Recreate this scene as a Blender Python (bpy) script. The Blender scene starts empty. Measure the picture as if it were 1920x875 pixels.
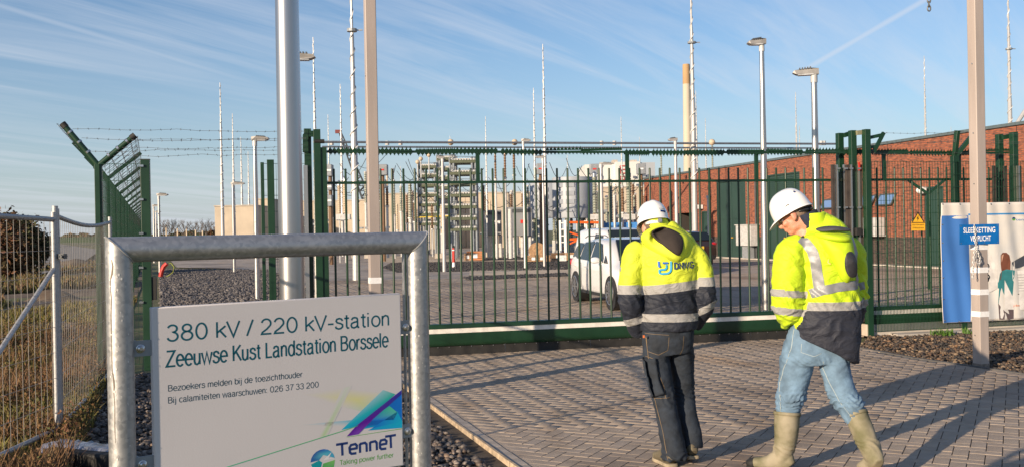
import bpy, bmesh, math, random
import numpy as np
from math import radians, sin, cos, pi, atan2, hypot, sqrt
from mathutils import Vector, Matrix, noise
from mathutils.bvhtree import BVHTree
random.seed(7); rng = np.random.default_rng(7)
scene = bpy.context.scene
COL = scene.collection

# ------------------------------------------------------------------ camera
H = 1.62; FPX = 1830.0; YAW = radians(17.7); PITCH = radians(0.166); ROLL = radians(1.04)
FH = Vector((sin(YAW), cos(YAW), 0)); RH = Vector((cos(YAW), -sin(YAW), 0)); UP = Vector((0, 0, 1))
FW = (FH*cos(PITCH) - UP*sin(PITCH)).normalized()
U0 = (UP*cos(PITCH) + FH*sin(PITCH)).normalized()
RR = (RH*cos(ROLL) - U0*sin(ROLL)).normalized()
UU = (U0*cos(ROLL) + RH*sin(ROLL)).normalized()
CAM = Vector((0, 0, H))
cd = bpy.data.cameras.new('camera'); cam = bpy.data.objects.new('camera', cd); COL.objects.link(cam)
cd.sensor_width = 36; cd.lens = 36*FPX/1920; cd.clip_start = 0.05; cd.clip_end = 6000
m = Matrix.Identity(4)
for i in range(3):
    m[i][0] = RR[i]; m[i][1] = UU[i]; m[i][2] = -FW[i]; m[i][3] = CAM[i]
cam.matrix_world = m
scene.camera = cam
def ray(px, py): return FW + RR*((px-960)/FPX) + UU*((437.5-py)/FPX)
def gp(px, py, z=0.0):
    d = ray(px, py); t = (z-H)/d.z; return CAM + d*t
def at(px, py, dep):
    d = ray(px, py); return CAM + d*(dep/d.dot(FH))
def L(lat, dep, z=0.0): return Vector((0, 0, z)) + RH*lat + FH*dep
def hor(px): return 432.2-(px-960)*0.01815
def atg(px, dep, z=0.0):
    p = at(px, hor(px), dep); return Vector((p.x, p.y, z))

# ------------------------------------------------------------------ world, sun, exposure
SUN_AZ = radians(62); SUN_EL = radians(14)
w = bpy.data.worlds.new("World"); scene.world = w; w.use_nodes = True
nt = w.node_tree; N = nt.nodes; K = nt.links
for n in list(N): N.remove(n)
def nn(t, x=0, **kw):
    o = N.new(t)
    for k, v in kw.items(): setattr(o, k, v)
    return o
out = nn('ShaderNodeOutputWorld'); bg = nn('ShaderNodeBackground'); bg.inputs[1].default_value = 0.095
sky = nn('ShaderNodeTexSky'); sky.sky_type = 'NISHITA'; sky.sun_disc = False
sky.sun_elevation = SUN_EL; sky.sun_rotation = SUN_AZ + pi
sky.altitude = 0; sky.air_density = 1.0; sky.dust_density = 0.25; sky.ozone_density = 3.0
tc = nn('ShaderNodeTexCoord'); sep = nn('ShaderNodeSeparateXYZ'); K.new(tc.outputs['Generated'], sep.inputs[0])
def mth(op, a, b=None, c=None, clamp=False):
    o = nn('ShaderNodeMath', operation=op); o.use_clamp = clamp
    for i, v in enumerate((a, b, c)):
        if v is None: continue
        if hasattr(v, 'links'): K.new(v, o.inputs[i])
        else: o.inputs[i].default_value = v
    return o.outputs[0]
zz = mth('ADD', mth('MAXIMUM', sep.outputs[2], 0.0), 0.09)
uu = mth('DIVIDE', sep.outputs[0], zz); vv = mth('DIVIDE', sep.outputs[1], zz)
# cirrus: noise stretched along one direction of a high flat layer
ca, sa = cos(radians(38)), sin(radians(38))
p1 = mth('ADD', mth('MULTIPLY', uu, ca), mth('MULTIPLY', vv, sa))
p2 = mth('SUBTRACT', mth('MULTIPLY', vv, ca), mth('MULTIPLY', uu, sa))
cmb = nn('ShaderNodeCombineXYZ'); K.new(mth('MULTIPLY', p1, 0.33), cmb.inputs[0]); K.new(mth('MULTIPLY', p2, 2.6), cmb.inputs[1])
ns = nn('ShaderNodeTexNoise'); ns.inputs['Scale'].default_value = 1.35; ns.inputs['Detail'].default_value = 9; ns.inputs['Roughness'].default_value = 0.64
ns.inputs['Distortion'].default_value = 0.55
K.new(cmb.outputs[0], ns.inputs['Vector'])
cmb2 = nn('ShaderNodeCombineXYZ'); K.new(mth('MULTIPLY', p1, 0.35), cmb2.inputs[0]); K.new(mth('MULTIPLY', p2, 0.45), cmb2.inputs[1])
ns2 = nn('ShaderNodeTexNoise'); ns2.inputs['Scale'].default_value = 0.9; ns2.inputs['Detail'].default_value = 3
K.new(cmb2.outputs[0], ns2.inputs['Vector'])
mr = nn('ShaderNodeMapRange'); mr.inputs[1].default_value = 0.40; mr.inputs[2].default_value = 0.70; K.new(ns.outputs[0], mr.inputs[0])
mr2 = nn('ShaderNodeMapRange'); mr2.inputs[1].default_value = 0.30; mr2.inputs[2].default_value = 0.56; K.new(ns2.outputs[0], mr2.inputs[0])
cl = mth('MULTIPLY', mr.outputs[0], mr2.outputs[0])
# contrails: thin bands round great circles
def trail(a, b, wid, amt, brk):
    global cl
    va, vb = ray(*a).normalized(), ray(*b).normalized(); n = va.cross(vb).normalized()
    dn = nn('ShaderNodeVectorMath', operation='DOT_PRODUCT'); K.new(tc.outputs['Generated'], dn.inputs[0]); dn.inputs[1].default_value = n
    mr3 = nn('ShaderNodeMapRange'); mr3.interpolation_type = 'SMOOTHSTEP'
    K.new(mth('ABSOLUTE', dn.outputs['Value']), mr3.inputs[0])
    mr3.inputs[1].default_value = 0; mr3.inputs[2].default_value = wid; mr3.inputs[3].default_value = 1; mr3.inputs[4].default_value = 0
    # fades out towards the low end
    dd = nn('ShaderNodeVectorMath', operation='DOT_PRODUCT'); K.new(tc.outputs['Generated'], dd.inputs[0]); t = (vb-va).normalized(); dd.inputs[1].default_value = t
    mr4 = nn('ShaderNodeMapRange'); K.new(dd.outputs['Value'], mr4.inputs[0])
    mr4.inputs[1].default_value = va.dot(t)-brk; mr4.inputs[2].default_value = va.dot(t)+brk*0.4
    cl = mth('MAXIMUM', cl, mth('MULTIPLY', mth('MULTIPLY', mr3.outputs[0], mr4.outputs[0]), amt))
trail((1500, 136), (1735, 0), 0.0050, 1.0, 0.05)
trail((400, 133), (180, 66), 0.0045, 0.55, 0.08)
mix = nn('ShaderNodeMix', data_type='RGBA')
grade = nn('ShaderNodeMix', data_type='RGBA', blend_type='MULTIPLY'); grade.inputs[0].default_value = 1
hz_ = nn('ShaderNodeMix', data_type='RGBA'); hzf = mth('MULTIPLY', mth('POWER', mth('SUBTRACT', 1.0, mth('ABSOLUTE', sep.outputs[2]), clamp=True), 9.0), 0.92)
K.new(hzf, hz_.inputs[0]); K.new(sky.outputs[0], hz_.inputs[6]); hz_.inputs[7].default_value = (4.3, 4.35, 4.35, 1)
K.new(hz_.outputs[2], grade.inputs[6]); grade.inputs[7].default_value = (0.87, 0.95, 1.05, 1)
K.new(mth('MULTIPLY', cl, 0.52, clamp=True), mix.inputs[0]); K.new(grade.outputs[2], mix.inputs[6])
mix.inputs[7].default_value = (5.2, 5.5, 6.1, 1)
K.new(mix.outputs[2], bg.inputs[0]); K.new(bg.outputs[0], out.inputs[0])

sd = bpy.data.lights.new('sun', 'SUN'); sun = bpy.data.objects.new('sun', sd); COL.objects.link(sun)
sd.energy = 5.0; sd.angle = radians(0.5); sd.color = (1.0, 0.80, 0.58)
sdir = Vector((sin(SUN_AZ)*cos(SUN_EL), cos(SUN_AZ)*cos(SUN_EL), -sin(SUN_EL)))
sun.rotation_euler = sdir.to_track_quat('-Z', 'Y').to_euler()
scene.view_settings.view_transform = 'Standard'; scene.view_settings.look = 'None'
scene.view_settings.exposure = 0.55; scene.view_settings.gamma = 1

# ------------------------------------------------------------------ materials
MATS = {}
def mat(name, col, rough=0.6, metal=0.0, var=0.12, vscale=8.0, bump=0.0, bscale=40.0, spec=0.5, col2=None, detail=4, island=None, objrand=None,
        coat=0.0, stretch=None, trans=0.0):
    if name in MATS: return MATS[name]
    M = bpy.data.materials.new(name); M.use_nodes = True; t = M.node_tree; b = t.nodes['Principled BSDF']
    b.inputs['Roughness'].default_value = rough; b.inputs['Metallic'].default_value = metal
    b.inputs['Specular IOR Level'].default_value = spec
    if coat: b.inputs['Coat Weight'].default_value = coat; b.inputs['Coat Roughness'].default_value = 0.06
    c = Vector(col[:3]); c2 = Vector(col2[:3]) if col2 else None
    co = t.nodes.new('ShaderNodeTexCoord'); src = co.outputs['Object']
    if stretch:
        mp = t.nodes.new('ShaderNodeMapping'); mp.inputs['Scale'].default_value = stretch; t.links.new(src, mp.inputs[0]); src = mp.outputs[0]
    nz = t.nodes.new('ShaderNodeTexNoise'); nz.inputs['Scale'].default_value = vscale; nz.inputs['Detail'].default_value = detail; t.links.new(src, nz.inputs['Vector'])
    rp = t.nodes.new('ShaderNodeValToRGB'); t.links.new(nz.outputs[0], rp.inputs[0])
    lo = c*(1-var); hi = c*(1+var)
    if c2: lo, hi = c, c2
    rp.color_ramp.elements[0].position = 0.36; rp.color_ramp.elements[0].color = (*lo, 1)
    rp.color_ramp.elements[1].position = 0.64; rp.color_ramp.elements[1].color = (*hi, 1)
    fin = rp.outputs[0]
    if island or objrand:
        cols = island or objrand
        src2 = t.nodes.new('ShaderNodeNewGeometry').outputs['Random Per Island'] if island else t.nodes.new('ShaderNodeObjectInfo').outputs['Random']
        r2 = t.nodes.new('ShaderNodeValToRGB'); t.links.new(src2, r2.inputs[0]); e = r2.color_ramp.elements
        while len(e) < len(cols): e.new(0.5)
        for i, cc in enumerate(cols): e[i].position = i/(len(cols)-1); e[i].color = (*cc, 1)
        mx = t.nodes.new('ShaderNodeMix'); mx.data_type = 'RGBA'; mx.blend_type = 'MULTIPLY'; mx.inputs[0].default_value = 1
        r3 = t.nodes.new('ShaderNodeValToRGB'); t.links.new(nz.outputs[0], r3.inputs[0])
        r3.color_ramp.elements[0].position = .3; r3.color_ramp.elements[0].color = (1-var,)*3+(1,)
        r3.color_ramp.elements[1].position = .7; r3.color_ramp.elements[1].color = (1, 1, 1, 1)
        t.links.new(r2.outputs[0], mx.inputs[6]); t.links.new(r3.outputs[0], mx.inputs[7]); fin = mx.outputs[2]
    t.links.new(fin, b.inputs['Base Color'])
    if bump:
        bz = t.nodes.new('ShaderNodeTexNoise'); bz.inputs['Scale'].default_value = bscale; bz.inputs['Detail'].default_value = 6; t.links.new(src, bz.inputs['Vector'])
        bp = t.nodes.new('ShaderNodeBump'); bp.inputs['Strength'].default_value = bump; bp.inputs['Distance'].default_value = 0.01
        t.links.new(bz.outputs[0], bp.inputs['Height']); t.links.new(bp.outputs[0], b.inputs['Normal'])
    # roughness varies a little everywhere
    rr = t.nodes.new('ShaderNodeMapRange'); t.links.new(nz.outputs[0], rr.inputs[0]); rr.inputs[3].default_value = max(0, rough-0.07); rr.inputs[4].default_value = min(1, rough+0.07)
    t.links.new(rr.outputs[0], b.inputs['Roughness'])
    if trans: b.inputs['Transmission Weight'].default_value = trans
    MATS[name] = M; return M

def galv(name, base=0.42, rough=0.42, metal=0.75, warm=1.0):
    M = mat(name, (base, base*0.985, base*0.97), rough, metal, bump=0.03, bscale=120); t = M.node_tree; b = t.nodes['Principled BSDF']
    co = t.nodes.new('ShaderNodeTexCoord')
    v = t.nodes.new('ShaderNodeTexVoronoi'); v.inputs['Scale'].default_value = 110; v.feature = 'F1'; v.inputs['Randomness'].default_value = 1
    nz = t.nodes.new('ShaderNodeTexNoise'); nz.inputs['Scale'].default_value = 11; nz.inputs['Detail'].default_value = 7; nz.inputs['Roughness'].default_value = .65
    t.links.new(co.outputs['Object'], v.inputs['Vector']); t.links.new(co.outputs['Object'], nz.inputs['Vector'])
    mx = t.nodes.new('ShaderNodeMix'); mx.data_type = 'RGBA'; mx.inputs[0].default_value = .4
    t.links.new(nz.outputs[0], mx.inputs[6]); sp = t.nodes.new('ShaderNodeSeparateColor'); t.links.new(v.outputs['Color'], sp.inputs[0]); t.links.new(sp.outputs[0], mx.inputs[7])
    r = t.nodes.new('ShaderNodeValToRGB'); t.links.new(mx.outputs[2], r.inputs[0])
    r.color_ramp.elements[0].position = .25; r.color_ramp.elements[0].color = (base*.80, base*.81, base*.83, 1)
    r.color_ramp.elements[1].position = .72; r.color_ramp.elements[1].color = (base*1.14, base*1.13, base*1.12, 1)
    t.links.new(r.outputs[0], b.inputs['Base Color'])
    r2 = t.nodes.new('ShaderNodeMapRange'); t.links.new(mx.outputs[2], r2.inputs[0]); r2.inputs[3].default_value = rough-.06; r2.inputs[4].default_value = rough+.12
    t.links.new(r2.outputs[0], b.inputs['Roughness'])
    return M

GREEN = mat('green_powder_coat', (0.007, 0.036, 0.016), 0.42, 0, .15, 3, .04, 200)
DGREEN = mat('dark_green_wire', (0.010, 0.045, 0.022), 0.45)
GALV = galv('galvanised_tube')
GALVL = galv('galvanised_light', .42, .5, .5)
ALU = mat('brushed_aluminium', (0.46, 0.45, 0.44), 0.34, 0.85, .06, 5, .05, 120, stretch=(1, 1, .05))
STEEL = mat('stainless', (0.5, 0.5, 0.5), 0.25, 0.9)
POLEW = mat('pale_grey_pole', (0.45, 0.45, 0.45), 0.45, 0.3, .05)
BEIGE = mat('warm_grey_paint', (0.37, 0.315, 0.285), 0.5, 0, .09, 7, .03, 150, stretch=(1, 1, .12), detail=8)
BLACK = mat('black_rubber', (0.018, 0.017, 0.016), 0.7, 0, .3, 6, .1, 30)
DARKGREY = mat('dark_grey_metal', (0.08, 0.085, 0.09), .5, .2)
MIDGREY = mat('mid_grey_metal', (0.26, 0.28, 0.30), .5, .2)
LGREY = mat('light_grey_metal', (0.50, 0.50, 0.49), .5, .1)
WHITE = mat('white_paint', (0.78, 0.78, 0.77), .45, 0, .03)
STRIPE = mat('cream_stripe', (0.72, 0.68, 0.62), .5)
CONC = mat('concrete', (0.42, 0.38, 0.33), .85, 0, .12, 2, .15, 40)
CONCF = mat('fire_wall_concrete', (0.47, 0.40, 0.31), .85, 0, .09, .7, .1, 20)
EARTH = mat('earth', (0.10, 0.075, 0.05), .95, 0, .3, 1.2, .4, 14)
RED = mat('red_plastic', (0.55, 0.03, 0.02), .4)
ORANGE = mat('orange_paint', (0.80, 0.13, 0.02), .45)
BLUEC = mat('blue_tarp', (0.05, 0.22, 0.55), .6)
PORC = mat('brown_porcelain', (0.17, 0.10, 0.055), .3)
GPORC = mat('grey_green_porcelain', (0.25, 0.27, 0.22), .35)
TAN = mat('tan_composite', (0.52, 0.42, 0.30), .6)
WOOD = mat('pallet_wood', (0.36, 0.22, 0.12), .8, 0, .25, 12)

# ------------------------------------------------------------------ mesh builder
class MB:
    def __init__(s): s.v = []; s.f = []; s.mi = []; s.cur = 0
    def add(s, vs, fs):
        o = len(s.v); s.v.extend([tuple(p) for p in vs]); s.f.extend([tuple(i+o for i in f) for f in fs]); s.mi.extend([s.cur]*len(fs)); return s
    def box(s, c, size, u=None, v=None, w=None):
        c = Vector(c); u = Vector(u).normalized() if u else Vector((1, 0, 0)); w = Vector(w).normalized() if w else Vector((0, 0, 1))
        v = Vector(v).normalized() if v else w.cross(u).normalized()
        a, b, d = u*size[0]/2, v*size[1]/2, w*size[2]/2
        P = [c+a*i+b*j+d*k for k in (-1, 1) for j in (-1, 1) for i in (-1, 1)]
        return s.add(P, [(0, 2, 3, 1), (4, 5, 7, 6), (0, 1, 5, 4), (2, 6, 7, 3), (0, 4, 6, 2), (1, 3, 7, 5)])
    def beam(s, p0, p1, wd, hg, up=(0, 0, 1)):
        p0, p1 = Vector(p0), Vector(p1); d = (p1-p0); ln = d.length; d = d/ln; up = Vector(up)
        side = d.cross(up)
        side = side.normalized() if side.length > 1e-6 else Vector((1, 0, 0)); w = side.cross(d).normalized()
        return s.box((p0+p1)/2, (ln, wd, hg), d, side, w)
    def cyl(s, p0, p1, r0, r1=None, n=10, cap=True):
        r1 = r0 if r1 is None else r1; p0, p1 = Vector(p0), Vector(p1); d = (p1-p0).normalized()
        a = d.orthogonal().normalized(); b = d.cross(a)
        vs = [p0+(a*cos(2*pi*i/n)+b*sin(2*pi*i/n))*r0 for i in range(n)]+[p1+(a*cos(2*pi*i/n)+b*sin(2*pi*i/n))*r1 for i in range(n)]
        fs = [(i, (i+1) % n, n+(i+1) % n, n+i) for i in range(n)]
        if cap: fs += [tuple(range(n-1, -1, -1)), tuple(range(n, 2*n))]
        return s.add(vs, fs)
    def tube(s, pts, r, n=6, cap=True):
        pts = [Vector(p) for p in pts]; m = len(pts); vs = []; a = None
        rs = r if hasattr(r, '__len__') else [r]*m
        for i, p in enumerate(pts):
            d = (pts[min(i+1, m-1)]-pts[max(i-1, 0)]).normalized()
            if a is None: a = d.orthogonal().normalized()
            else:
                a = (a-d*a.dot(d)); a = a.normalized() if a.length > 1e-6 else d.orthogonal().normalized()
            b = d.cross(a)
            vs += [p+(a*cos(2*pi*k/n)+b*sin(2*pi*k/n))*rs[i] for k in range(n)]
        fs = [(i*n+k, i*n+(k+1) % n, (i+1)*n+(k+1) % n, (i+1)*n+k) for i in range(m-1) for k in range(n)]
        if cap: fs += [tuple(range(n-1, -1, -1)), tuple(range((m-1)*n, m*n))]
        return s.add(vs, fs)
    def lathe(s, prof, c=(0, 0, 0), n=16):
        c = Vector(c); vs = []; fs = []
        for r, z in prof: vs += [c+Vector((r*cos(2*pi*k/n), r*sin(2*pi*k/n), z)) for k in range(n)]
        for i in range(len(prof)-1):
            fs += [(i*n+k, i*n+(k+1) % n, (i+1)*n+(k+1) % n, (i+1)*n+k) for k in range(n)]
        fs += [tuple(range(n-1, -1, -1)), tuple(range((len(prof)-1)*n, len(prof)*n))]
        return s.add(vs, fs)
    def prism(s, poly, off):
        n = len(poly); off = Vector(off); vs = [Vector(p) for p in poly]+[Vector(p)+off for p in poly]
        return s.add(vs, [tuple(range(n-1, -1, -1)), tuple(range(n, 2*n))]+[(i, (i+1) % n, n+(i+1) % n, n+i) for i in range(n)])
    def ell(s, c, r, n=16, m=10, R=None):
        c = Vector(c); vs = []; fs = []
        for i in range(m+1):
            th = pi*i/m
            for k in range(n):
                p = Vector((r[0]*sin(th)*cos(2*pi*k/n), r[1]*sin(th)*sin(2*pi*k/n), r[2]*cos(th)))
                if R: p = R @ p
                vs.append(c+p)
        for i in range(m): fs += [(i*n+k, (i+1)*n+k, (i+1)*n+(k+1) % n, i*n+(k+1) % n) for k in range(n)]
        return s.add(vs, fs)
    def xf(s, M):
        s.v = [tuple(M @ Vector(p)) for p in s.v]; return s
    def mesh(s, name, mats, smooth=True, angle=35):
        me = bpy.data.meshes.new(name); me.from_pydata(s.v, [], s.f)
        for mm in (mats if isinstance(mats, (list, tuple)) else [mats]): me.materials.append(mm)
        if any(s.mi): me.polygons.foreach_set('material_index', s.mi)
        me.validate()
        if smooth:
            me.shade_smooth(); me.set_sharp_from_angle(angle=radians(angle))
        me.update(); return me
    def build(s, name, mats, parent=None, local=False, bevel=0, kind=None, label=None, smooth=True, angle=35):
        if parent is not None and not local:
            Mi = world(parent).inverted(); s.v = [tuple(Mi @ Vector(p)) for p in s.v]
        o = bpy.data.objects.new(name, s.mesh(name, mats, smooth, angle)); COL.objects.link(o)
        if parent is not None: o.parent = parent
        if bevel:
            b = o.modifiers.new('bevel', 'BEVEL'); b.width = bevel; b.segments = 2; b.limit_method = 'ANGLE'; b.angle_limit = radians(40)
        if kind: o['kind'] = kind
        if label: o['label'] = label
        return o
def world(o):
    M = Matrix.LocRotScale(o.location, o.rotation_euler, o.scale)
    return world(o.parent) @ M if o.parent else M
def tag(o, label, cat, group=None):
    o['label'] = label; o['category'] = cat
    if group: o['group'] = group
    return o
def thing(name, label, cat, loc=(0, 0, 0), rz=0.0, group=None):
    o = bpy.data.objects.new(name, None); COL.objects.link(o); o.location = loc; o.rotation_euler = (0, 0, rz); o.empty_display_size = .2
    return tag(o, label, cat, group)
CH = {}
def copy_tree(o, parent=None):
    c = o.copy(); COL.objects.link(c)
    if parent is not None: c.parent = parent
    for ch in o.children: copy_tree(ch, c)
    return c
def npmesh(name, V, F, mats, mi=None, parent=None, kind=None, smooth=False):
    me = bpy.data.meshes.new(name); nf, k = F.shape
    me.vertices.add(len(V)); me.vertices.foreach_set('co', np.ascontiguousarray(V, dtype=np.float32).ravel())
    me.loops.add(nf*k); me.loops.foreach_set('vertex_index', np.ascontiguousarray(F, dtype=np.int32).ravel())
    me.polygons.add(nf); me.polygons.foreach_set('loop_start', np.arange(0, nf*k, k, dtype=np.int32)); me.polygons.foreach_set('loop_total', np.full(nf, k, dtype=np.int32))
    for mm in (mats if isinstance(mats, (list, tuple)) else [mats]): me.materials.append(mm)
    if mi is not None: me.polygons.foreach_set('material_index', mi)
    me.update(calc_edges=True)
    if smooth: me.shade_smooth()
    o = bpy.data.objects.new(name, me); COL.objects.link(o)
    if parent is not None: o.parent = parent
    if kind: o['kind'] = kind
    return o
def inpoly(x, y, poly):
    x = np.asarray(x); y = np.asarray(y); r = np.zeros(x.shape, bool); n = len(poly); j = n-1
    for i in range(n):
        xi, yi = poly[i][0], poly[i][1]; xj, yj = poly[j][0], poly[j][1]
        c = ((yi > y) != (yj > y)) & (x < (xj-xi)*(y-yi)/(yj-yi+1e-12)+xi); r ^= c; j = i
    return r
# ------------------------------------------------------------------ ground
def sheet(name, poly, z, m, kind='structure'):
    me = bpy.data.meshes.new(name); me.from_pydata([(p[0], p[1], z) for p in poly], [], [tuple(range(len(poly)))]); me.materials.append(m)
    o = bpy.data.objects.new(name, me); COL.objects.link(o)
    if kind: o['kind'] = kind
    return o
FIELD = mat('field_grass', (0.055, 0.085, 0.025), .95, 0, .3, .05, .3, 3, col2=(0.16, 0.13, 0.06))
YARDM = mat('yard_paving_far', (0.37, 0.315, 0.265), .85, 0, .14, .6, .1, 9)
BEDM = mat('joint_sand', (0.065, 0.05, 0.036), .95, 0, .3, 12)
PAVC = [(0.385, 0.307, 0.238), (0.42, 0.34, 0.262), (0.395, 0.318, 0.25), (0.43, 0.345, 0.265), (0.405, 0.335, 0.272)]
PAVS = mat('paver_concrete', (0.3, 0.3, 0.3), .82, 0, .22, 3.2, .35, 160, island=PAVC, detail=9)
PAVO = mat('paver_concrete_single', (0.3, 0.3, 0.3), .82, 0, .22, 5.2, .35, 160, objrand=PAVC, detail=9)
def stains(M):
    t = M.node_tree; bs = t.nodes['Principled BSDF']; l = [k for k in t.links if k.to_socket == bs.inputs['Base Color']][0]; src = l.from_socket
    g = t.nodes.new('ShaderNodeNewGeometry'); last = src
    for sc_, lo, hi, col, det in ((.45, .50, .66, (.62, .60, .60), 6), (1.7, .54, .70, (.70, .68, .66), 8), (.8, .60, .72, (1.12, .95, .74), 5), (7, .60, .75, (.75, .73, .70), 4), (90, .66, .74, (1.35, 1.22, 1.0), 2)):
        n = t.nodes.new('ShaderNodeTexNoise'); n.inputs['Scale'].default_value = sc_; n.inputs['Detail'].default_value = det; n.inputs['Distortion'].default_value = .4
        mp = t.nodes.new('ShaderNodeMapping'); mp.inputs['Location'].default_value = (sc_*3, sc_*7, 0); mp.inputs['Rotation'].default_value = (0, 0, .5); mp.inputs['Scale'].default_value = (1, .55, 1) if sc_ < 2 else (1, 1, 1)
        t.links.new(g.outputs['Position'], mp.inputs[0]); t.links.new(mp.outputs[0], n.inputs['Vector'])
        r = t.nodes.new('ShaderNodeMapRange'); t.links.new(n.outputs[0], r.inputs[0]); r.inputs[1].default_value = lo; r.inputs[2].default_value = hi
        m_ = t.nodes.new('ShaderNodeMix'); m_.data_type = 'RGBA'; m_.blend_type = 'MULTIPLY'; t.links.new(r.outputs[0], m_.inputs[0]); t.links.new(last, m_.inputs[6]); m_.inputs[7].default_value = (*col, 1); last = m_.outputs[2]
    t.links.new(last, bs.inputs['Base Color'])
stains(PAVS); stains(PAVO); stains(YARDM)
KERB = mat('kerb_concrete', (0.36, 0.31, 0.265), .85, 0, .14, 5, .2, 90)

# gate line
GA = gp(753, 669.7); GB = gp(1467, 634.8); GU = (GB-GA); GU.z = 0; GU.normalize(); GN = Vector((-GU.y, GU.x, 0))   # GN points away from the camera
def gpl(px, py, off=0.0):       # ray with the gate plane shifted by off behind
    d = ray(px, py); o = GA+GN*off; t = (o-CAM).dot(GN)/d.dot(GN); return CAM+d*t
def GS(p): return (Vector(p)-GA).dot(GU)
def gs(px, off=0.0): return GS(gpl(px, hor(px), off))
def GP(s, z=0.0, off=0.0):
    p = GA+GU*s+GN*off; return Vector((p.x, p.y, z))

XJ = gp(998.8, 875).x; XK = gp(963.3, 875).x; XS = gp(925.8, 875).x
right_edge = [gp(1480, 627), gp(1605, 650), gp(1717, 671), gp(1820, 685.7), gp(1920, 700.5), gp(2150, 742), gp(2600, 850)]
YG = GP(gs(1640)).y
apron = [(XJ, -1.5), (XJ, GP(gs(740)).y+.0), ] + [(p.x, p.y) for p in right_edge]+[(6.5, -1.5)]
apron = [(XJ, -1.5)]+[tuple(GP(GS(Vector((XJ, GA.y, 0))), 0)[:2])]+[tuple(right_edge[0][:2])]+[tuple(p[:2]) for p in right_edge[1:]]+[(right_edge[-1].x+1, -1.5)]
yl = gp(560, 600)
YX = atg(556, 24).x
yard = [tuple(GP(GS(Vector((YX, GA.y, 0))), 0)[:2]), tuple(GP(gs(1920)+6)[:2]), tuple(atg(2300, 30)[:2]), tuple(atg(1800, 34)[:2]), tuple(atg(560, 34)[:2])]

base = sheet('ground', [(-1500, -300), (1500, -300), (1500, 3000), (-1500, 3000)], -0.045, FIELD)
bed1 = sheet('paving_bed', apron, -0.008, BEDM); bed2 = sheet('yard_paving_bed', yard, -0.011, BEDM)
far_yard = sheet('far_yard', [tuple(atg(430, 33.6)[:2]), tuple(atg(2350, 29.0)[:2]), tuple(atg(2050, 90)[:2]), tuple(atg(300, 140)[:2]), tuple(atg(330, 52)[:2]), tuple(atg(430, 49)[:2])], -0.006, YARDM)

def herringbone(poly, xr, yr, w=0.105, gap=0.006):
    # bricks 2w x w laid at 45 degrees to the kerb (world Y)
    c, s = cos(pi/4), sin(pi/4)
    cx = [(x, y) for x in xr for y in yr]
    us = [x*c+y*s for x, y in cx]; vs = [-x*s+y*c for x, y in cx]
    i = np.arange(int(min(us)/w)-2, int(max(us)/w)+3); j = np.arange(int(min(vs)/w)-2, int(max(vs)/w)+3)
    I, J = np.meshgrid(i, j, indexing='ij'); k = (I-J) % 4
    outp = []
    for cls, lx, ly in ((0, 2, 1), (3, 1, 2)):
        mI, mJ = I[k == cls], J[k == cls]
        u = (mI+lx/2)*w; v = (mJ+ly/2)*w
        x = u*c-v*s; y = u*s+v*c
        ok = inpoly(x, y, poly)
        outp.append((x[ok], y[ok], lx*w-gap, ly*w-gap))
    return outp
def paver_mesh(px, py, ang, lx, ly, ztop, V, F):
    n = len(px); c, s = cos(ang), sin(ang); hx, hy = lx/2, ly/2; ch = .0018
    loc = [(-hx, -hy, -.02), (hx, -hy, -.02), (hx, hy, -.02), (-hx, hy, -.02), (-hx, -hy, -ch), (hx, -hy, -ch), (hx, hy, -ch), (-hx, hy, -ch),
           (-hx+ch, -hy+ch, 0), (hx-ch, -hy+ch, 0), (hx-ch, hy-ch, 0), (-hx+ch, hy-ch, 0)]
    loc = np.array(loc); P = np.zeros((n, 12, 3)); jr = rng.normal(0, .006, n)[:, None]
    tx = rng.normal(0, .002, n)[:, None]; ty = rng.normal(0, .002, n)[:, None]
    cc = np.cos(ang+jr); ss = np.sin(ang+jr)
    P[:, :, 0] = px[:, None]+loc[:, 0]*cc-loc[:, 1]*ss; P[:, :, 1] = py[:, None]+loc[:, 0]*ss+loc[:, 1]*cc
    P[:, :, 2] = ztop[:, None]+loc[:, 2]+loc[:, 0]*tx+loc[:, 1]*ty
    fl = np.array([(0, 1, 5, 4), (1, 2, 6, 5), (2, 3, 7, 6), (3, 0, 4, 7), (4, 5, 9, 8), (5, 6, 10, 9), (6, 7, 11, 10), (7, 4, 8, 11), (8, 9, 10, 11)])
    b = sum(len(v) for v in V)
    V.append(P.reshape(-1, 3)); F.append((fl[None]+(np.arange(n)*12)[:, None, None]+b).reshape(-1, 4))
W = .105
hb = herringbone(apron, (XJ, 14), (2.5, 14.5))
allp = [(x, y, cls) for cls, (X, Y, lx, ly) in enumerate(hb) for x, y in zip(X, Y)]
def campos(x, y):
    p = Vector((x, y, 0)); return p.dot(RH), p.dot(FH)
vis = []
for q in allp:
    la, de = campos(q[0], q[1])
    if de > 3 and abs(la/de) < 0.55 and (H/de*FPX) < 470: vis.append((de, q))
vis.sort(key=lambda t: t[0]); near = set((q[0], q[1]) for _, q in vis[:300])
pav = bed1
meshes = []
for lx, ly in ((2*W-.006, W-.006), (W-.006, 2*W-.006)):
    V, F = [], []; paver_mesh(np.array([0.]), np.array([0.]), pi/4, lx, ly, np.array([0.]), V, F)
    me = bpy.data.meshes.new('paver'); me.from_pydata(V[0].tolist(), [], F[0].tolist()); me.materials.append(PAVO); meshes.append(me)
for _, (x, y, cls) in vis[:300]:
    o = bpy.data.objects.new('paver', meshes[cls]); COL.objects.link(o); o.parent = pav
    o.location = (x, y, float(rng.normal(0, .0007)))
V, F = [], []
for cls, (X, Y, lx, ly) in enumerate(hb):
    k = np.array([(x, y) not in near for x, y in zip(X, Y)]); paver_mesh(X[k], Y[k], pi/4, lx, ly, rng.normal(0, .0007, k.sum()), V, F)
npmesh('pavers', np.concatenate(V), np.concatenate(F), PAVS, parent=pav, kind='stuff')
V, F = [], []
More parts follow.
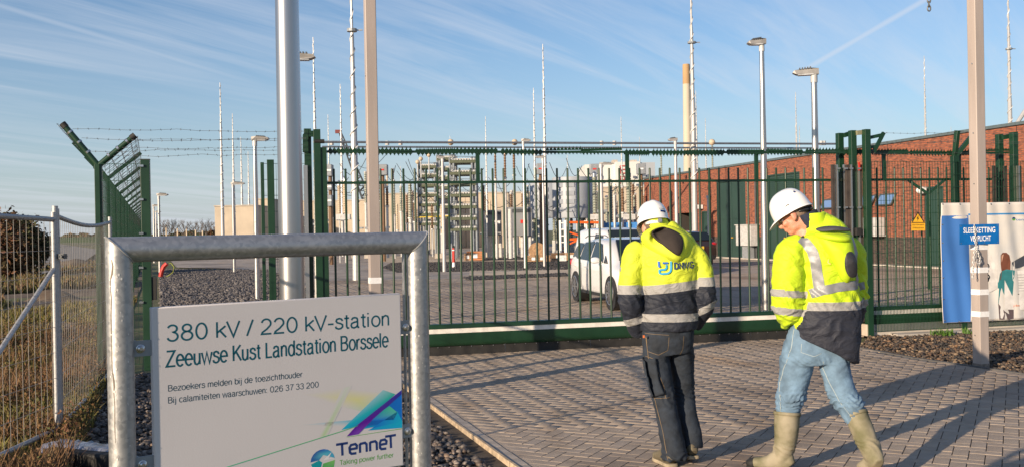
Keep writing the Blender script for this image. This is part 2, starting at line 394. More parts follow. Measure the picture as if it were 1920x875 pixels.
hb2 = herringbone(yard, (-4, 22), (12, 36))
for cls, (X, Y, lx, ly) in enumerate(hb2): paver_mesh(X, Y, pi/4, lx, ly, rng.normal(-.004, .0007, len(X)), V, F)
npmesh('pavers', np.concatenate(V), np.concatenate(F), PAVS, parent=bed2, kind='stuff')

y_ = 2.5
while y_ < GP(GS(Vector((XJ, GA.y, 0)))).y-.1:      # cut stones filling the sawtooth edge of the herringbone
    MB().box((XJ+.062, y_+.074, -.0165), (.124, .144, .03)).build('cut_paver', PAVO, bed1); y_ += .1485
# border stones, kerb edge and lower strip on the left of the apron
kerb = MB(); yk0, yk1 = 2.5, GP(GS(Vector((XJ, GA.y, 0)))).y-.05
kb = sheet('kerb_bed', [(XS-.02, yk0), (XJ, yk0), (XJ, yk1), (XS-.02, yk1)], -.03, BEDM)
y = yk0
bw = XJ-XK-.012-.03
stone = MB().box((0, 0, -.03), (bw, .2, .066)).mesh('border_stone', KERB)
lip = MB().box((0, 0, -.024), (.020, .996, .10)).mesh('kerb_edging', mat('kerb_edging', (.40, .31, .21), .9, 0, .3, 14, .2, 60))
strip = MB().box((0, 0, -.07), (XK-XS-.016, .496, .08)).mesh('channel_slab', mat('channel_slab', (.19, .18, .165), .9, 0, .2, 7, .2, 60))
while y < yk1-.1:
    o = bpy.data.objects.new('border_stone', stone); COL.objects.link(o); o.parent = kb; o.location = (XJ-.006-bw/2-.004, y+.1, float(rng.normal(0, .0015))); y += .206
y = yk0
while y < yk1-.5:
    o = bpy.data.objects.new('kerb_edging', lip); COL.objects.link(o); o.parent = kb; o.location = (XK+.016, y+.5, -.012+float(rng.normal(0, .002))); o.rotation_euler = (0, 0, float(rng.normal(0, .002))); y += 1.0
y = yk0
while y < yk1-.25:
    o = bpy.data.objects.new('channel_slab', strip); COL.objects.link(o); o.parent = kb; o.location = ((XK+XS)/2, y+.25, -.012+float(rng.normal(0, .002))); y += .5
# right border of the apron: narrow edging stones
rb = sheet('right_edging_bed', [tuple(p[:2]) for p in right_edge[1:6]]+[(p.x+.06, p.y+.08) for p in right_edge[5:0:-1]], -.02, BEDM)
for a, b in zip(right_edge[1:5], right_edge[2:6]):
    n = max(1, round((b-a).length/1.0))
    for i in range(n):
        p, q = a.lerp(b, i/n), a.lerp(b, (i+1)/n); d = (q-p).normalized()
        MB().beam(p+d*.003+Vector((0, 0, -.03)), q-d*.003+Vector((0, 0, -.03)), .05, .08).build('kerb_edging', mat('dark_edging', (.10, .095, .09), .8), rb)

# gravel --------------------------------------------------------------
GC = [(0.035, 0.032, 0.032), (0.10, 0.085, 0.075), (0.055, 0.05, 0.05), (0.16, 0.12, 0.095), (0.045, 0.043, 0.045), (0.22, 0.155, 0.11), (0.075, 0.07, 0.07), (0.30, 0.25, 0.21), (0.05, 0.045, 0.045), (0.13, 0.115, 0.11)]
GRAV = mat('gravel_stone', (.1, .1, .1), .6, 0, .3, 30, island=GC)
GC2 = [(0.05, 0.045, 0.04), (0.03, 0.027, 0.025), (0.11, 0.075, 0.05), (0.04, 0.036, 0.033), (0.19, 0.11, 0.06), (0.035, 0.03, 0.028), (0.30, 0.21, 0.13), (0.06, 0.05, 0.045)]
GRAV2 = mat('brown_gravel_stone', (.1, .1, .1), .7, 0, .3, 30, island=GC2)
GBASE = mat('gravel_base', (0.035, 0.03, 0.028), .9, 0, .4, 30, .6, 60)
GFAR = mat('grey_gravel_far', (.10, .095, .10), .9, 0, .3, 60, island=[(.13, .12, .12), (.07, .065, .07), (.22, .2, .19), (.09, .085, .09), (.17, .155, .15)])
ico = bmesh.new(); bmesh.ops.create_icosphere(ico, subdivisions=1, radius=1); IV = np.array([v.co[:] for v in ico.verts]); IF = np.array([[v.index for v in f.verts] for f in ico.faces]); ico.free()
def stones(name, pts, size, m, parent, flat=.62):
    n = len(pts); V = IV[None]*(1+rng.normal(0, .13, (n, 12, 1)))
    sc = np.stack([rng.uniform(.7, 1.35, n), rng.uniform(.7, 1.2, n), rng.uniform(flat*.7, flat*1.25, n)], 1)*(np.asarray(size)*rng.lognormal(0, .28, n))[:, None]
    V = V*sc[:, None, :]
    a, b = rng.uniform(0, 2*pi, n), rng.normal(0, .35, n)
    x, y, z = V[..., 0], V[..., 1], V[..., 2]
    y, z = y*np.cos(b)[:, None]-z*np.sin(b)[:, None], y*np.sin(b)[:, None]+z*np.cos(b)[:, None]
    x, y = x*np.cos(a)[:, None]-y*np.sin(a)[:, None], x*np.sin(a)[:, None]+y*np.cos(a)[:, None]
    V = np.stack([x, y, z], 2)+np.asarray(pts)[:, None, :]
    F = (IF[None]+(np.arange(n)*12)[:, None, None]).reshape(-1, 3)
    return npmesh(name, V.reshape(-1, 3), F, m, parent=parent, kind='stuff')
def scatter(poly, n, z=0.0, zj=.008):
    P = np.array([p[:2] for p in poly]); lo, hi = P.min(0), P.max(0); out_ = np.zeros((0, 2))
    while len(out_) < n:
        q = rng.uniform(lo, hi, (n*2, 2)); out_ = np.concatenate([out_, q[inpoly(q[:, 0], q[:, 1], P)]])
    out_ = out_[:n]; return np.column_stack([out_, rng.normal(z, zj, n)])
gl_poly = [(XS-.01, 1.5), (XS-.01, yk1)]+[tuple(gp(190, 700)[:2]), tuple(gp(120, 875)[:2]), tuple(gp(60, 1150)[:2])]
gl = sheet('gravel_bed', gl_poly, -.035, GBASE)
pts = scatter(gl_poly, 15000, -.02, .008)
dens = np.array([campos(p[0], p[1]) for p in pts]); kk = (dens[:, 1] > 2.4); stones('gravel', pts[kk], .021, GRAV, gl)
er = GP(gs(1625), 0, -.05); er2 = GP(gs(1920)+5, 0, -.05)
gr_poly = [tuple(p[:2]) for p in right_edge[1:6]]+[tuple(er2[:2]), tuple(er[:2])]
gr_poly = [(p[0]+(.07 if i < 5 else 0), p[1]+(.07 if i < 5 else 0)) for i, p in enumerate(gr_poly)]
gr = sheet('gravel_bed_right', gr_poly, -.03, GBASE); stones('gravel', scatter(gr_poly, 15000, -.012, .01), .02, GRAV2, gr)
# strip between the fence and the gravel on the right: concrete slabs
ss = gs(1632); sb = sheet('slab_bed', [tuple(GP(ss, 0, -.34)[:2]), tuple(GP(ss+9, 0, -.34)[:2]), tuple(GP(ss+9, 0, .1)[:2]), tuple(GP(ss, 0, .1)[:2])], -.02, BEDM)
for i in range(15):
    a = ss+.2+i*.6
    MB().box(GP(a+.3, -.01, -.17), (.594, .30, .07), GU, GN).build('slab', CONC, sb)
# gravel behind the fence on the left
gy_poly = [tuple(GP(gs(283)+.1, 0, .4)[:2]), tuple(GP(GS(Vector((YX, GA.y, 0))), 0, .05)[:2]), tuple(atg(560, 34)[:2]), tuple(atg(500, 46)[:2]), tuple(atg(296, 50)[:2])]
gy = sheet('gravel_field', gy_poly, -.03, mat('grey_gravel_base', (.10, .092, .088), .9, 0, .35, 22, .5, 40)); stones('gravel', scatter(gy_poly, 26000, -.012, .012), .035, GFAR, gy)
MB().beam(Vector((*gy_poly[1], -.02)), Vector((*gy_poly[2], -.02)), .08, .09).build('yard_kerb', KERB)['kind'] = 'structure'
# dark gravel islands in the yard
GRAVD = mat('dark_gravel_stone', (.1, .1, .1), .7, 0, .3, 30, island=[(.03, .028, .03), (.06, .055, .055), (.04, .038, .04), (.09, .08, .075), (.05, .045, .045)])
for nm, pl in (('gravel_island', [(735, 492), (1065, 489), (1075, 499), (1062, 505), (745, 510), (715, 501)]), ('gravel_strip', [(868, 520), (1060, 512), (1062, 517), (880, 525)]),
               ('gravel_lane', [(880, 484), (1065, 480), (1062, 484.5), (900, 488)])):
    po = [tuple(gp(*q)[:2]) for q in pl]
    s_ = sheet(nm, po, .002, mat('dark_gravel_base', (.055, .05, .05), .9, 0, .4, 6, .6, 20)); stones('gravel', scatter(po, 9000, .004, .008), .032, GRAVD, s_)
for nm, pl in (('concrete_lane', [(700, 480), (1060, 474), (1330, 483), (1062, 487), (700, 492)]), ('concrete_ramp', [(880, 505.5), (1066, 500), (1066, 512), (880, 516)])):
    sheet(nm, [tuple(gp(*q)[:2]) for q in pl], .004, mat('tan_slab', (.52, .42, .31), .85, 0, .1, 1))

# left bank: uneven earth with weeds ------------------------------------
BANK = mat('bank_earth', (0.075, 0.052, 0.036), .95, 0, .4, 1.6, .6, 10, col2=(0.17, 0.125, 0.085))
bx = [tuple(gp(60, 1150)[:2]), tuple(gp(120, 875)[:2]), tuple(gp(190, 700)[:2])]
def bankh(x, y):
    la = x*RH.x+y*RH.y; de = x*FH.x+y*FH.y
    # distance left of the perimeter line
    n1 = noise.noise(Vector((x*.35, y*.35, 0)))*.16+noise.noise(Vector((x*1.3, y*1.3, 3)))*.06+noise.noise(Vector((x*5, y*5, 3)))*.02
    return n1
gx, gyy = [], []
nu, nv = 90, 110
V = []; F = []
for j in range(nv):
    dep = 3.0*(80/3.0)**(j/(nv-1))
    xr = np.interp(dep, [3, 6.9, 11.6, 12.5, 60, 90], [gp(60, 1150).dot(RH)+.1, (120-960)/FPX*6.9, (190-960)/FPX*11.6+.02, (196-960)/FPX*12.5, (282-960)/FPX*60, (285-960)/FPX*90])
    for i in range(nu):
        t = i/(nu-1); lat = xr-(t**1.5)*(4+dep*.9); p = L(lat, dep)
        e = min(1, t*nu*.12)
        V.append((p.x, p.y, (bankh(p.x, p.y)+.02)*e-.028))
for j in range(nv-1):
    for i in range(nu-1): a = j*nu+i; F.append((a, a+1, a+nu+1, a+nu))
bank = npmesh('bank', np.array(V), np.array(F), BANK, kind='structure', smooth=True)
WEEDC = [(0.10, 0.055, 0.025), (0.20, 0.115, 0.045), (0.12, 0.13, 0.03), (0.27, 0.19, 0.085), (0.07, 0.10, 0.02), (0.14, 0.07, 0.035), (0.19, 0.19, 0.05), (0.09, 0.045, 0.025)]
WEED = mat('weed_blades', (.1, .1, .1), .8, 0, .1, 3, island=WEEDC)
GRASSC = [(0.12, 0.12, 0.02), (0.22, 0.19, 0.045), (0.09, 0.10, 0.018), (0.26, 0.19, 0.07), (0.20, 0.12, 0.05)]
GRASS = mat('grass_blades', (.1, .1, .1), .8, 0, .1, 3, island=GRASSC)
def blades(name, roots, hgt, m, per=7, wid=.006, spread=.5, parent=None):
    n = len(roots)*per; R = np.repeat(roots, per, 0); h = hgt*rng.uniform(.35, 1.15, n)*np.repeat(rng.uniform(.55, 1.3, len(roots)), per)
    a = rng.uniform(0, 2*pi, n); le = rng.uniform(.05, spread, n)*h; jx = rng.normal(0, .025, (n, 2))
    b0 = R.copy(); b0[:, :2] += jx
    side = np.column_stack([np.cos(a+pi/2), np.sin(a+pi/2), np.zeros(n)])*(wid*rng.uniform(.6, 1.6, n))[:, None]
    mid = b0+np.column_stack([np.cos(a)*le*.35, np.sin(a)*le*.35, h*.6]); top = b0+np.column_stack([np.cos(a)*le, np.sin(a)*le, h])
    V = np.stack([b0-side, b0+side, mid+side*.8, mid-side*.8, top], 1).reshape(-1, 3)
    k = (np.arange(n)*5)[:, None, None]
    F = (np.array([(0, 1, 2), (0, 2, 3), (3, 2, 4)])[None]+k).reshape(-1, 3)
    return npmesh(name, V, F, m, parent=parent, kind='stuff')
def bank_pts(n, dmin, dmax, latw, seed, thr, sc, off=0.0):
    out_ = []
    while len(out_) < n:
        dep = dmin*(dmax/dmin)**random.random()
        xr = np.interp(dep, [3, 6.9, 11.6, 12.5, 60], [gp(60, 1150).dot(RH)+.1, (120-960)/FPX*6.9, (190-960)/FPX*11.6+.02, (196-960)/FPX*12.5, (282-960)/FPX*60])
        lat = xr-random.random()**1.3*(latw+dep*.35)-off
        if lat/dep < -.56: continue
        p = L(lat, dep)
        if noise.noise(Vector((p.x*sc, p.y*sc, seed))) < thr: continue
        out_.append((p.x, p.y, bankh(p.x, p.y)-.03))
    return np.array(out_)
blades('weeds', bank_pts(4200, 5.5, 13, 1.2, 5, -.02, 1.1), .11, WEED, 9, .008, 1.0)
blades('dead_weeds', bank_pts(900, 6, 16, 1.2, 9, .10, .9), .26, mat('dead_stalks', (.1, .1, .1), .85, 0, .1, 3, island=[(.10, .05, .025), (.2, .11, .05), (.14, .07, .03), (.26, .17, .08)]), 9, .0045, .7)
blades('grass', bank_pts(3400, 7, 26, 2.0, 2, -.02, .45), .16, GRASS, 9, .006, .8)
blades('far_grass', bank_pts(3800, 18, 60, 6, 12, .0, .16, .5), .30, mat('far_grass_blades', (.1, .1, .1), .85, 0, .1, 3, island=[(0.16, 0.12, 0.05), (0.10, 0.12, 0.03), (0.24, 0.15, 0.07), (.13, .07, .04)]), 7, .02, .8)
dk = bank_pts(950, 6, 17, 1.4, 21, -.12, 1.3); V = []; nq = 34
for (x, y, z) in dk:
    s_ = rng.uniform(.04, .09); q = rng.normal(0, 1, (nq, 3))*np.array([s_*.55, s_*.55, s_*.9])+np.array([x, y, z+s_*1.7]); q[:, 2] = np.maximum(q[:, 2], z+.01); u_ = rng.normal(0, 1, (nq, 3)); u_ /= np.linalg.norm(u_, axis=1)[:, None]; w_ = np.cross(u_, rng.normal(0, 1, (nq, 3))); w_ /= np.linalg.norm(w_, axis=1)[:, None]; r_ = rng.uniform(.008, .02, (nq, 1)); V.append(np.stack([q-u_*r_, q+w_*r_*.5, q+u_*r_, q-w_*r_*.5], 1).reshape(-1, 3))
V = np.concatenate(V); npmesh('dock_leaves', V, (np.arange(len(V)//4)*4)[:, None]+np.arange(4)[None], mat('dock_leaf', (.1, .1, .1), .8, 0, .1, 3, island=[(.13, .05, .022), (.18, .08, .03), (.08, .09, .02), (.10, .045, .02), (.22, .12, .045), (.06, .08, .02)]), kind='stuff')
# grey haul track and slabs along the outside of the perimeter fence
sheet('haul_track', [tuple(gp(*q)[:2]) for q in ((-200, 500), (60, 462), (112, 458), (190, 470), (160, 492), (0, 545), (-300, 620))], .13, mat('haul_track', (.21, .195, .18), .95, 0, .25, 1.2, .4, 12))
slab = sheet('edging_path', [tuple(gp(*q)[:2]) for q in ((163, 700), (187, 700), (238, 500), (230, 500))], .02, mat('edging_path', (.25, .235, .21), .9, 0, .2, 5, .2, 50))
# ------------------------------------------------------------------ text helper
def text_mesh(s, x0, x1, y0, hcap, thin=0.0, align_l=True, space=1.0):
    """flat lettering fitted between x0..x1 with its baseline at y0 and capital height hcap; returns verts (2D) and faces"""
    cu = bpy.data.curves.new('t', 'FONT'); cu.body = s; cu.size = 1; cu.offset = -thin; cu.fill_mode = 'BOTH'; cu.resolution_u = 3; cu.space_character = space
    ob = bpy.data.objects.new('t', cu); COL.objects.link(ob); dg = bpy.context.evaluated_depsgraph_get(); dg.update()
    me = bpy.data.meshes.new_from_object(ob.evaluated_get(dg)); v = [tuple(q.co) for q in me.vertices]; f = [tuple(p.vertices) for p in me.polygons]
    bpy.data.objects.remove(ob); bpy.data.curves.remove(cu); bpy.data.meshes.remove(me)
    xs = [q[0] for q in v]; a, b = min(xs), max(xs)
    k = (x1-x0)/(b-a); cap = 0.729
    return [(x0+(q[0]-a)*k, y0+q[1]/cap*hcap) for q in v], f
def flat(name, v2, f, fn, m, parent, label=None):
    mb = MB(); mb.add([fn(*q) for q in v2], f); return mb.build(name, m, parent, smooth=False, label=label, kind='stuff')

# ------------------------------------------------------------------ station sign in the foreground
DT = Vector((.832, .555)); TL = Vector((-.9275, 2.30))      # direction of the sign in (lateral, depth)
def SP(s, z=0.0, o=0.0):                                    # s along the sign from the left tube, o towards the camera
    q = TL+DT*s+Vector((DT.y, -DT.x))*o; return L(q.x, q.y, z)
SU = (SP(1)-SP(0)).normalized(); SN = (SP(0, 0, 1)-SP(0)).normalized()
def spx(px, py, o=0.0):
    P0 = SP(0, 0, o); d = ray(px, py); t = (P0-CAM).dot(SN)/d.dot(SN); p = CAM+d*t
    return (p-P0).dot(SU), p.z
s_r = spx(784, 600)[0]; R_ = .0302
z_top = spx(500, 461)[1]
root = thing('station_sign', 'white information sign of the 380 kV station on a galvanised tube frame in front', 'sign', SP(s_r/2))
for s0 in (0, s_r):
    mb = MB(); mb.cyl(SP(s0, -.02), SP(s0, z_top-.001), R_, n=28, cap=True); 
    # mitred tops: cut the tube along 45 degrees
    sg = 1 if s0 == 0 else -1
    vv_ = []
    for (x, y, z) in mb.v:
        q = Vector((x, y, z)); u_ = (q-SP(s0, 0)).dot(SU)
        if z > 1: z = z_top-u_*sg
        vv_.append((x, y, z))
    mb.v = vv_; mb.build('post', GALV, root)
mb = MB(); mb.cyl(SP(0, z_top), SP(s_r, z_top), R_, n=28)
vv_ = []
for (x, y, z) in mb.v:
    q = Vector((x, y, z)); u_ = (q-SP(0, 0)).dot(SU); dz = z-z_top
    u2 = -dz if u_ < s_r/2 else s_r+dz
    vv_.append(tuple(Vector((x, y, z))+SU*(u2-u_)))
mb.v = vv_; mb.build('top_bar', GALV, root)
for s0 in (0, s_r):       # weld beads on the mitres
    mb = MB(); sg = 1 if s0 == 0 else -1
    pts = [SP(s0-sg*R_*cos(t)*1.005*1.0, z_top+R_*cos(t)*1.005, R_*sin(t)*1.005) for t in np.linspace(0, 2*pi, 25)]
    mb.tube(pts, .0022, 5, False); mb.build('weld', GALVL, root)
PO = .013
pl = spx(284, 576, PO)[0]; pr = spx(751, 549, PO)[0]; ptl = spx(284, 576, PO)[1]; ptr = spx(751, 549, PO)[1]; pbr = spx(757, 872, PO)[1]
pbz = pbr+.0
PANEL = mat('sign_panel', (0.63, 0.60, 0.60), .5, 0, .03, 2, .03, 260)
mb = MB()
crn = [(pl, pbz), (pr, pbz), (pr, ptr), (pl, ptl)]
mb.prism([SP(a, b, PO) for a, b in crn], -SN*.022)
panel = mb.build('panel', PANEL, root, bevel=.003)
sheet2 = [(pr-.006, pbz+.20), (pr+.012, pbz+.20), (pr+.010, ptr-.12), (pr-.006, ptr-.02)]
MB().prism([SP(a, b, -.014) for a, b in sheet2], -SN*.003).build('backing_sheet', WHITE, root)
def sgn(u, z): return SP(u, z, PO+.0002)
TEAL = mat('teal_print', (0.0, 0.09, 0.13), .5)
GREYP = mat('slate_print', (0.06, 0.10, 0.13), .5)

# light grotesque letters drawn as strokes (cap height 1, x-height .72)
def _A(cx, cy, rx, ry, a0, a1, n=14): return [(cx+rx*cos(radians(a)), cy+ry*sin(radians(a))) for a in np.linspace(a0, a1, n)]
_s = [(.41, .54), (.35, .67), (.23, .715), (.10, .67), (.06, .55), (.11, .44), (.31, .36), (.41, .28), (.41, .13), (.31, .02), (.19, .0), (.06, .06), (.02, .18)]
GL = {'3': ([_A(.28, .76, .21, .22, 165, -80)+_A(.28, .27, .24, .27, 80, -165)], .66), '8': ([_A(.29, .76, .20, .22, 0, 360, 20), _A(.29, .27, .25, .27, 0, 360, 22)], .68), '0': ([_A(.29, .5, .25, .49, 0, 360, 26)], .68),
      '2': ([_A(.28, .71, .23, .28, 170, -30)+[(.30, .33), (.08, .14), (.04, .02), (.53, .02)]], .66), '6': ([_A(.30, .31, .24, .31, 0, 360, 22), [(.50, .80), (.42, .95), (.29, .99), (.15, .90), (.08, .72), (.055, .50), (.06, .31)]], .67), '7': ([[(.04, .97), (.53, .97), (.32, .55), (.20, .0)]], .62),
      'k': ([[(.05, 0), (.05, 1)], [(.46, .72), (.05, .31)], [(.18, .45), (.48, 0)]], .53), 'V': ([[(.0, 1), (.31, 0), (.62, 1)]], .68), '/': ([[(.0, -.02), (.31, 1.02)]], .40), '-': ([[(.03, .36), (.33, .36)]], .42), 's': ([_s], .51), 't': ([[(.13, .92), (.13, .13), (.18, .02), (.27, .02)], [(.0, .70), (.27, .70)]], .36),
      'a': ([[(.05, .55), (.11, .68), (.24, .715), (.36, .66), (.385, .54), (.385, .12), (.42, .02), (.48, .02)], [(.385, .43), (.20, .39), (.06, .32), (.02, .18), (.07, .04), (.18, .0), (.30, .05), (.385, .18)]], .58), 'i': ([[(.05, 0), (.05, .71)], [(.05, .88), (.05, .98)]], .24), 'j': ([[(.09, .71), (.09, -.15), (.05, -.25), (-.03, -.27)], [(.09, .88), (.09, .98)]], .27),
      'o': ([_A(.26, .36, .23, .36, 0, 360, 22)], .59), 'n': ([[(.05, 0), (.05, .71)], [(.05, .48), (.11, .64), (.23, .715), (.36, .66), (.40, .52), (.40, 0)]], .55), 'h': ([[(.05, 0), (.05, 1)], [(.05, .48), (.11, .64), (.23, .715), (.36, .66), (.40, .52), (.40, 0)]], .55), 'm': ([[(.05, 0), (.05, .71)], [(.05, .50), (.12, .66), (.22, .715), (.33, .66), (.37, .52), (.37, 0)], [(.37, .50), (.44, .66), (.54, .715), (.65, .66), (.69, .52), (.69, 0)]], .84),
      'Z': ([[(.03, .97), (.55, .97), (.0, .03), (.58, .03)]], .66), 'e': ([[(.03, .37), (.475, .37)]+_A(.25, .36, .225, .36, 4, 318, 20)], .58), 'u': ([[(.05, .71), (.05, .2), (.10, .05), (.21, .0), (.33, .06), (.40, .24)], [(.40, .71), (.40, 0)]], .55), 'w': ([[(.0, .71), (.17, 0), (.345, .71), (.52, 0), (.69, .71)]], .76), 'K': ([[(.05, 0), (.05, 1)], [(.55, 1), (.05, .40)], [(.22, .60), (.58, 0)]], .65), 'L': ([[(.05, 1), (.05, .03), (.46, .03)]], .54),
      'd': ([_A(.24, .36, .21, .36, 0, 360, 20), [(.45, 0), (.45, 1)]], .59), 'b': ([_A(.27, .36, .21, .36, 0, 360, 20), [(.055, 0), (.055, 1)]], .57), 'B': ([[(.06, .03), (.06, .97), (.32, .97)]+_A(.32, .76, .19, .21, 85, -85, 9)+[(.06, .53)], [(.30, .53)]+_A(.33, .28, .22, .25, 85, -85, 9)+[(.05, .03)]], .68), 'r': ([[(.05, 0), (.05, .71)], [(.05, .44), (.10, .62), (.18, .70), (.28, .70)]], .34), 'l': ([[(.05, 0), (.05, 1)]], .22),
      'z': ([[(.02, .69), (.41, .69), (.0, .03), (.43, .03)]], .50), 'c': ([_A(.25, .36, .22, .36, 42, 318, 18)], .53), ':': ([[(.06, .02), (.06, .12)], [(.06, .58), (.06, .68)]], .30), ' ': ([], .30), 'D': ([[(.05, .03), (.05, .97), (.25, .97)]+_A(.25, .5, .30, .47, 88, -88, 12)+[(.05, .03)]], .68), 'N': ([[(.05, 0), (.05, 1), (.55, 0), (.55, 1)]], .72), 'W': ([[(.0, 1), (.21, 0), (.42, 1), (.63, 0), (.84, 1)]], .92), 'G': ([_A(.34, .5, .31, .49, 38, 342, 18)+[(.64, .42), (.38, .42)]], .74), 'T': ([[(.0, .97), (.58, .97)], [(.29, .97), (.29, 0)]], .60), 'g': ([_A(.24, .36, .21, .36, 0, 360, 20), [(.45, .71), (.45, -.05), (.38, -.22), (.22, -.27), (.06, -.20)]], .58), 'p': ([_A(.27, .36, .21, .36, 0, 360, 20), [(.055, -.27), (.055, .71)]], .57), 'f': ([[(.12, 0), (.12, .84), (.17, .97), (.28, .98)], [(.0, .70), (.26, .70)]], .31)}
def stroke_text(s, width, cap, sw):
    """returns 2D verts and faces of a line of strokes fitted to width; cap = capital height, sw = stroke width"""
    tot = sum(GL[ch][1] for ch in s)-.12; k = width/tot; x = 0; vs, fs = [], []
    for ch in s:
        for pl_ in GL[ch][0]:
            P_ = [Vector(((x+a)*k, b*cap)) for a, b in pl_]; o = len(vs); n = len(P_); closed = (P_[0]-P_[-1]).length < 1e-6
            for i, p in enumerate(P_):
                a = (P_[i]-P_[i-1]) if i else ((P_[-1]-P_[-2]) if closed else (P_[1]-P_[0])); b = (P_[i+1]-P_[i]) if i < n-1 else ((P_[1]-P_[0]) if closed else a)
                a = a.normalized(); b = b.normalized(); t = (a+b); t = t.normalized() if t.length > .3 else a; nn_ = Vector((-t.y, t.x)); kk_ = min(2.2, 1/max(.45, abs(nn_.dot(Vector((-a.y, a.x))))))
                vs += [tuple(p+nn_*sw/2*kk_), tuple(p-nn_*sw/2*kk_)]
            fs += [(o+2*i, o+2*i+1, o+2*i+3, o+2*i+2) for i in range(n-1)]
        x += GL[ch][1]
    return vs, fs
def sign_text(s, pa, pb, capz, thin, m=TEAL, sp=1.0):
    (ua, za), (ub, zb) = spx(*pa, PO), spx(*pb, PO); ln = ub-ua
    v, f = stroke_text(s, ln, capz, thin); k = (zb-za)/ln
    o = flat('lettering', [(ua+x, za+y+k*x) for x, y in v], f, sgn, m, panel); return o
def capof(pa, pb): return spx(*pb, PO)[1]-spx(*pa, PO)[1]
sign_text('380 kV / 220 kV-station', (312, 639), (729, 609), capof((325, 637), (325, 607)), .0046)
sign_text('Zeeuwse Kust Landstation Borssele', (312, 687.5), (727, 649), capof((320, 687), (318, 657)), .0046)
sign_text('Bezoekers melden bij de toezichthouder', (315, 733), (566, 706), capof((315, 733), (315, 721.5)), .0019, GREYP)
sign_text('Bij calamiteiten waarschuwen: 026 37 33 200', (315, 755.5), (597, 725), capof((315, 755.5), (315, 744)), .0019, GREYP)
NAVY = mat('navy_print', (0.01, 0.035, 0.16), .5); GRNP = mat('green_print', (0.12, 0.38, 0.06), .5)
sign_text('Taking power further', (637, 871), (737, 856), capof((637, 871), (637, 862)), .0016, GRNP)
# word mark: small-cap letters drawn as strokes
def stroke(mb, pts, wpx, fn=None):
    P = [Vector((*spx(x, y, PO), 0)) for x, y in pts]; wv = wpx/FPX*2.66/2
    vs = []; fs = []
    for i, p in enumerate(P):
        a = (P[i]-P[i-1]).normalized() if i else (P[1]-P[0]).normalized(); b = (P[i+1]-P[i]).normalized() if i < len(P)-1 else a
        t = (a+b).normalized(); n = Vector((-t.y, t.x, 0)); k = wv/max(.5, n.dot(Vector((-a.y, a.x, 0))))
        vs += [sgn(*(p+n*k)[:2]), sgn(*(p-n*k)[:2])]
    for i in range(len(P)-1): fs.append((2*i, 2*i+1, 2*i+3, 2*i+2))
    mb.add(vs, fs)
mb = MB(); sl = -.155
def wy(x, t): return 851+(x-655)*sl-t*23*(1 if True else 1)   # t: 0 baseline .. 1 cap
def wm(pts): stroke(mb, [(x, wy(x, t)) for x, t in pts], 4.6)
wm([(630, .96), (652, .96)]); wm([(641, .96), (642, 0)])
wm([(668, .02), (659, .03), (656, .15), (655, .55), (658, .75), (666, .78), (669, .62), (668.5, .42), (656, .40)])
wm([(675, 0), (674.5, .76)]); wm([(674.5, .72), (684, .76), (687, .62), (687.5, 0)])
wm([(694, 0), (693.5, .76)]); wm([(693.5, .72), (703, .76), (706, .62), (706.5, 0)])
wm([(724, .02), (715, .03), (712.5, .15), (712, .55), (714, .75), (721, .78), (724.5, .62), (724, .42), (712.5, .40)])
wm([(722, 1.0), (742, 1.0)]); wm([(732, 1.0), (733, 0)])
mb.build('lettering', NAVY, panel, smooth=False, kind='stuff')
def vcolmat(name):
    M = bpy.data.materials.new(name); M.use_nodes = True; b = M.node_tree.nodes['Principled BSDF']; a = M.node_tree.nodes.new('ShaderNodeVertexColor'); a.layer_name = 'print'
    M.node_tree.links.new(a.outputs[0], b.inputs['Base Color']); b.inputs['Roughness'].default_value = .5; return M
PRN = vcolmat('printed_graphic'); PW = (0.63, 0.60, 0.60)
def graphic(name, polys, parent, fn):
    """polys: list of ([(u,v)...], [colour...], layer) drawn as fans with blended vertex colours"""
    vs, fs, cs = [], [], []
    for pts, cols, lay in polys:
        o = len(vs); vs += [fn(x, y, lay) for x, y in pts]; cs += cols; fs.append(tuple(range(o, o+len(pts))))
    me = bpy.data.meshes.new(name); me.from_pydata([tuple(world(parent).inverted() @ Vector(v)) for v in vs], [], fs); ca = me.color_attributes.new('print', 'FLOAT_COLOR', 'POINT')
    for i, c in enumerate(cs): ca.data[i].color = (*c, 1)
    me.materials.append(PRN); o = bpy.data.objects.new(name, me); COL.objects.link(o); o.parent = parent; return o
def sg_fn(x, y, lay): u, z = spx(x, y, PO); return SP(u, z, PO+.00015+lay*.00008)
CY = (0.0, .42, .62); BL = (0.0, .16, .60); DB = (0.0, .10, .38); PU = (.10, .0, .30); GR = (.05, .52, .28); YE = (.66, .64, .30); LG = (.45, .60, .34)
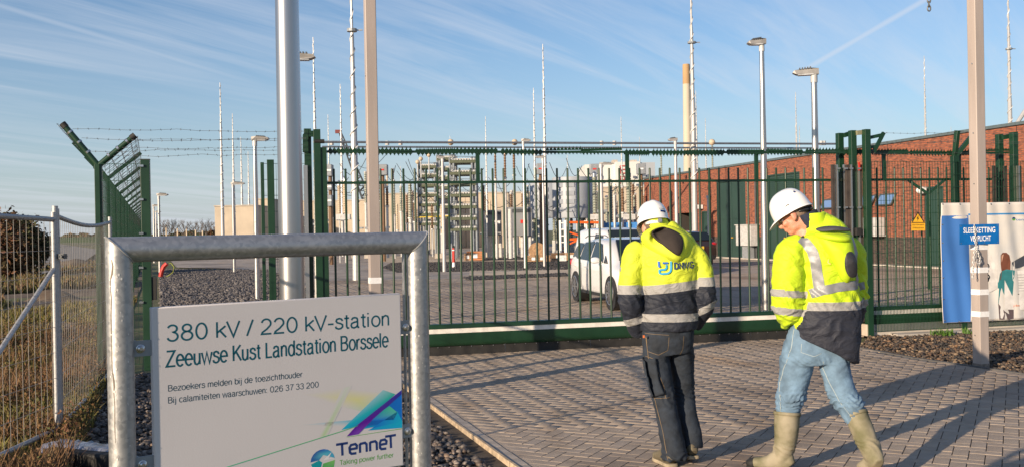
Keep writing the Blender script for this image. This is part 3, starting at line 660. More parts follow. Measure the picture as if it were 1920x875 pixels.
graphic('swoosh', [
    ([(570, 738), (640, 762), (668, 748)], [PW, PW, YE], 0), ([(570, 738), (668, 748), (640, 726)], [PW, YE, PW], 0), ([(640, 726), (668, 748), (720, 735)], [PW, YE, PW], 0), ([(668, 748), (640, 762), (700, 775)], [YE, PW, (.45, .6, .45)], 0), ([(668, 748), (700, 775), (720, 735)], [YE, (.45, .6, .45), PW], 0),
    ([(598, 818), (606, 817), (651, 724), (642, 727)], [PW, LG, (.58, .62, .55), PW], 1), ([(606, 817), (614, 816), (660, 722), (651, 724)], [LG, PW, PW, (.58, .62, .55)], 1),
    ([(560, 796), (643, 788), (700, 783), (700, 793), (640, 798)], [PW, (.25, .5, .62), CY, (.1, .45, .6), PW], 1),
    ([(640, 805), (718, 730), (741, 738), (675, 797)], [CY, (.30, .56, .62), (.02, .42, .34), (0, .26, .5)], 2),
    ([(675, 797), (753, 730), (754, 790), (665, 806)], [DB, BL, BL, CY], 2),
    ([(690, 788), (730, 760), (745, 772), (738, 786)], [BL, GR, (.1, .5, .4), BL], 3),
    ([(700, 800), (745, 770), (754, 789), (754, 801), (690, 806)], [BL, (0, .35, .6), CY, (0, .40, .66), (0, .3, .6)], 3),
    ([(650, 817), (668, 797), (753, 730), (753, 738), (700, 784), (672, 813)], [PU, PU, (.03, .02, .35), (.02, .03, .3), PU, (.2, .05, .45)], 4),
    ([(425, 874), (640, 807), (672, 796), (672, 797.2), (640, 808.4), (425, 875.5)], [GR, (.15, .45, .1), GR, GR, (.15, .45, .1), GR], 4),
    ([(650, 818), (754, 802), (754, 803), (650, 818.8)], [(.15, .45, .1)]*4, 4),
], panel, sg_fn)
cx, cy = 605, 864
def arc(a0, a1, r, n=10, sx=1.0): return [(cx+r*sx*cos(radians(a)), cy-r*sin(radians(a))-(r*sx*cos(radians(a)))*.12) for a in np.linspace(a0, a1, n)]
top_ = arc(178, 10, 23); mid = [(622, 858), (606, 862), (598, 856), (584, 866)]
bot_ = arc(182, 350, 23)
graphic('emblem', [
    (top_+[(606, 852), (598, 862)], [(.02, .10, .35)]*4+[(.02, .12, .45)]*3+[(.05, .35, .55)]*3+[(.1, .45, .55), (.03, .2, .4)], 0),
    ([(583, 870), (598, 862), (604, 866), (598, 890), (590, 884)], [(.0, .3, .35)]*5, 0),
    ([(606, 868), (628, 861), (626, 874), (616, 884), (600, 890)], [(.1, .42, .1), (.2, .5, .12), (.1, .4, .1), (.05, .35, .15), (.02, .3, .15)], 0),
    ([(606, 862), (622, 846), (616, 858), (628, 858)], [(.75, .75, .75)]*4, 2),
], panel, sg_fn)
# brackets
zb1 = spx(262, 652)[1]; zb2 = spx(262, 868)[1]
for (side, za, zb) in ((0, spx(265, 652)[1], spx(272, 868)[1]), (1, spx(765, 612)[1], spx(765, 806)[1])):
    for zc in (za, zb):
        mb = MB(); a, b = ((R_-.004, pl+.012) if side == 0 else (pr-.012, s_r-R_+.004))
        mb.box(SP((a+b)/2, zc, .004), (b-a, .004, .038), SU, SN)
        if side == 0: mb.box(SP(a+.008, zc, -.004), (.004, .02, .038), SU, SN)
        else: mb.box(SP(b-.008, zc, -.004), (.004, .02, .038), SU, SN)
        br = mb.build('bracket', MIDGREY, root, bevel=.001)
        bc = (a+.017) if side == 0 else (b-.017)
        MB().lathe([(.0105, 0), (.0105, .002), (.008, .003), (.0075, .008), (.004, .0105)], (0, 0, 0), 14).xf(Matrix.Translation(SP(bc, zc, .006)) @ SN.to_track_quat('Z', 'Y').to_matrix().to_4x4()).build('bolt', STEEL, br)
MB().box(SP(s_r-R_-.012, (z_top+.3)/2, -.002), (.003, .012, z_top-.35), SU, SN).build('flange', GALV, root)

def cyl_hit(px, py, s0):
    d = ray(px, py); o = CAM-SP(s0); a = d.x**2+d.y**2; b = 2*(o.x*d.x+o.y*d.y); cc = o.x**2+o.y**2-(R_+.0004)**2; disc = b*b-4*a*cc; t = (-b-sqrt(max(disc, 0)))/(2*a); return CAM+d*t
dr_ = [(209, 486, 1.6), (211, 498, 3.0), (210, 512, 3.6), (207, 524, 2.0), (207, 540, 1.2), (209, 560, 1.6), (208, 590, 2.2), (209, 640, 2.0), (210, 690, 1.6), (213, 712, 2.8), (214, 724, 3.0), (213, 735, 1.4), (215, 760, 1.2), (215, 800, 1.6), (216, 830, .6)]
vs = []
for x, y, w_ in dr_: vs += [cyl_hit(x-w_/2, y, 0), cyl_hit(x+w_/2, y, 0)]
mb = MB(); mb.add(vs, [(2*i, 2*i+1, 2*i+3, 2*i+2) for i in range(len(dr_)-1)]); mb.build('drip_mark', mat('drip_stain', (.20, .17, .14), .8, 0, .3, 90), root)
fl_ = MB()
for i in range(60):
    s_, yy = (0, random.uniform(480, 870)) if i % 2 else (s_r, random.uniform(470, 870)); xx = (random.uniform(204, 240)+yy*.012-6) if i % 2 else (random.uniform(769, 800)+(yy-460)*.016); p = cyl_hit(xx, yy, s_); r_ = random.uniform(.0008, .0024); nrm_ = (p-SP(s_, p.z)).normalized(); a = nrm_.cross(UP); fl_.add([p+nrm_*.0003+a*r_*cos(t)+UP*r_*1.4*sin(t) for t in (0, 1, 2.2, 3.2, 4.3, 5.3)], [(0, 1, 2, 3, 4, 5)])
fl_.build('zinc_flecks', mat('zinc_fleck', (.62, .61, .59), .6, .3), root, kind='stuff')
# ------------------------------------------------------------------ big round pole behind the sign
pp = atg(546, 8.67)
root = thing('flag_pole', 'thick brushed metal pole rising out of the picture right behind the station sign', 'pole', pp)
PB = mat('satin_pole', (0.44, 0.43, 0.43), .30, .9, .05, 3, .04, 160, stretch=(1, 1, .02))
mb = MB(); mb.cyl(pp+Vector((0, 0, .03)), pp+Vector((0, 0, 8.5)), .114, .088, 40); mb.build('shaft', PB, root)
MB().lathe([(.18, 0), (.18, .03), (.125, .035), (.122, .06), (.115, .065)], pp, 24).build('base_collar', ALU, root)

# ------------------------------------------------------------------ square posts of the height gate
TAPE = mat('white_tape', (.78, .78, .78), .4, 0, .05, 30)
def box_post(px, dep, label, s=.124, bands=()):
    p = atg(px, dep); r = thing('square_post', label, 'post', p)
    mb = MB(); mb.box(p+Vector((0, 0, 2.6)), (s, s, 5.2)); mb.build('shaft', BEIGE, r, bevel=.008)
    MB().box(p+UP*.008, (s+.004, s+.004, .05)).build('base_collar', mat('scuffed_foot', (.22, .18, .15), .8, 0, .3, 30), r, bevel=.002)
    for zz_ in (.35, 2.05, 2.62, 3.4):
        bt = MB(); q = p+Vector((-s/2-.001, .012*(-1 if zz_ > 2 else 1), zz_)); bt.cyl(q, q-Vector((.006, 0, 0)), .008, n=8); bt.build('bolt', STEEL, r)
    for y0, y1 in bands:
        z0, z1 = at(px, y1, dep).z, at(px, y0, dep).z
        mb = MB()
        for k in range(2):
            zc = z0+(z1-z0)*(.27+.46*k); mb.box(p+Vector((.001*k, -.001*k, zc)), (s+.006, s+.006, (z1-z0)*.47))
        mb.build('reflective_tape', TAPE, r, bevel=.001)
    return p, r
p1, _ = box_post(701, 11.1, 'square beige post standing just left of the gate bars, behind the sign frame', bands=((519, 531),))
DEPR = FPX*H/(685.5-hor(1836)); p2, rp2 = box_post(1835, DEPR, 'square beige post with white tape bands carrying the blue chain sign', bands=((457, 468), (500, 511), (541, 552), (582, 593)))
cb = thing('height_bar', 'beige crossbar joining the tops of the two square posts above the picture', 'bar', (p1+p2)/2+Vector((0, 0, 5.2)))
dd_ = (p2-p1).normalized(); MB().beam(p1+Vector((0, 0, 5.262)), p2+Vector((0, 0, 5.262)), .12, .12).build('rail', BEIGE, cb)
def chain(name, label, pts, r, lw, m=GALVL, group=None, step=None):
    pts = [Vector(p) for p in pts]; ln = [0]
    for a, b in zip(pts, pts[1:]): ln.append(ln[-1]+(b-a).length)
    root = thing(name, label, 'chain', pts[0], group=group); st = step or lw*1.45
    mb = MB(); n = int(ln[-1]/st)
    link = None
    for i in range(n):
        t = (i+.5)*st; j = max(k for k in range(len(ln)-1) if ln[k] <= t); f = (t-ln[j])/(ln[j+1]-ln[j]); c = pts[j].lerp(pts[j+1], f); d = (pts[j+1]-pts[j]).normalized()
        a = d.orthogonal().normalized(); b = d.cross(a); 
        if i % 2: a, b = b, a
        th = i*.7*0+(.4 if i % 2 else -.2); a2 = a*cos(th)+b*sin(th)
        if link is None:
            q = [Vector((sin(u)*lw*.55, 0, cos(u)*lw)) for u in np.linspace(0, 2*pi, 11)[:-1]]
            mbl = MB(); mbl.tube(q+[q[0]], r, 5, False); link = mbl.mesh('link', m)
        o = bpy.data.objects.new('link', link); COL.objects.link(o); o.parent = root
        zx = d; xx = a2; yy = zx.cross(xx); M = Matrix((xx, yy, zx)).transposed()
        o.location = c-pts[0]; o.rotation_euler = M.to_euler()
    return root
fr = lambda px, py, dd=.10: at(px, py, DEPR-dd)
c0 = [at(1830+dx, y, DEPR-.105-k*.006) for k, (dx, y) in enumerate([(-4, 420), (-2, 432), (-1, 445), (0, 458), (-2, 470), (-4, 486), (-5, 500), (-6, 512), (-5, 524)])]
chain('chain', 'grey chain hanging in front of the blue sign on the square post', c0, .005, .019)
c1 = [at(1833+dx, y, DEPR-.12) for dx, y in [(-2, 466), (1, 474), (4, 482), (5, 490), (2, 496), (-2, 490), (-4, 478), (-3, 468)]]
chain('chain', 'looped end of chain bundled under the blue sign', c1, .005, .018)
c2 = [at(1741, -150, 11.0), at(1741, -60, 11.0), at(1742, 21, 11.0)]
chain('chain', 'short chain dangling from above against the open sky', c2, .008, .032, DARKGREY)
c3 = [at(1851+dx, y, DEPR+.02) for dx, y in [(-1, 490), (2, 500), (0, 510), (3, 520), (1, 530)]]
chain('chain', 'dark chain end hanging on the right side of the square post', c3, .006, .022, DARKGREY)
# blue plate on the post
bs = thing('blue_sign', 'blue plate reading SLEEPKETTING VERPLICHT on the square post', 'sign', at(1836, 439, DEPR-.08))
BLUE = mat('blue_plate', (0.0, 0.105, 0.36), .4); WPR = mat('white_print', (.8, .8, .8), .5)
bu = (at(1875, 438, DEPR-.0)-at(1797, 440, DEPR-.06)).normalized(); bw_ = UP; bn = bu.cross(bw_).normalized()
if bn.dot(FH) > 0: bn = -bn
b0 = at(1836, 439, DEPR-.095)
mb = MB(); hw = 39.5/FPX*DEPR; hh = 18.5/FPX*DEPR; mb.box(b0, (hw*2, .004, hh*2), bu, bn, UP); plate = mb.build('plate', BLUE, bs, bevel=.001)
for tx_, x0, x1, yb in (('SLEEPKETTING', -.80, .80, .16), ('VERPLICHT', -.46, .58, -.66)):
    v, f = text_mesh(tx_, x0*hw, x1*hw, yb*hh, hh*.56, -.012); flat('lettering', v, f, lambda a, b: b0+bu*a+UP*b+bn*.0035, WPR, plate)
mb = MB()
for a in (-.92, .25, .92):
    for b in (-.85, .85): mb.cyl(b0+bu*a*hw+UP*b*hh+bn*.001, b0+bu*a*hw+UP*b*hh+bn*.005, .005, n=8)
mb.build('rivet', STEEL, plate, kind='stuff')

# ------------------------------------------------------------------ sliding gate
zr = gpl(1000, 340.6).z; zt = gpl(1000, 284.5).z; zs = gpl(1000, 315).z; zb_t = gpl(1000, 600.5).z; zst = gpl(1000, 609).z; zsb = gpl(1000, 617).z; zbb = gpl(1000, 640).z; zrub = gpl(1000, 658).z
OFF = 0.06
s0 = gs(616); s1 = gs(1590); s2 = gs(1885)
gate = thing('sliding_gate', 'long dark green sliding gate of upright bars with a toothed top rail', 'gate', GP((s0+s1)/2))
MB().box(GP((s0+s2)/2, zr, OFF), (s2-s0, .04, .034), GU, GN).build('rail', GREEN, gate)
n_b = int((s2-s0)/.1494)
bar = MB(); bar.cyl((0, 0, zb_t-.01), (0, 0, zs-.006), .0145, n=10); bar.cyl((0, 0, zs-.006), (0, 0, zs), .0145, .006, 10); bar_me = bar.mesh('bar', GREEN)
sb0 = gs(628.5)
col_me = MB().cyl((0, 0, zr+.014), (0, 0, zr+.022), .017, n=10).mesh('bar_collar', GREEN)
for i in range(n_b):
    s_ = sb0+i*.1494
    if s_ > s2-.02: break
    o = bpy.data.objects.new('bar', bar_me); COL.objects.link(o); o.parent = gate; o.location = GP(s_, 0, OFF)-gate.location; o.rotation_euler = (0, 0, random.random())
    c_ = bpy.data.objects.new('bar_collar', col_me); COL.objects.link(c_); c_.parent = o
# bottom beam: upper box, cream stripe set in a groove, rounded lower box
def gprofile(prof, name, m, sa=s0-.18, sb_=s2+.1, par=gate, smooth=True):
    mb = MB(); n = len(prof); vs = [GP(sa, z, o) for o, z in prof]+[GP(sb_, z, o) for o, z in prof]
    mb.add(vs, [(i, (i+1) % n, n+(i+1) % n, n+i) for i in range(n)]+[tuple(range(n)), tuple(range(2*n-1, n-1, -1))]); return mb.build(name, m, par, smooth=smooth)
f_ = OFF-.075
gprofile([(f_, zst+.004), (f_+.004, zb_t-.012), (f_+.016, zb_t), (OFF+.06, zb_t), (OFF+.06, zst+.004)], 'beam', GREEN)
gprofile([(f_+.006, zsb), (f_+.006, zst+.004), (OFF+.05, zst+.004), (OFF+.05, zsb)], 'stripe', STRIPE)
gprofile([(f_+.03, zbb-.006), (f_+.008, zbb+.012), (f_, zbb+.04), (f_, zsb-.004), (f_+.012, zsb), (OFF+.06, zsb), (OFF+.06, zbb-.006)], 'beam', GREEN)
sw = s0-.1
k = 0
while sw < s2:
    e = min(sw+1.2, s2); MB().box(GP((sw+e)/2, (zbb+zrub)/2-.012, f_+.05), (e-sw-.006, .008, zbb-zrub+.03), GU, GN).build('rubber_skirt', BLACK, gate)
    sw = e
bolt = MB().cyl((0, 0, 0), tuple(-GN*.008), .006, n=8).mesh('bolt', STEEL)
for i in range(n_b+4):
    s_ = s0-.1+i*.149; 
    o = bpy.data.objects.new('bolt', bolt); COL.objects.link(o); o.parent = gate; o.location = GP(s_, zbb-.02+random.uniform(-.003, .003), f_+.047)-gate.location
# toothed rail
mb = MB(); mb.box(GP((s0+s2)/2, zt, OFF), (s2-s0, .03, .03), GU, GN); mb.build('toothed_rail', GREEN, gate)
mb = MB(); x = s0
tp = .052
while x < s2-.3:
    ln = random.choice((.4, .52, .62)); lift = random.uniform(-.01, .014); tilt = random.uniform(-.012, .012); n = int(ln/tp); sd_ = random.uniform(-.01, .01)
    base_o = OFF-.022
    for up in (1, -1):
        for oo, dz in ((base_o+sd_, 0), (OFF+.02, .004)):
            ph = random.random()*tp*.5
            for i in range(n):
                a = x+i*tp+ph; zc = zt+lift+tilt*i/n+dz
                pts = [GP(a, zc+up*.004, oo), GP(a+tp, zc+up*.004, oo), GP(a+tp*.9, zc+up*.026, oo), GP(a+tp*.62, zc+up*.036, oo-.003*up), GP(a+tp*.5, zc+up*.060, oo-.012), GP(a+tp*.38, zc+up*.036, oo-.003*up), GP(a+tp*.1, zc+up*.026, oo)]
                mb.add(pts, [(0, 1, 2, 3, 4, 5, 6)])
    x += ln
mb.build('tooth_strip', GREEN, gate, smooth=False, kind='stuff')
for px in (898, 1178, 1420, 1659, 1800):
    s_ = gs(px, OFF); MB().box(GP(s_, (zr+zt)/2, OFF+.001), (.05, .036, zt-zr-.03), GU, GN).build('stay', GREEN, gate)

# left portal of the gate
lp = thing('gate_portal', 'dark green post frame that catches the left end of the sliding gate', 'gate post', GP(gs(598)))
def gpost(px, ytop, wpx, name, off, par, m=GREEN, dz=None, base=0.0):
    s_ = gs(px, off); z = gpl(px, ytop, off).z; wd = wpx/FPX*13.2; MB().box(GP(s_, (z+base)/2, off), (wd, dz or wd, z-base), GU, GN).build(name, m, par, bevel=.003); return s_, z
gpost(580, 242, 12.5, 'post', .18, lp); gpost(597.5, 243, 12, 'post', -.02, lp, dz=.09)
gpost(608, 277, 13, 'guide_channel', .0, lp, mat('green_channel', (0.007, 0.036, 0.016), .45), dz=.10)  # guide channel in the same green as the posts
za = gpl(590, 250).z; MB().box(GP(gs(589), za, .08), (.12, .05, .075), GU, GN).build('crossbar', GREEN, lp)
mb = MB(); mb.cyl(GP(gs(592), gpl(592, 266).z, -.05), GP(gs(611), gpl(611, 266).z, -.05), .028, n=10); mb.build('roller', BLACK, lp)
mb = MB(); qa = [gpl(578, 243, .05), gpl(568, 252, .05), gpl(568, 284, .05), gpl(578, 287, .05)]; mb.prism(qa, GN*.13); mb.build('side_plate', mat('green_plate', (.007, .036, .016), .5), lp)
mb = MB(); mb.cyl(gpl(591, 262, .03), GP(gs(590, .03), .1, .03), .022, n=10); mb.build('guide_tube', ALU, lp)
# right portal
def portal(pxs, tops, label, pal):
    r = thing('gate_portal', label, 'gate post', GP(gs(pxs[1])))
    offs = (.22, .0, -.12)
    for (px, wpx), ty, of in zip(pal, tops, offs): gpost(px, ty, wpx, 'post', of, r)
    return r
rp = portal((1576, 1600, 1626), (250, 245, 243), 'dark green triple post frame with black rubber guides at the right end of the gate', ((1577, 12), (1601, 12), (1627, 12.5)))
for (xa, ya), (xb, yb), of, m_, nm in (((1583, 254), (1595, 250), .1, GREEN, 'crossbar'), ((1606, 249.5), (1622, 248), -.06, mat('olive_galv', (.28, .27, .17), .5, .2), 'crossbar')):
    a = gpl(xa, ya, of); b = gpl(xb, yb, of); mb = MB(); mb.beam(a, b, .05, .065); mb.build(nm, m_, r if False else rp)
RUB = mat('rubber_guide', (.045, .035, .03), .7, 0, .25, 9)
for px, w_, m_, off in ((1563, 5, RUB, -.02), (1570, 3.4, ALU, -.04), (1584.5, 3, ALU, .02), (1590.5, 7, RUB, -.05), (1596.5, 3.2, ALU, -.07), (1611, 2.6, ALU, -.05), (1614.5, 4.5, RUB, -.05)):
    z1_ = gpl(px, 309, off).z; s_ = gs(px, off); wd = w_/FPX*13.2
    MB().box(GP(s_, (z1_+.2)/2, off), (wd, .05, z1_-.2), GU, GN).build('rubber_guide' if m_ is RUB else 'guide_strip', m_, rp)
mb = MB()
for px in (1572, 1586, 1596, 1611):
    for py in (316, 389, 462): mb.box(gpl(px, py, -.1), (.05, .03, .022), GU, GN)
mb.build('clamp', ALU, rp, kind='stuff')
MB().box(gpl(1609, 434, -.12), (.085, .06, .11), GU, GN).build('lock_case', BLACK, rp, bevel=.004)
MB().box(gpl(1614, 474, -.12), (.06, .05, .085), GU, GN).build('junction_box', LGREY, rp, bevel=.004)
MB().box(gpl(1611, 312, -.10), (.02, .02, .12), GU, GN).build('warning_mark', RED, rp)
cbk = gp(1617, 634); mb = MB(); mb.box(GP(gs(1618), .085, -.07), (.13, .16, .17), GU, GN); mb.build('foot_block', mat('foot_concrete', (.46, .38, .31), .85, 0, .1, 8, .2, 50), rp, bevel=.006)
MB().box(GP(gs(1611), gpl(1611, 577, -.1).z, -.1), (.14, .04, .05), GU, GN).build('bracket', GREEN, rp)
# triangular bracket for the barbed wire
mb = MB(); A_, B_, C_, D_ = gpl(1632, 258, -.1), gpl(1655, 253, -.1), gpl(1632, 276, -.1), gpl(1643, 275, -.1)
mb.beam(A_, B_, .03, .05); mb.beam(C_, D_, .03, .045); mb.beam(gpl(1638, 286, -.1), gpl(1657, 249, -.1), .035, .05); mb.build('wire_bracket', GREEN, rp)
# second portal far right
rp2_ = thing('gate_portal', 'dark green post frame above the banner at the right picture edge', 'gate post', GP(gs(1888)))
gpost(1876, 252, 12, 'post', .22, rp2_); gpost(1903, 248, 12.5, 'post', .0, rp2_)
a = gpl(1880, 258, .1); b = gpl(1899, 254, .1); MB().beam(a, b, .05, .07).build('crossbar', GREEN, rp2_)
for px, w_, m_, off in ((1865, 5, RUB, -.02), (1896.5, 3.5, ALU, .09), (1886, 4, RUB, .05), (1913, 4.5, RUB, -.05), (1910.5, 2.5, ALU, -.07)):
    z1_ = gpl(px, 311, off).z; s_ = gs(px, off); MB().box(GP(s_, (z1_+.2)/2, off), (w_/FPX*13.8, .05, z1_-.2), GU, GN).build('rubber_guide' if m_ is RUB else 'guide_strip', m_, rp2_)

# ------------------------------------------------------------------ wire fences
def wire_panel(P, Q, z0, z1, dx, dz, name, par, r=.0028, dense=0, kind=None, m=DGREEN, rh=None):
    P, Q = Vector(P), Vector(Q); ln = (Q-P).length; d = (Q-P)/ln; mb = MB(); n = max(1, int(ln/dx))
    for i in range(n+1):
        p = P+d*(ln*i/n); mb.cyl(p+UP*z0, p+UP*z1, r, n=4, cap=False)
    k = max(1, int(round((z1-z0)/dz)))
    nrm = d.cross(UP)*r*1.8
    for j in range(k+1):
        z = z0+(z1-z0)*j/k
        mb.cyl(P+UP*z+nrm, Q+UP*z+nrm, rh or r*1.25, n=4, cap=False); 
    if dense:
        for i in range(n*2):
            if i % 2: p = P+d*(ln*i/(2*n)); mb.cyl(p+UP*z0, p+UP*(z0+dense), r, n=4, cap=False)
    return mb.build(name, m, par, kind=kind or 'stuff')
def barbed(pts, par, name='barbed_wire', sag=.02, r=.0022, step=.11, m=DARKGREY):
    mb = MB(); pts = [Vector(p) for p in pts]
    for a, b in zip(pts, pts[1:]):
        ln = (b-a).length; n = max(3, int(ln/.25)); q = []; ph = random.random()*6
        for i in range(n+1):
            t = i/n; q.append(a.lerp(b, t)-UP*(sag*4*t*(1-t)+.006*sin(t*17+ph)+.004*sin(t*41)))
        mb.tube(q, r, 4, False); k = int(ln/step)
        for i in range(k):
            t = (i+.5)/k; j = min(n-1, int(t*n)); c = q[j].lerp(q[j+1], t*n-j); d = (b-a).normalized(); o = d.orthogonal().normalized(); o2 = d.cross(o); an = i*1.9
            v1 = o*cos(an)+o2*sin(an); mb.cyl(c-v1*.014+d*.006, c+v1*.014-d*.006, r*.8, n=3); v2 = o*cos(an+1.4)+o2*sin(an+1.4); mb.cyl(c-v2*.014-d*.006, c+v2*.014+d*.006, r*.8, n=3)
            mb.ell(c, (.005, .005, .005), 5, 3)
    return mb.build(name, m, par)
# right-hand fence in line with the gate
rf = thing('mesh_fence', 'dark green wire mesh fence to the right of the gate posts, behind the banner', 'fence', GP(gs(1780), 0, -.1))
FO = -.12
ztp = gpl(1750, 303, FO).z
sA = gs(1634, FO); sY = gs(1797, FO); sE = gs(1925, FO)+3.0
wire_panel(GP(sA+.02, 0, FO), GP(sY, 0, FO), .06, ztp, .048, .193, 'wire_mesh', rf, .0034, dense=.42)
wire_panel(GP(sY, 0, FO), GP(sE, 0, FO), .06, ztp, .048, .193, 'wire_mesh', rf, .0034, dense=.42)
def ypost(base, ztop, arm_a, arm_b, par, wd=.075, u=GU, thick=None):
    mb = MB(); mb.box(base+UP*(ztop/2), (wd, thick or wd*.8, ztop), u, u.cross(UP)); po = mb.build('post', GREEN, par, bevel=.003)
    for q in (arm_a, arm_b):
        if q is None: continue
        mb = MB(); mb.beam(base+UP*(ztop-.02), q, wd*.62, wd*.62); mb.build('arm', GREEN, par if False else po, bevel=.004)
    return po
yb_ = GP(sY, 0, FO+.06); ypost(yb_, gpl(1797, 292, FO).z, gpl(1795, 245, FO), gpl(1822, 262, FO)+Vector((0, 0, .05)), rf, .10)
sl_ = gs(1868, FO)
for sx_ in (sE-.2,): MB().box(GP(sx_, 1.2, FO+.05), (.06, .05, 2.4), GU, GN).build('post', GREEN, rf)
MB().box(GP(gs(1806, FO), .25, FO+.03), (.08, .06, .5), GU, GN).build('post', GREEN, rf)
for i, (ya, yb2) in enumerate(((249, 249), (267, 266), (270, 262), (287, 286))):
    pts = [gpl(1656 if i < 3 else 1632, ya, FO), gpl(1796, yb2-2+i, FO), gpl(1920, yb2+3, FO)+GU*2]
    barbed(pts, rf)
mb = MB(); mb.box(GP((sA+sE)/2, .07, FO+.04), (sE-sA, .05, .17), GU, GN); mb.build('concrete_plinth', CONC, rf)
# warning sign
wsn = thing('warning_sign', 'yellow high-voltage warning triangle on a yellow plate fixed to the mesh fence', 'sign', gpl(1721, 430, FO-.02))
YEL = mat('yellow_plate', (.80, .42, .02), .45); BKP = mat('black_print', (.015, .015, .015), .5)
WO = FO-.012
def wpt(x, y, o=0): return gpl(x, y, WO-o)
plate = MB().prism([wpt(1709, 415), wpt(1734.5, 415), wpt(1734.5, 432), wpt(1709, 432)], GN*.003).build('plate', YEL, wsn)
tri = MB().prism([wpt(1721, 397), wpt(1734.5, 418, 0), wpt(1709, 418, 0)], -GN*.003).build('triangle', BKP, wsn)
MB().prism([wpt(1721, 400.5, .0035), wpt(1731.6, 416.6, .0035), wpt(1711.6, 416.6, .0035)], -GN*.0008).build('triangle_face', YEL, tri)
MB().prism([wpt(1722.5, 403, .0045), wpt(1718.5, 410.5, .0045), wpt(1720.8, 410.2, .0045), wpt(1719.5, 415, .0045), wpt(1723.6, 408.8, .0045), wpt(1721.4, 409, .0045)], -GN*.0004).build('lightning_symbol', BKP, tri)
for i, (tx_, yy_) in enumerate((('HOOGSPANNING', 422.5), ('LEVENSGEVAAR', 428.5))):
    A_ = wpt(1711, yy_, .001); B_ = wpt(1732.5, yy_, .001); v, f = text_mesh(tx_, 0, (B_-A_).length, 0, .019, 0); e = (B_-A_).normalized(); flat('lettering', v, f, lambda a, b: A_+e*a+UP*b-GN*.0004, BKP, plate)
# banner
BO = FO-.04
bn_ = thing('banner', 'large printed banner with blue end and woman holding a board, tied to the mesh fence', 'banner', gpl(1840, 500, BO))
zbt = gpl(1800, 380.5, BO).z; zbb_ = gpl(1800, 603, BO).z; sb_l = gs(1763, BO); sb_r = sb_l+3.3
def bw2(s_, z): return .012*sin(s_*9+z*1.2)*(1-.6*(zbt-z<.2))+.008*sin(s_*23+z*3)+.006*sin(s_*5+z*6)
BC = {}
def ban(s_, z, o=0.0):
    t = (s_-sb_l); zz_ = z-.02*sin(t*3.1/3.3*1)*0
    return GP(s_, zz_, BO-.02-bw2(s_, z)-o)
def bgrid(name, sa, sb_, za_, zb_2, m, par, o=0.0, ns=60, nz=24, th=False):
    mb = MB(); vs = [ban(sa+(sb_-sa)*i/ns, za_+(zb_2-za_)*j/nz, o) for j in range(nz+1) for i in range(ns+1)]
    mb.add(vs, [(j*(ns+1)+i, j*(ns+1)+i+1, (j+1)*(ns+1)+i+1, (j+1)*(ns+1)+i) for j in range(nz) for i in range(ns)])
    ob = mb.build(name, m, par)
    if th: so = ob.modifiers.new('cloth', 'SOLIDIFY'); so.thickness = .002; so.offset = -1
    return ob
BW = mat('banner_white', (.62, .58, .54), .6, 0, .03, 2); BB = mat('banner_blue', (.045, .16, .46), .6, 0, .1, 1.2); 
cloth = bgrid('cloth', sb_l, sb_r, zbb_, zbt, BW, bn_, 0, 130, 40, True)
sbl2 = gs(1814, BO); zst_ = gpl(1800, 404, BO).z
bgrid('blue_field', sb_l+.008, sbl2, zbb_+.004, zst_, BB, bn_, .0015)
bgrid('blue_line', sbl2+.0, sb_r, zst_-.0, zst_+.025, mat('banner_line', (.03, .22, .52), .6), bn_, .0016, 80, 2)
bgrid('photo_field', sbl2+.05, sb_r, zbb_+.03, zst_-.02, mat('banner_photo', (.52, .53, .54), .6, 0, .22, 1.3, col2=(.70, .66, .60)), bn_, .0012)
def bpoly(name, pts, m, par=bn_, o=.003):
    vs = []; mb = MB()
    for x, y in pts:
        p = gpl(x, y, BO); vs.append(ban(GS(p), p.z, o))
    mb.add(vs, [tuple(range(len(vs)))]); return mb.build(name, m, par, smooth=False)
bpoly('woman_hair', [(1873, 478), (1877, 473), (1884, 473), (1889, 478), (1891, 490), (1891, 506), (1885, 510), (1879, 522), (1872, 524), (1875, 508), (1873, 494)], mat('print_hair', (.16, .055, .03), .6), o=.003)
bpoly('woman_face', [(1874.5, 478), (1880, 475.5), (1883.5, 480), (1883.5, 493), (1879, 499), (1876, 497), (1874.5, 488)], mat('print_skin', (.62, .36, .25), .6), o=.0045)
bpoly('woman_top', [(1872, 512), (1876, 507), (1884, 504), (1892, 505), (1899, 506), (1895, 568), (1870, 568), (1871, 540), (1862, 536), (1860, 530), (1870, 528)], mat('print_teal', (.03, .19, .21), .6), o=.0035)
bpoly('woman_trousers', [(1870, 568), (1898, 568), (1898, 596), (1886, 598), (1882, 584), (1880, 598), (1872, 598)], mat('print_trousers', (.10, .075, .08), .6), o=.0035)
bpoly('woman_hand', [(1859, 529), (1866, 531), (1868, 537), (1861, 535)], mat('print_skin', (.62, .36, .25), .6), o=.0045)
bpoly('window_row', [(1893, 491), (1935, 469), (1935, 492), (1893, 505)], mat('print_dark', (.06, .07, .09), .6), o=.003)
for i in range(6): bpoly('window_gap', [(1897+i*6, 488.5-i*3.2), (1899+i*6, 487.5-i*3.2), (1899+i*6, 503-i*.3), (1897+i*6, 503.5-i*.3)], BW, o=.004)
bpoly('board', [(1881, 506), (1945, 507), (1945, 580), (1880, 579)], mat('print_board', (.72, .69, .66), .6), o=.0045)
bpoly('door_panel', [(1853, 478), (1867, 474), (1869, 540), (1854, 548)], mat('print_panel', (.60, .58, .56), .6), o=.003)
for i in range(7): bpoly('print_lines', [(1890, 514+i*5), (1938, 513.2+i*5), (1938, 514+i*5), (1890, 514.9+i*5)], mat('print_grey', (.38, .37, .37), .6), o=.006)
bpoly('print_lines', [(1889, 550), (1908, 549.6), (1908, 551), (1889, 551.2)], BKP, o=.006)
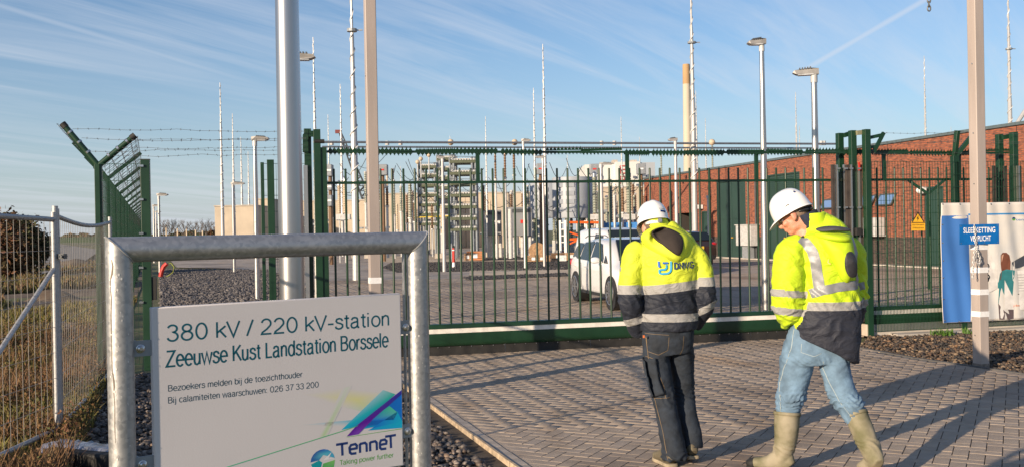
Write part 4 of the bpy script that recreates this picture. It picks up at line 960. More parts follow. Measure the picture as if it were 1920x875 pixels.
a_ = gpl(1888, 574, BO); b_ = gpl(1909, 572.5, BO); v, f = text_mesh('Safety first', 0, (b_-a_).length, 0, .032, 0); flat('lettering', v, f, lambda a, b: ban(GS(a_)+a, a_.z+b, .006), mat('print_orange', (.85, .22, .07), .6), bn_)
a_ = gpl(1904, 414, BO); b_ = gpl(1932, 413, BO); v, f = text_mesh('tennet', 0, (b_-a_).length, 0, .038, 0); flat('lettering', v, f, lambda a, b: ban(GS(a_)+a, a_.z+b, .004), mat('print_blue', (.03, .15, .40), .6), bn_)
ec = gpl(1900, 410.5, BO)
bpoly('emblem', [(1900+3.4*cos(t), 410.5+3.4*sin(t)) for t in np.linspace(0, pi, 9)], GRNP, o=.004); bpoly('emblem', [(1900+3.4*cos(t), 410.5+3.4*sin(t)) for t in np.linspace(pi, 2*pi, 9)], NAVY, o=.004)
mb = MB()
for x, y in ((1765, 383), (1797, 383), (1856, 383), (1890, 382), (1766, 421), (1767, 455), (1768, 488), (1768, 520), (1769, 560), (1770, 600), (1797, 602), (1860, 600), (1890, 598)):
    p = gpl(x, y, BO); c = ban(GS(p), p.z, .002); mb.lathe([(.012, 0), (.012, .002), (.006, .003), (.005, 0)], (0, 0, 0), 10); 
    k_ = len(mb.v)-40; M_ = Matrix.Translation(c) @ (-GN).to_track_quat('Z', 'Y').to_matrix().to_4x4()
    mb.v[k_:] = [tuple(M_ @ Vector(q)) for q in mb.v[k_:]]
mb.build('eyelet', STEEL, bn_, kind='stuff')

# left end: Y post, mesh panel and square post in line with the gate
lf = thing('mesh_fence_end', 'dark green mesh panel between the tall forked post and a square post', 'fence', GP(gs(235)))
sY1 = gs(187); zf = gpl(187, 308).z
yb1 = GP(sY1)
tipA, tipB = gpl(118, 233), gpl(252, 255)
mb = MB(); mb.box(yb1+UP*(zf/2), (.085, .07, zf), GU, GN); po1 = mb.build('post', GREEN, lf, bevel=.004)
MB().box(yb1+UP*(zf/2)-GN*.04+GU*.012, (.012, .02, zf), GU, GN).build('clamp_rail', GREEN, po1)
for q in (tipA, tipB):
    mb = MB(); mb.cyl(yb1+UP*(zf-.02), q, .036, n=14); am = mb.build('arm', GREEN, po1)
    d = (q-(yb1+UP*zf)); mb = MB(); mb.cyl(q-d.normalized()*.05, q+d.normalized()*.012, .041, n=14); mb.build('end_cap', BLACK, am)
    for t in (.3, .55, .8): c = yb1+UP*zf+d*t; MB().cyl(c-d.normalized()*.012, c+d.normalized()*.012, .039, n=12).build('wire_clip', STEEL, am)
sP = gs(275); zP = gpl(275, 300).z
MB().box(GP(sP, zP/2), (.105, .105, zP), GU, GN).build('post', GREEN, lf, bevel=.004)
MB().box(GP(sP, zP+.004), (.11, .11, .01), GU, GN).build('post_cap', DARKGREY, lf)
wire_panel(GP(sY1+.03, 0, -.03), GP(sP-.055, 0, -.03), .08, zf, .05, .2, 'wire_mesh', lf, .0035)
mb = MB()
for py in (311, 374, 437, 501, 566):
    mb.box(gpl(265, py, -.06), (.05, .03, .025), GU, GN)
mb.build('clamp', STEEL, lf, kind='stuff')
MB().box(GP(gs(286), gpl(286, 540).z, .0), (.07, .08, .28), GU, GN).build('lock_case', BLACK, lf)
# second pair of posts left of the gate with a mesh strip
lm = thing('mesh_fence_section', 'short dark green mesh section between two posts, partly hidden by the thick pole', 'fence', GP(gs(530)))
for px, w_, ty in ((494, 6.5, 305), (509.5, 13, 300)):
    z_ = gpl(px, ty, .1).z; MB().box(GP(gs(px, .1), z_/2, .1), (w_/FPX*12.4, .1, z_), GU, GN).build('post', GREEN, lm, bevel=.003)
MB().box(GP(gs(575, .1), 1.25, .1), (.05, .05, 2.5), GU, GN).build('post', ALU, lm)
wire_panel(GP(gs(494, .1), 0, .1), GP(gs(509, .1), 0, .1), .1, gpl(500, 306).z, .05, .2, 'wire_mesh', lm, .003)
wire_panel(GP(gs(512, .1), 0, .1), GP(gs(575, .1), 0, .1), .1, gpl(500, 306).z, .05, .2, 'wire_mesh', lm, .003)
# barbed wires across the opening
bwz = thing('barbed_wire', 'strands of barbed wire strung from the forked post across to the gate portal', 'barbed wire', GP(gs(380), 2.7))
for (xa, ya), (xm, ym), (xb, yb3) in (((136, 241), (330, 243), (574, 246)), ((153, 259.5), (350, 261), (574, 258)), ((170, 283), (300, 281), (574, 281)), ((228, 276), (400, 278), (574, 272)), ((212, 292), (380, 290), (574, 288)), ((240, 263), (420, 262), (574, 261))):
    barbed([gpl(xa, ya, -.03), gpl(xm, ym, -.03), gpl(xb, yb3, -.0)], bwz, 'strand', sag=.012, r=.0026)

# perimeter fence running away from the forked post
pf = thing('perimeter_fence', 'dark green mesh fence with forked barbed-wire arms running away along the left side', 'fence', yb1)
d0 = yb1.dot(FH); l0 = yb1.dot(RH); VPX = 287.0; tdir = (VPX-960)/FPX
def PFp(dep, z=0): return L(tdir*dep+(l0-tdir*d0), dep, z)
PD = (PFp(20)-PFp(10)).normalized(); PNr = PD.cross(UP).normalized()
deps = [d0+2.52*(i+1) for i in range(17)]
prev = yb1+PD*.05
for i, dq in enumerate(deps):
    b = PFp(dq); mb = MB(); mb.box(b+UP*(zf/2), (.06, .05, zf), PD, PNr); po = mb.build('post', GREEN, pf)
    for sgn_, lz, ll in ((-1, .62, .50), (1, .44, .50)):
        mb = MB(); mb.beam(b+UP*(zf-.02), b+UP*(zf+ (.50 if sgn_ < 0 else .36))+PNr*(.46*sgn_), .05, .05); mb.build('arm', GREEN, po)
    wire_panel(prev, b, .08, zf, .10, .2, 'wire_mesh', pf, .0024)
    prev = b
for sgn_, top in ((-1, .50), (1, .36)):
    for t in (.3, .55, .8, .97):
        o_ = PNr*(.46*sgn_*t); A_ = yb1+UP*(zf+top*t)+o_; B_ = PFp(deps[8])+UP*(zf+top*t)+o_; C__ = PFp(deps[-1])+UP*(zf+top*t)+o_
        barbed([A_, B_], pf, step=.16, sag=.0); MB().cyl(B_, C__, .003, n=4).build('barbed_wire', DARKGREY, pf)
# netting hanging on the inner arms
mb = MB(); A0 = yb1+UP*(zf+.34)+PNr*.43; 
for i in range(17):
    a = A0+PD*(i*.62); mb.cyl(a, a-PNr*.40-UP*.34+PD*.5, .003, n=4); mb.cyl(a, a-PNr*.1-UP*1.0+PD*.45, .0028, n=4)
    mb.cyl(a+PD*.5, a-PNr*.40-UP*.34, .003, n=4)
mb.build('netting', DARKGREY, pf, kind='stuff')

# ------------------------------------------------------------------ temporary site fence (left)
WIRE = mat('galv_wire', (.40, .37, .33), .5, .5)
qa = atg(104, 7.86, 0); qb = atg(207, 11.4, 0); qc = L((0-960)/FPX*7.0+.02, 7.0, 0); dirc = (qc-qa).normalized(); qd = qa+dirc*3.5
def heras(P, Q, label, zt_, nudge, lean=0.0, sag=.03):
    r = thing('site_fence_panel', label, 'fence', P, group=None); d = (Q-P).normalized(); ln = (Q-P).length; nr = d.cross(UP)
    for q, nm in ((P+d*nudge, 'upright'), (Q-d*nudge, 'upright')):
        MB().cyl(q+UP*.05, q+UP*zt_, .0205, n=12).build(nm, GALVL, r)
    MB().tube([P.lerp(Q, t)+UP*(zt_-.06-sag*sin(pi*t)) for t in np.linspace(0, 1, 9)], .020, 10).build('top_tube', galv('galv_dark', .36, .5, .6), r)
    MB().tube([P.lerp(Q, t)+UP*(.10) for t in np.linspace(0, 1, 3)], .019, 10).build('bottom_tube', GALVL, r)
    mb = MB(); n = int(ln/.1)
    for i in range(1, n):
        t = i/n; p = P.lerp(Q, t); zz1 = zt_-.06-sag*sin(pi*t); mb.cyl(p+UP*.1, p+UP*zz1+d*.0, .0023, n=4, cap=False)
    k = 8
    for j in range(1, k):
        z = .1+(zt_-.2)*j/k; mb.cyl(P+UP*z+nr*.004, Q+UP*z+nr*.004, .0022, n=4, cap=False)
    mb.build('wire_mesh', WIRE, r, kind='stuff'); return r
zh = at(98, 391, 7.86).z
h1 = heras(qa, qd, 'nearest galvanised site fence panel cut by the left edge of the picture', zh-.03, .03, sag=-.02)
brc = [at(-120, 800, 6.3), at(0, 637, 7.02), at(90, 505, 7.80)]
MB().tube([qa+dirc*.05+UP*at(90, 505, 7.8).z, qa+dirc*.86+UP*.88, qa+dirc*2.2+UP*.05], .019, 10).build('brace', GALVL, h1)
h2 = heras(qa+(qb-qa).normalized()*.06, qb, 'second galvanised site fence panel running from the round upright to the green fence', zh+.0, .02, sag=.06)
MB().cyl(qa+UP*.02, qa+UP*(zh+.02), .024, n=14).build('joint_post', GALVL, h1)
MB().cyl(qa+UP*.05+(qb-qa).normalized()*.055, qa+UP*(zh-.03)+(qb-qa).normalized()*.055, .0205, n=12).build('upright', galv('galv_dark', .36, .5, .6), h2)
mb = MB(); cc = at(113, 480, 7.86); mb.box(qa+UP*cc.z+RH*.03, (.10, .05, .04), RH, FH); mb.cyl(qa+UP*cc.z+RH*.06-FH*.05, qa+UP*cc.z+RH*.06+FH*.05, .012, n=8); mb.build('clamp', DARKGREY, h2)
ft = thing('fence_foot', 'dark rubber fence foot wrapped in torn silver film beside the galvanised upright', 'fence foot', qa)
fd = (gp(200, 838)-gp(120, 830)).normalized(); fc = gp(165, 862)
vs_ = MB(); 
for i in range(9):
    pass
MB().box(gp(160, 868)+UP*.05, (.62, .22, .11), fd, fd.cross(UP)).build('block', BLACK, ft, bevel=.02)
mb = MB(); g_ = []; nx_, ny_ = 26, 7
for j in range(ny_):
    for i in range(nx_):
        p = gp(158, 862)+UP*.118+fd*((i/(nx_-1)-.5)*.66)+fd.cross(UP)*((j/(ny_-1)-.5)*.24); p += UP*(.016*noise.noise(p*13)+.010*noise.noise(p*31)-(.06 if j in (0, ny_-1) else 0)); g_.append(p)
mb.add(g_, [(j*nx_+i, j*nx_+i+1, (j+1)*nx_+i+1, (j+1)*nx_+i) for j in range(ny_-1) for i in range(nx_-1)]); mb.build('film', mat('silver_film', (.34, .36, .42), .25, .6, .3, 9), ft, angle=60)
# ------------------------------------------------------------------ brick service building on the right
def brickmat(name, ca, cb, cm):
    M = bpy.data.materials.new(name); M.use_nodes = True; t = M.node_tree; b = t.nodes['Principled BSDF']; b.inputs['Roughness'].default_value = .85
    uv = t.nodes.new('ShaderNodeUVMap'); br = t.nodes.new('ShaderNodeTexBrick'); br.inputs['Scale'].default_value = 1; br.inputs['Brick Width'].default_value = .22; br.inputs['Row Height'].default_value = .0625
    br.inputs['Mortar Size'].default_value = .007; br.inputs['Mortar Smooth'].default_value = .2; br.inputs['Color1'].default_value = (*ca, 1); br.inputs['Color2'].default_value = (*cb, 1); br.inputs['Mortar'].default_value = (*cm, 1); br.inputs['Bias'].default_value = -.15
    t.links.new(uv.outputs[0], br.inputs[0])
    nz = t.nodes.new('ShaderNodeTexNoise'); nz.inputs['Scale'].default_value = 1.0; nz.inputs['Detail'].default_value = 5
    mp = t.nodes.new('ShaderNodeMapping'); mp.inputs['Scale'].default_value = (4.5, 16, 1); t.links.new(uv.outputs[0], mp.inputs[0]); t.links.new(mp.outputs[0], nz.inputs['Vector'])
    rp = t.nodes.new('ShaderNodeValToRGB'); t.links.new(nz.outputs[0], rp.inputs[0]); rp.color_ramp.elements[0].position = .36; rp.color_ramp.elements[0].color = (.40, .42, .52, 1); rp.color_ramp.elements[1].position = .56; rp.color_ramp.elements[1].color = (1.15, 1.05, 1, 1)
    mx = t.nodes.new('ShaderNodeMix'); mx.data_type = 'RGBA'; mx.blend_type = 'MULTIPLY'; mx.inputs[0].default_value = .85; t.links.new(br.outputs[0], mx.inputs[6]); t.links.new(rp.outputs[0], mx.inputs[7]); t.links.new(mx.outputs[2], b.inputs['Base Color'])
    bp = t.nodes.new('ShaderNodeBump'); bp.inputs['Strength'].default_value = .6; bp.inputs['Distance'].default_value = .008; bp.invert = True; t.links.new(br.outputs['Fac'], bp.inputs['Height']); t.links.new(bp.outputs[0], b.inputs['Normal'])
    return M
BRK = brickmat('red_brick', (.31, .10, .050), (.215, .070, .040), (.13, .105, .085)); BRKD = brickmat('dark_brick', (.085, .062, .052), (.055, .045, .04), (.05, .045, .04))
DOORG = mat('door_dark_green', (.022, .052, .042), .45, 0, .08, 1); COPE = mat('coping_grey', (.09, .12, .13), .5)
WL0 = Vector((8.45, 62.0)); WL1 = Vector((16.4, 31.3)); WD = (WL1-WL0).normalized(); WLEN = 44.0; WH = 4.72
bo_ = L(WL0.x, WL0.y); BU = (L(*WL1)-bo_).normalized(); BNr = Vector((BU.y, -BU.x, 0))
if BNr.dot(RH) > 0: BNr = -BNr        # points towards the yard (left)
def wallp(s_, z=0.0, o=0.0): p = bo_+BU*s_+BNr*o; return Vector((p.x, p.y, z))
def wpx(px, py):
    d = ray(px, py); t = (bo_-CAM).dot(BNr)/d.dot(BNr); p = CAM+d*t; return (p-bo_).dot(BU), p.z
bld = thing('brick_building', 'long low red-brick building with dark green doors behind the gate on the right', 'building', wallp(20))
openings = []
def opening(x0, x1, ytop, ybot=None, ref=None):
    a = wpx(x0, 440)[0]; b = wpx(x1, 440)[0]; zt_ = wpx((x0+x1)/2, ytop)[1]; zb_ = 0.0 if ybot is None else wpx((x0+x1)/2, ybot)[1]; openings.append((a, b, zb_, min(zt_, WH-.25))); return openings[-1]
op_big = opening(1345, 1399, 338); op_tall = opening(1441, 1501, 325); op_small = opening(1316, 1331, 396); op_gap = opening(1272, 1300, 399); op_door = opening(1735, 1770, 350)
def wall_cells(name, z0, z1, m, par, kind=None):
    groups = {}
    xs = sorted({0.0, WLEN, *[o[0] for o in openings], *[o[1] for o in openings]}); zs_ = sorted({z0, z1, *[min(max(v, z0), z1) for o in openings for v in (o[2], o[3])]})
    V_, F_, UVs = [], [], []
    for i in range(len(xs)-1):
        for j in range(len(zs_)-1):
            xc, zc = (xs[i]+xs[i+1])/2, (zs_[j]+zs_[j+1])/2
            if zs_[j+1]-zs_[j] < 1e-6 or any(o[0] < xc < o[1] and o[2] < zc < o[3] for o in openings): continue
            k = len(V_); q = [(xs[i], zs_[j]), (xs[i+1], zs_[j]), (xs[i+1], zs_[j+1]), (xs[i], zs_[j+1])]; V_ += [tuple(wallp(*p)-par.location) for p in q]; UVs += q; F_.append((k, k+1, k+2, k+3))
    if kind == 'split':
        for f_ in F_:
            me = bpy.data.meshes.new(name); me.from_pydata([V_[i] for i in f_], [], [(0, 1, 2, 3)]); uv = me.uv_layers.new(name='UVMap')
            for q in range(4): uv.data[q].uv = UVs[f_[q]]
            me.materials.append(m); o = bpy.data.objects.new(name, me); COL.objects.link(o); o.parent = par
        return
    me = bpy.data.meshes.new(name); me.from_pydata(V_, [], F_); uv = me.uv_layers.new(name='UVMap')
    for p in me.polygons:
        for li, vi in zip(p.loop_indices, p.vertices): uv.data[li].uv = UVs[vi]
    me.materials.append(m); o = bpy.data.objects.new(name, me); COL.objects.link(o); o.parent = par; return o
wall_cells('wall', 1.10, WH, BRK, bld); wall_cells('plinth_wall', 0.0, 1.10, BRKD, bld, 'split')
def uvbox(name, a, b, z0, z1, m, par, o0, o1, axis):
    pass
# end wall towards the substation, roof, coping
bk = 16.0
def quadwall(name, p, q, z0, z1, m, par):
    ln = (q-p).length; me = bpy.data.meshes.new(name); V_ = [Vector((p.x, p.y, z0)), Vector((q.x, q.y, z0)), Vector((q.x, q.y, z1)), Vector((p.x, p.y, z1))]
    me.from_pydata([tuple(v-par.location) for v in V_], [], [(0, 1, 2, 3)]); uv = me.uv_layers.new(name='UVMap')
    for i, c in enumerate(((0, z0), (ln, z0), (ln, z1), (0, z1))): uv.data[i].uv = c
    me.materials.append(m); o = bpy.data.objects.new(name, me); COL.objects.link(o); o.parent = par
quadwall('wall', wallp(0, 0, -bk), wallp(0), 0, WH, BRK, bld); quadwall('wall', wallp(WLEN), wallp(WLEN, 0, -bk), 0, WH, BRK, bld); quadwall('wall', wallp(WLEN, 0, -bk), wallp(0, 0, -bk), 0, WH, BRK, bld)
MB().prism([wallp(0, WH-.06, -.02), wallp(WLEN, WH-.06, -.02), wallp(WLEN, WH-.06, -bk+.02), wallp(0, WH-.06, -bk+.02)], UP*.03).build('roof', DARKGREY, bld)
MB().beam(wallp(-.03, WH+.045, .0), wallp(WLEN, WH+.045, 0), .16, .10).build('coping', COPE, bld)
MB().beam(wallp(-.0, WH+.045, -.09), wallp(0, WH+.045, -bk), .16, .10).build('coping', COPE, bld)
def fit_door(o, name, rows, cols, rec=.12, m=DOORG, handle=None, lv=None):
    a, b, z0, z1 = o; fr = MB(); dn = wallp((a+b)/2, 0, -rec)
    mb = MB(); mb.box(wallp((a+b)/2, (z0+z1)/2, -rec), (b-a, .05, z1-z0), BU, BNr); d = mb.build(name, m, bld)
    for s_, w_ in ((a+.03, .06), (b-.03, .06)): 
        MB().box(wallp(s_, (z0+z1)/2, -rec*.5), (w_, rec*.9, z1-z0-.004), BU, BNr).build('frame', m, d)
    MB().box(wallp((a+b)/2, z1-.03, -rec*.5), (b-a-.125, rec*.9, .06), BU, BNr).build('frame', m, d)
    for c in range(cols):
        for r_ in range(rows):
            x0 = a+.08+(b-a-.16)*c/cols; x1 = a+.08+(b-a-.16)*(c+1)/cols; y0 = z0+.04+(z1-z0-.1)*r_/rows; y1 = z0+.04+(z1-z0-.1)*(r_+1)/rows
            p = MB().box(wallp((x0+x1)/2, (y0+y1)/2, -rec+.035), (x1-x0-.03, .03, y1-y0-.03), BU, BNr).build('door_panel', m, d)
            if lv and r_ >= lv:
                mb = MB(); k = int((y1-y0)/.09)
                for q in range(k): mb.box(wallp((x0+x1)/2, y0+.05+q*.09, -rec+.06), (x1-x0-.08, .03, .045), BU, BNr, None)
                mb.build('louvre', m, p, kind='stuff')
    if handle: MB().box(wallp(handle, 1.05, -rec+.07), (.14, .05, .035), BU, BNr).build('handle', YEL, d)
    return d
fit_door(op_big, 'door', 2, 2, handle=(op_big[0]+op_big[1])/2); fit_door(op_tall, 'door', 3, 2, handle=(op_tall[0]+op_tall[1])/2, lv=2); fit_door(op_small, 'door', 1, 1, handle=op_small[0]+.4); fit_door(op_door, 'door', 1, 2)
a, b, z0, z1 = op_gap
MB().box(wallp((a+b)/2, z1/2, -1.6), (b-a+.4, .1, z1), BU, BNr).build('porch_back', BRKD, bld); MB().box(wallp(a-.05, z1/2, -.85), (.1, 1.5, z1), BU, BNr).build('porch_side', BRKD, bld); MB().box(wallp(b+.05, z1/2, -.85), (.1, 1.5, z1), BU, BNr).build('porch_side', BRKD, bld)
# apron slab in front of the wall
MB().prism([wallp(0, .01, .0), wallp(WLEN, .01, .0), wallp(WLEN, .01, .55), wallp(0, .01, .55)], UP*.05).build('wall_footing', CONC, bld)
# drain pipe, meter cabinets, tilted windows, floodlight
s_, z = wpx(1333, 372); dpn = thing('drain_pipe', 'pale round vent pipe standing against the brick wall between two dark doors', 'pipe', wallp(s_, 0, .15))
MB().cyl(wallp(s_, .0, .15), wallp(s_, z, .15), .075, n=10).build('pipe', POLEW, dpn); MB().cyl(wallp(s_, z, .15), wallp(s_, z+.16, .15), .12, n=10).build('cap', POLEW, dpn)
s_, z = wpx(1411, 440)
cab = thing('meter_cabinet', 'tall pale grey cabinet on a pedestal against the brick wall between the dark doors', 'cabinet', wallp(s_, 0, .3))
zt_, zb_ = wpx(1411, 422)[1], wpx(1411, 460)[1]; MB().box(wallp(s_, (zt_+zb_)/2, .3), (1.5, .45, zt_-zb_), BU, BNr).build('case', LGREY, cab, bevel=.01); MB().box(wallp(s_, zb_/2, .25), (.7, .3, zb_), BU, BNr).build('pedestal', MIDGREY, cab); MB().box(wallp(s_, zt_+.02, .3), (1.6, .55, .04), BU, BNr).build('lid', LGREY, cab)
s_, z = wpx(1650, 420); cab = thing('wall_cabinet', 'pale square wall unit on the brick building seen through the mesh fence', 'cabinet', wallp(s_, 1, .2)); zt_, zb_ = wpx(1650, 408)[1], wpx(1650, 440)[1]
MB().box(wallp(s_-.1, (zt_+zb_)/2, .22), (.9, .4, zt_-zb_), BU, BNr).build('case', LGREY, cab, bevel=.01); MB().box(wallp(s_-.1, zb_-.03, .2), (1.1, .4, .05), BU, BNr).build('shelf', LGREY, cab)
SKYGL = mat('sky_tinted_glass', (.13, .22, .42), .08, 0, .04, 1, spec=1.0, coat=1)  # sky reflection put into the panes as a blue base colour
for i, (x0, x1, yt, yb_2, lab) in enumerate(((1547, 1578, 374, 390, 'blue tilted window hanging open left of the rubber guides'), (1618, 1644, 367, 386, 'small blue tilted window hanging open just right of the gate posts'), (1652, 1682, 364, 384, 'blue tilted window hanging open on the brick wall, rightmost of three'))):
    a, zt_ = wpx(x0, yt); b, zb_ = wpx(x1, yb_2); 
    wn = thing('awning_window', lab, 'window', wallp((a+b)/2, zb_, .1)); zt_ = wpx((x0+x1)/2, yt)[1]; zb_ = wpx((x0+x1)/2, yb_2)[1]
    pts = [wallp(a, zt_, .03), wallp(b, zt_, .03), wallp(b-.25, zb_, .10), wallp(a-.25, zb_, .10)]
    nn_ = (pts[1]-pts[0]).cross(pts[3]-pts[0]).normalized(); MB().prism(pts, nn_*.03).build('pane', SKYGL, wn)
    mb = MB()
    for p, q in zip(pts, pts[1:]+pts[:1]): mb.beam(p, q, .05, .05)
    mb.build('sash', DARKGREY, wn)
s_, z = wpx(1737, 357); fl = thing('wall_lamp', 'small white dome lamp on the brick wall above the right-hand door', 'lamp', wallp(s_, z, .2)); MB().ell(wallp(s_, z, .2), (.2, .2, .14), 12, 8).build('dome', WHITE, fl); MB().box(wallp(s_, z+.1, .1), (.1, .25, .06), BU, BNr).build('bracket', LGREY, fl)
s_, z = wpx(1303, 414)
cm_ = thing('wall_camera', 'tiny white device mounted on the brick wall beside the recessed porch', 'camera', wallp(*wpx(1317, 388), .2)); MB().box(wallp(*wpx(1317, 388), .2), (.35, .3, .22), BU, BNr).build('case', WHITE, cm_)
for i, (px, py, lb) in enumerate(((1362, 352, 'a'), (1228, 362, 'b'))): pass
for px, lb in ((1242, 'thin dark rainwater pipe at the far end of the brick wall'), (1420, 'thin dark rainwater pipe between the wide and the tall dark doors'), (1540, 'thin dark rainwater pipe left of the gate posts')):
    s_ = wpx(px, 440)[0]; r = thing('rainwater_pipe', lb, 'pipe', wallp(s_, 0, .07)); MB().cyl(wallp(s_, 0, .07), wallp(s_, WH-.05, .07), .045, n=8).build('pipe', DARKGREY, r)
for x_ in (6.5, 13.0, 24.8, 31.5, 38.0):
    if not any(o[0]-.1 < x_ < o[1]+.1 for o in openings): MB().box(wallp(x_, WH/2, .002), (.02, .012, WH-.05), BU, BNr).build('expansion_joint', BLACK, bld)
for x_, z_ in ((9.0, 3.6), (16.0, 3.7), (27.5, 3.5), (30.4, 1.6)):
    if not any(o[0]-.3 < x_ < o[1]+.3 for o in openings): MB().box(wallp(x_, z_, .03), (.35, .06, .25), BU, BNr).build('wall_vent', DARKGREY, bld)
# inner Y post seen behind the right fence
ip = thing('forked_post', 'distant green forked fence post standing before the door of the brick building', 'post', at(1741, 375, 24)-UP*0)
b = atg(1741, 24); ip.location = b; zt_ = at(1740, 362, 24).z
po = MB().box(b+UP*zt_/2, (.08, .06, zt_), RH, FH).build('post', GREEN, ip)
for q in (at(1703, 338, 24), at(1772, 337, 24)): MB().beam(b+UP*(zt_-.02), q, .06, .06).build('arm', GREEN, po)
# green tufts by the fence foot
tf = np.array([list(gp(x+random.uniform(-5, 5), y+random.uniform(-1, 1))) for x, y in ((1755, 627), (1762, 626), (1769, 627), (1776, 625), (1783, 627), (1815, 622), (1818, 624), (1778, 628)) for _ in range(14)])
tf = tf[::3]; tf[:, 2] = 0; blades('fence_weeds', tf, .09, mat('fresh_leaf', (.07, .15, .02), .6, 0, .2, 9), 5, .008, .9)

# ------------------------------------------------------------------ street lamps
LAMPG = mat('lamp_grey', (.30, .29, .28), .5, .1)
def lamp(px, ytop, dep, label, r0=.06, r1=.035, side=-1, hl=.62, yaw=0.0, hz=.055, tilt=.10, base=True, m=ALU, grp='lamp posts of the station yard', ang=None):
    b = atg(px, dep); z = at(px-2, ytop, dep).z; r = thing('lamp_post', label, 'lamp post', b, group=grp)
    MB().cyl(b, b+UP*z, r0, r1, 16).build('pole', m, r)
    MB().cyl(b+UP*(z-.14), b+UP*(z+.02), r1*1.2, n=12).build('spigot', LGREY, r)
    d = (RH*cos(yaw)*side+FH*sin(yaw)).normalized(); sd = d.cross(UP).normalized(); up2 = (UP+d*0).normalized()
    o = b+UP*(z+.05)-d*.08
    def hp(x, y, zz): return o+d*x+sd*y+UP*(zz+tilt*x)
    mb = MB(); prof = [(0, -.05), (hl*.85, -.05), (hl, -.02), (hl*.93, .02), (hl*.3, hz), (.0, hz*.9)]
    w2 = [.05, .10, .08, .09, .10, .05]
    vs = [hp(x, -w_, zz) for (x, zz), w_ in zip(prof, w2)]+[hp(x, w_, zz) for (x, zz), w_ in zip(prof, w2)]
    n = len(prof); mb.add(vs, [(i, (i+1) % n, n+(i+1) % n, n+i) for i in range(n)]+[tuple(range(n)), tuple(range(2*n-1, n-1, -1))]); hd = mb.build('lamp_head', LAMPG, r, smooth=False)
    for i in range(5): MB().box(hp(hl*(.32+.1*i), 0, hz*.9-.08*hz*i+.012), (hl*.045, .2, .03), d, sd).build('cooling_fin', DARKGREY, hd)
    MB().box(hp(hl*.5, 0, -.056), (hl*.6, .16, .014), d, sd).build('lens', mat('lamp_lens', (.5, .52, .54), .15), hd)
    return r
lamp(1434, 83, 19.0, 'tall bright metal lamp post between the two men, its head pointing left', .082, .045, -1, .36, tilt=-.03)
lamp(1531, 140, 17.0, 'metal lamp post right of the second man, its wide head pointing left', .070, .05, -1, .44, .25, tilt=.02)
lamp(549, 113, 16.0, 'lamp post hidden behind the thick pole with only its head showing to the right', .07, .045, 1, .50, .1, tilt=.03)
lamp(481, 264, 24.9, 'lamp post just left of the thick pole, head pointing right', .075, .05, 1, .45, tilt=.02)
lamp(438.5, 346, 43.6, 'slim distant lamp post beside the concrete wall, head pointing right', .075, .05, 1, .62, tilt=.0)
lamp(299, 367, 43.0, 'slim distant lamp post nearest to the left perimeter fence', .075, .05, 1, .5, tilt=.0)
lamp(289, 387, 62.0, 'distant lamp post, second along the left perimeter fence', .08, .05, 1, .5, tilt=0)
lamp(293, 398, 80.0, 'distant lamp post, third along the left perimeter fence', .08, .05, 1, .5, tilt=0)
lamp(832, 297, 40.0, 'slim white lamp post in front of the capacitor racks', .08, .055, -1, .3, tilt=0, m=POLEW)
lamp(984, 265, 42.0, 'slim lamp post in front of the grey cabinets', .08, .05, 1, .42, tilt=0)
lamp(1020, 296, 44.0, 'slim lamp post before the round reactors', .08, .05, -1, .42, tilt=0)
lamp(1269, 264, 36.0, 'slim lamp post rising right of the first man with its head to the left', .08, .05, -1, .35, tilt=0, m=POLEW)
lamp(1129, 309, 46.0, 'slim pale lamp post rising behind the white van', .10, .08, 1, .7, tilt=0, m=POLEW)
lamp(1153, 366, 52.0, 'short pale lamp post above the white van', .07, .06, 1, .25, tilt=0, m=POLEW)

# ------------------------------------------------------------------ lightning masts with spiral winding
SPI = mat('mast_grey', (.42, .42, .42), .45, .3, .05)
def mast(px, ytop, dep, label, w=5.0, base_y=None, top=None, ring=None):
    b = atg(px, dep); z = top or at(px-3.5, ytop, dep).z; r0 = w/2/FPX*dep; r = thing('lightning_mast', label, 'mast', b, group='lightning masts over the substation')
    zz = [0, z*.52, z*.55, z*.78, z*.80, z]; rr = [r0, r0*.78, r0*.60, r0*.48, r0*.33, r0*.18]
    mb = MB(); mb.lathe([(a, c) for a, c in zip(rr, zz)], b, 10); sh = mb.build('shaft', SPI, r)
    pts, n = [], 0; z0 = z*.25; turns = max(10, int((z-z0)/(r0*4.6))); st = 8
    for i in range(turns*st+1):
        t = i/(turns*st); h_ = z0+(z*.985-z0)*t; ra = np.interp(h_, zz, rr)*1.12; an = 2*pi*i/st; pts.append(b+Vector((ra*cos(an), ra*sin(an), h_)))
    MB().tube(pts, r0*.20, 3, False).build('spiral_strake', LGREY, r)
    if ring: zr_ = at(px, ring, dep).z; MB().cyl(b+UP*(zr_-.05), b+UP*(zr_+.05), r0*1.3, n=10).build('collar', MIDGREY, sh); MB().beam(b+UP*zr_, b+UP*zr_+RH*r0*2.6, r0*.3, r0*.3).build('bracket', MIDGREY, sh)
    return r
mast(667, -60, 34, 'thick spiral-wound mast rising out of the picture left of the beige post', 15, ring=57)
mast(1303, -60, 52, 'thick spiral-wound mast rising out of the picture beside the chimney', 12, ring=80)
mast(1897, -60, 60, 'thick spiral-wound mast rising out of the picture at the right edge', 9.5, ring=92)
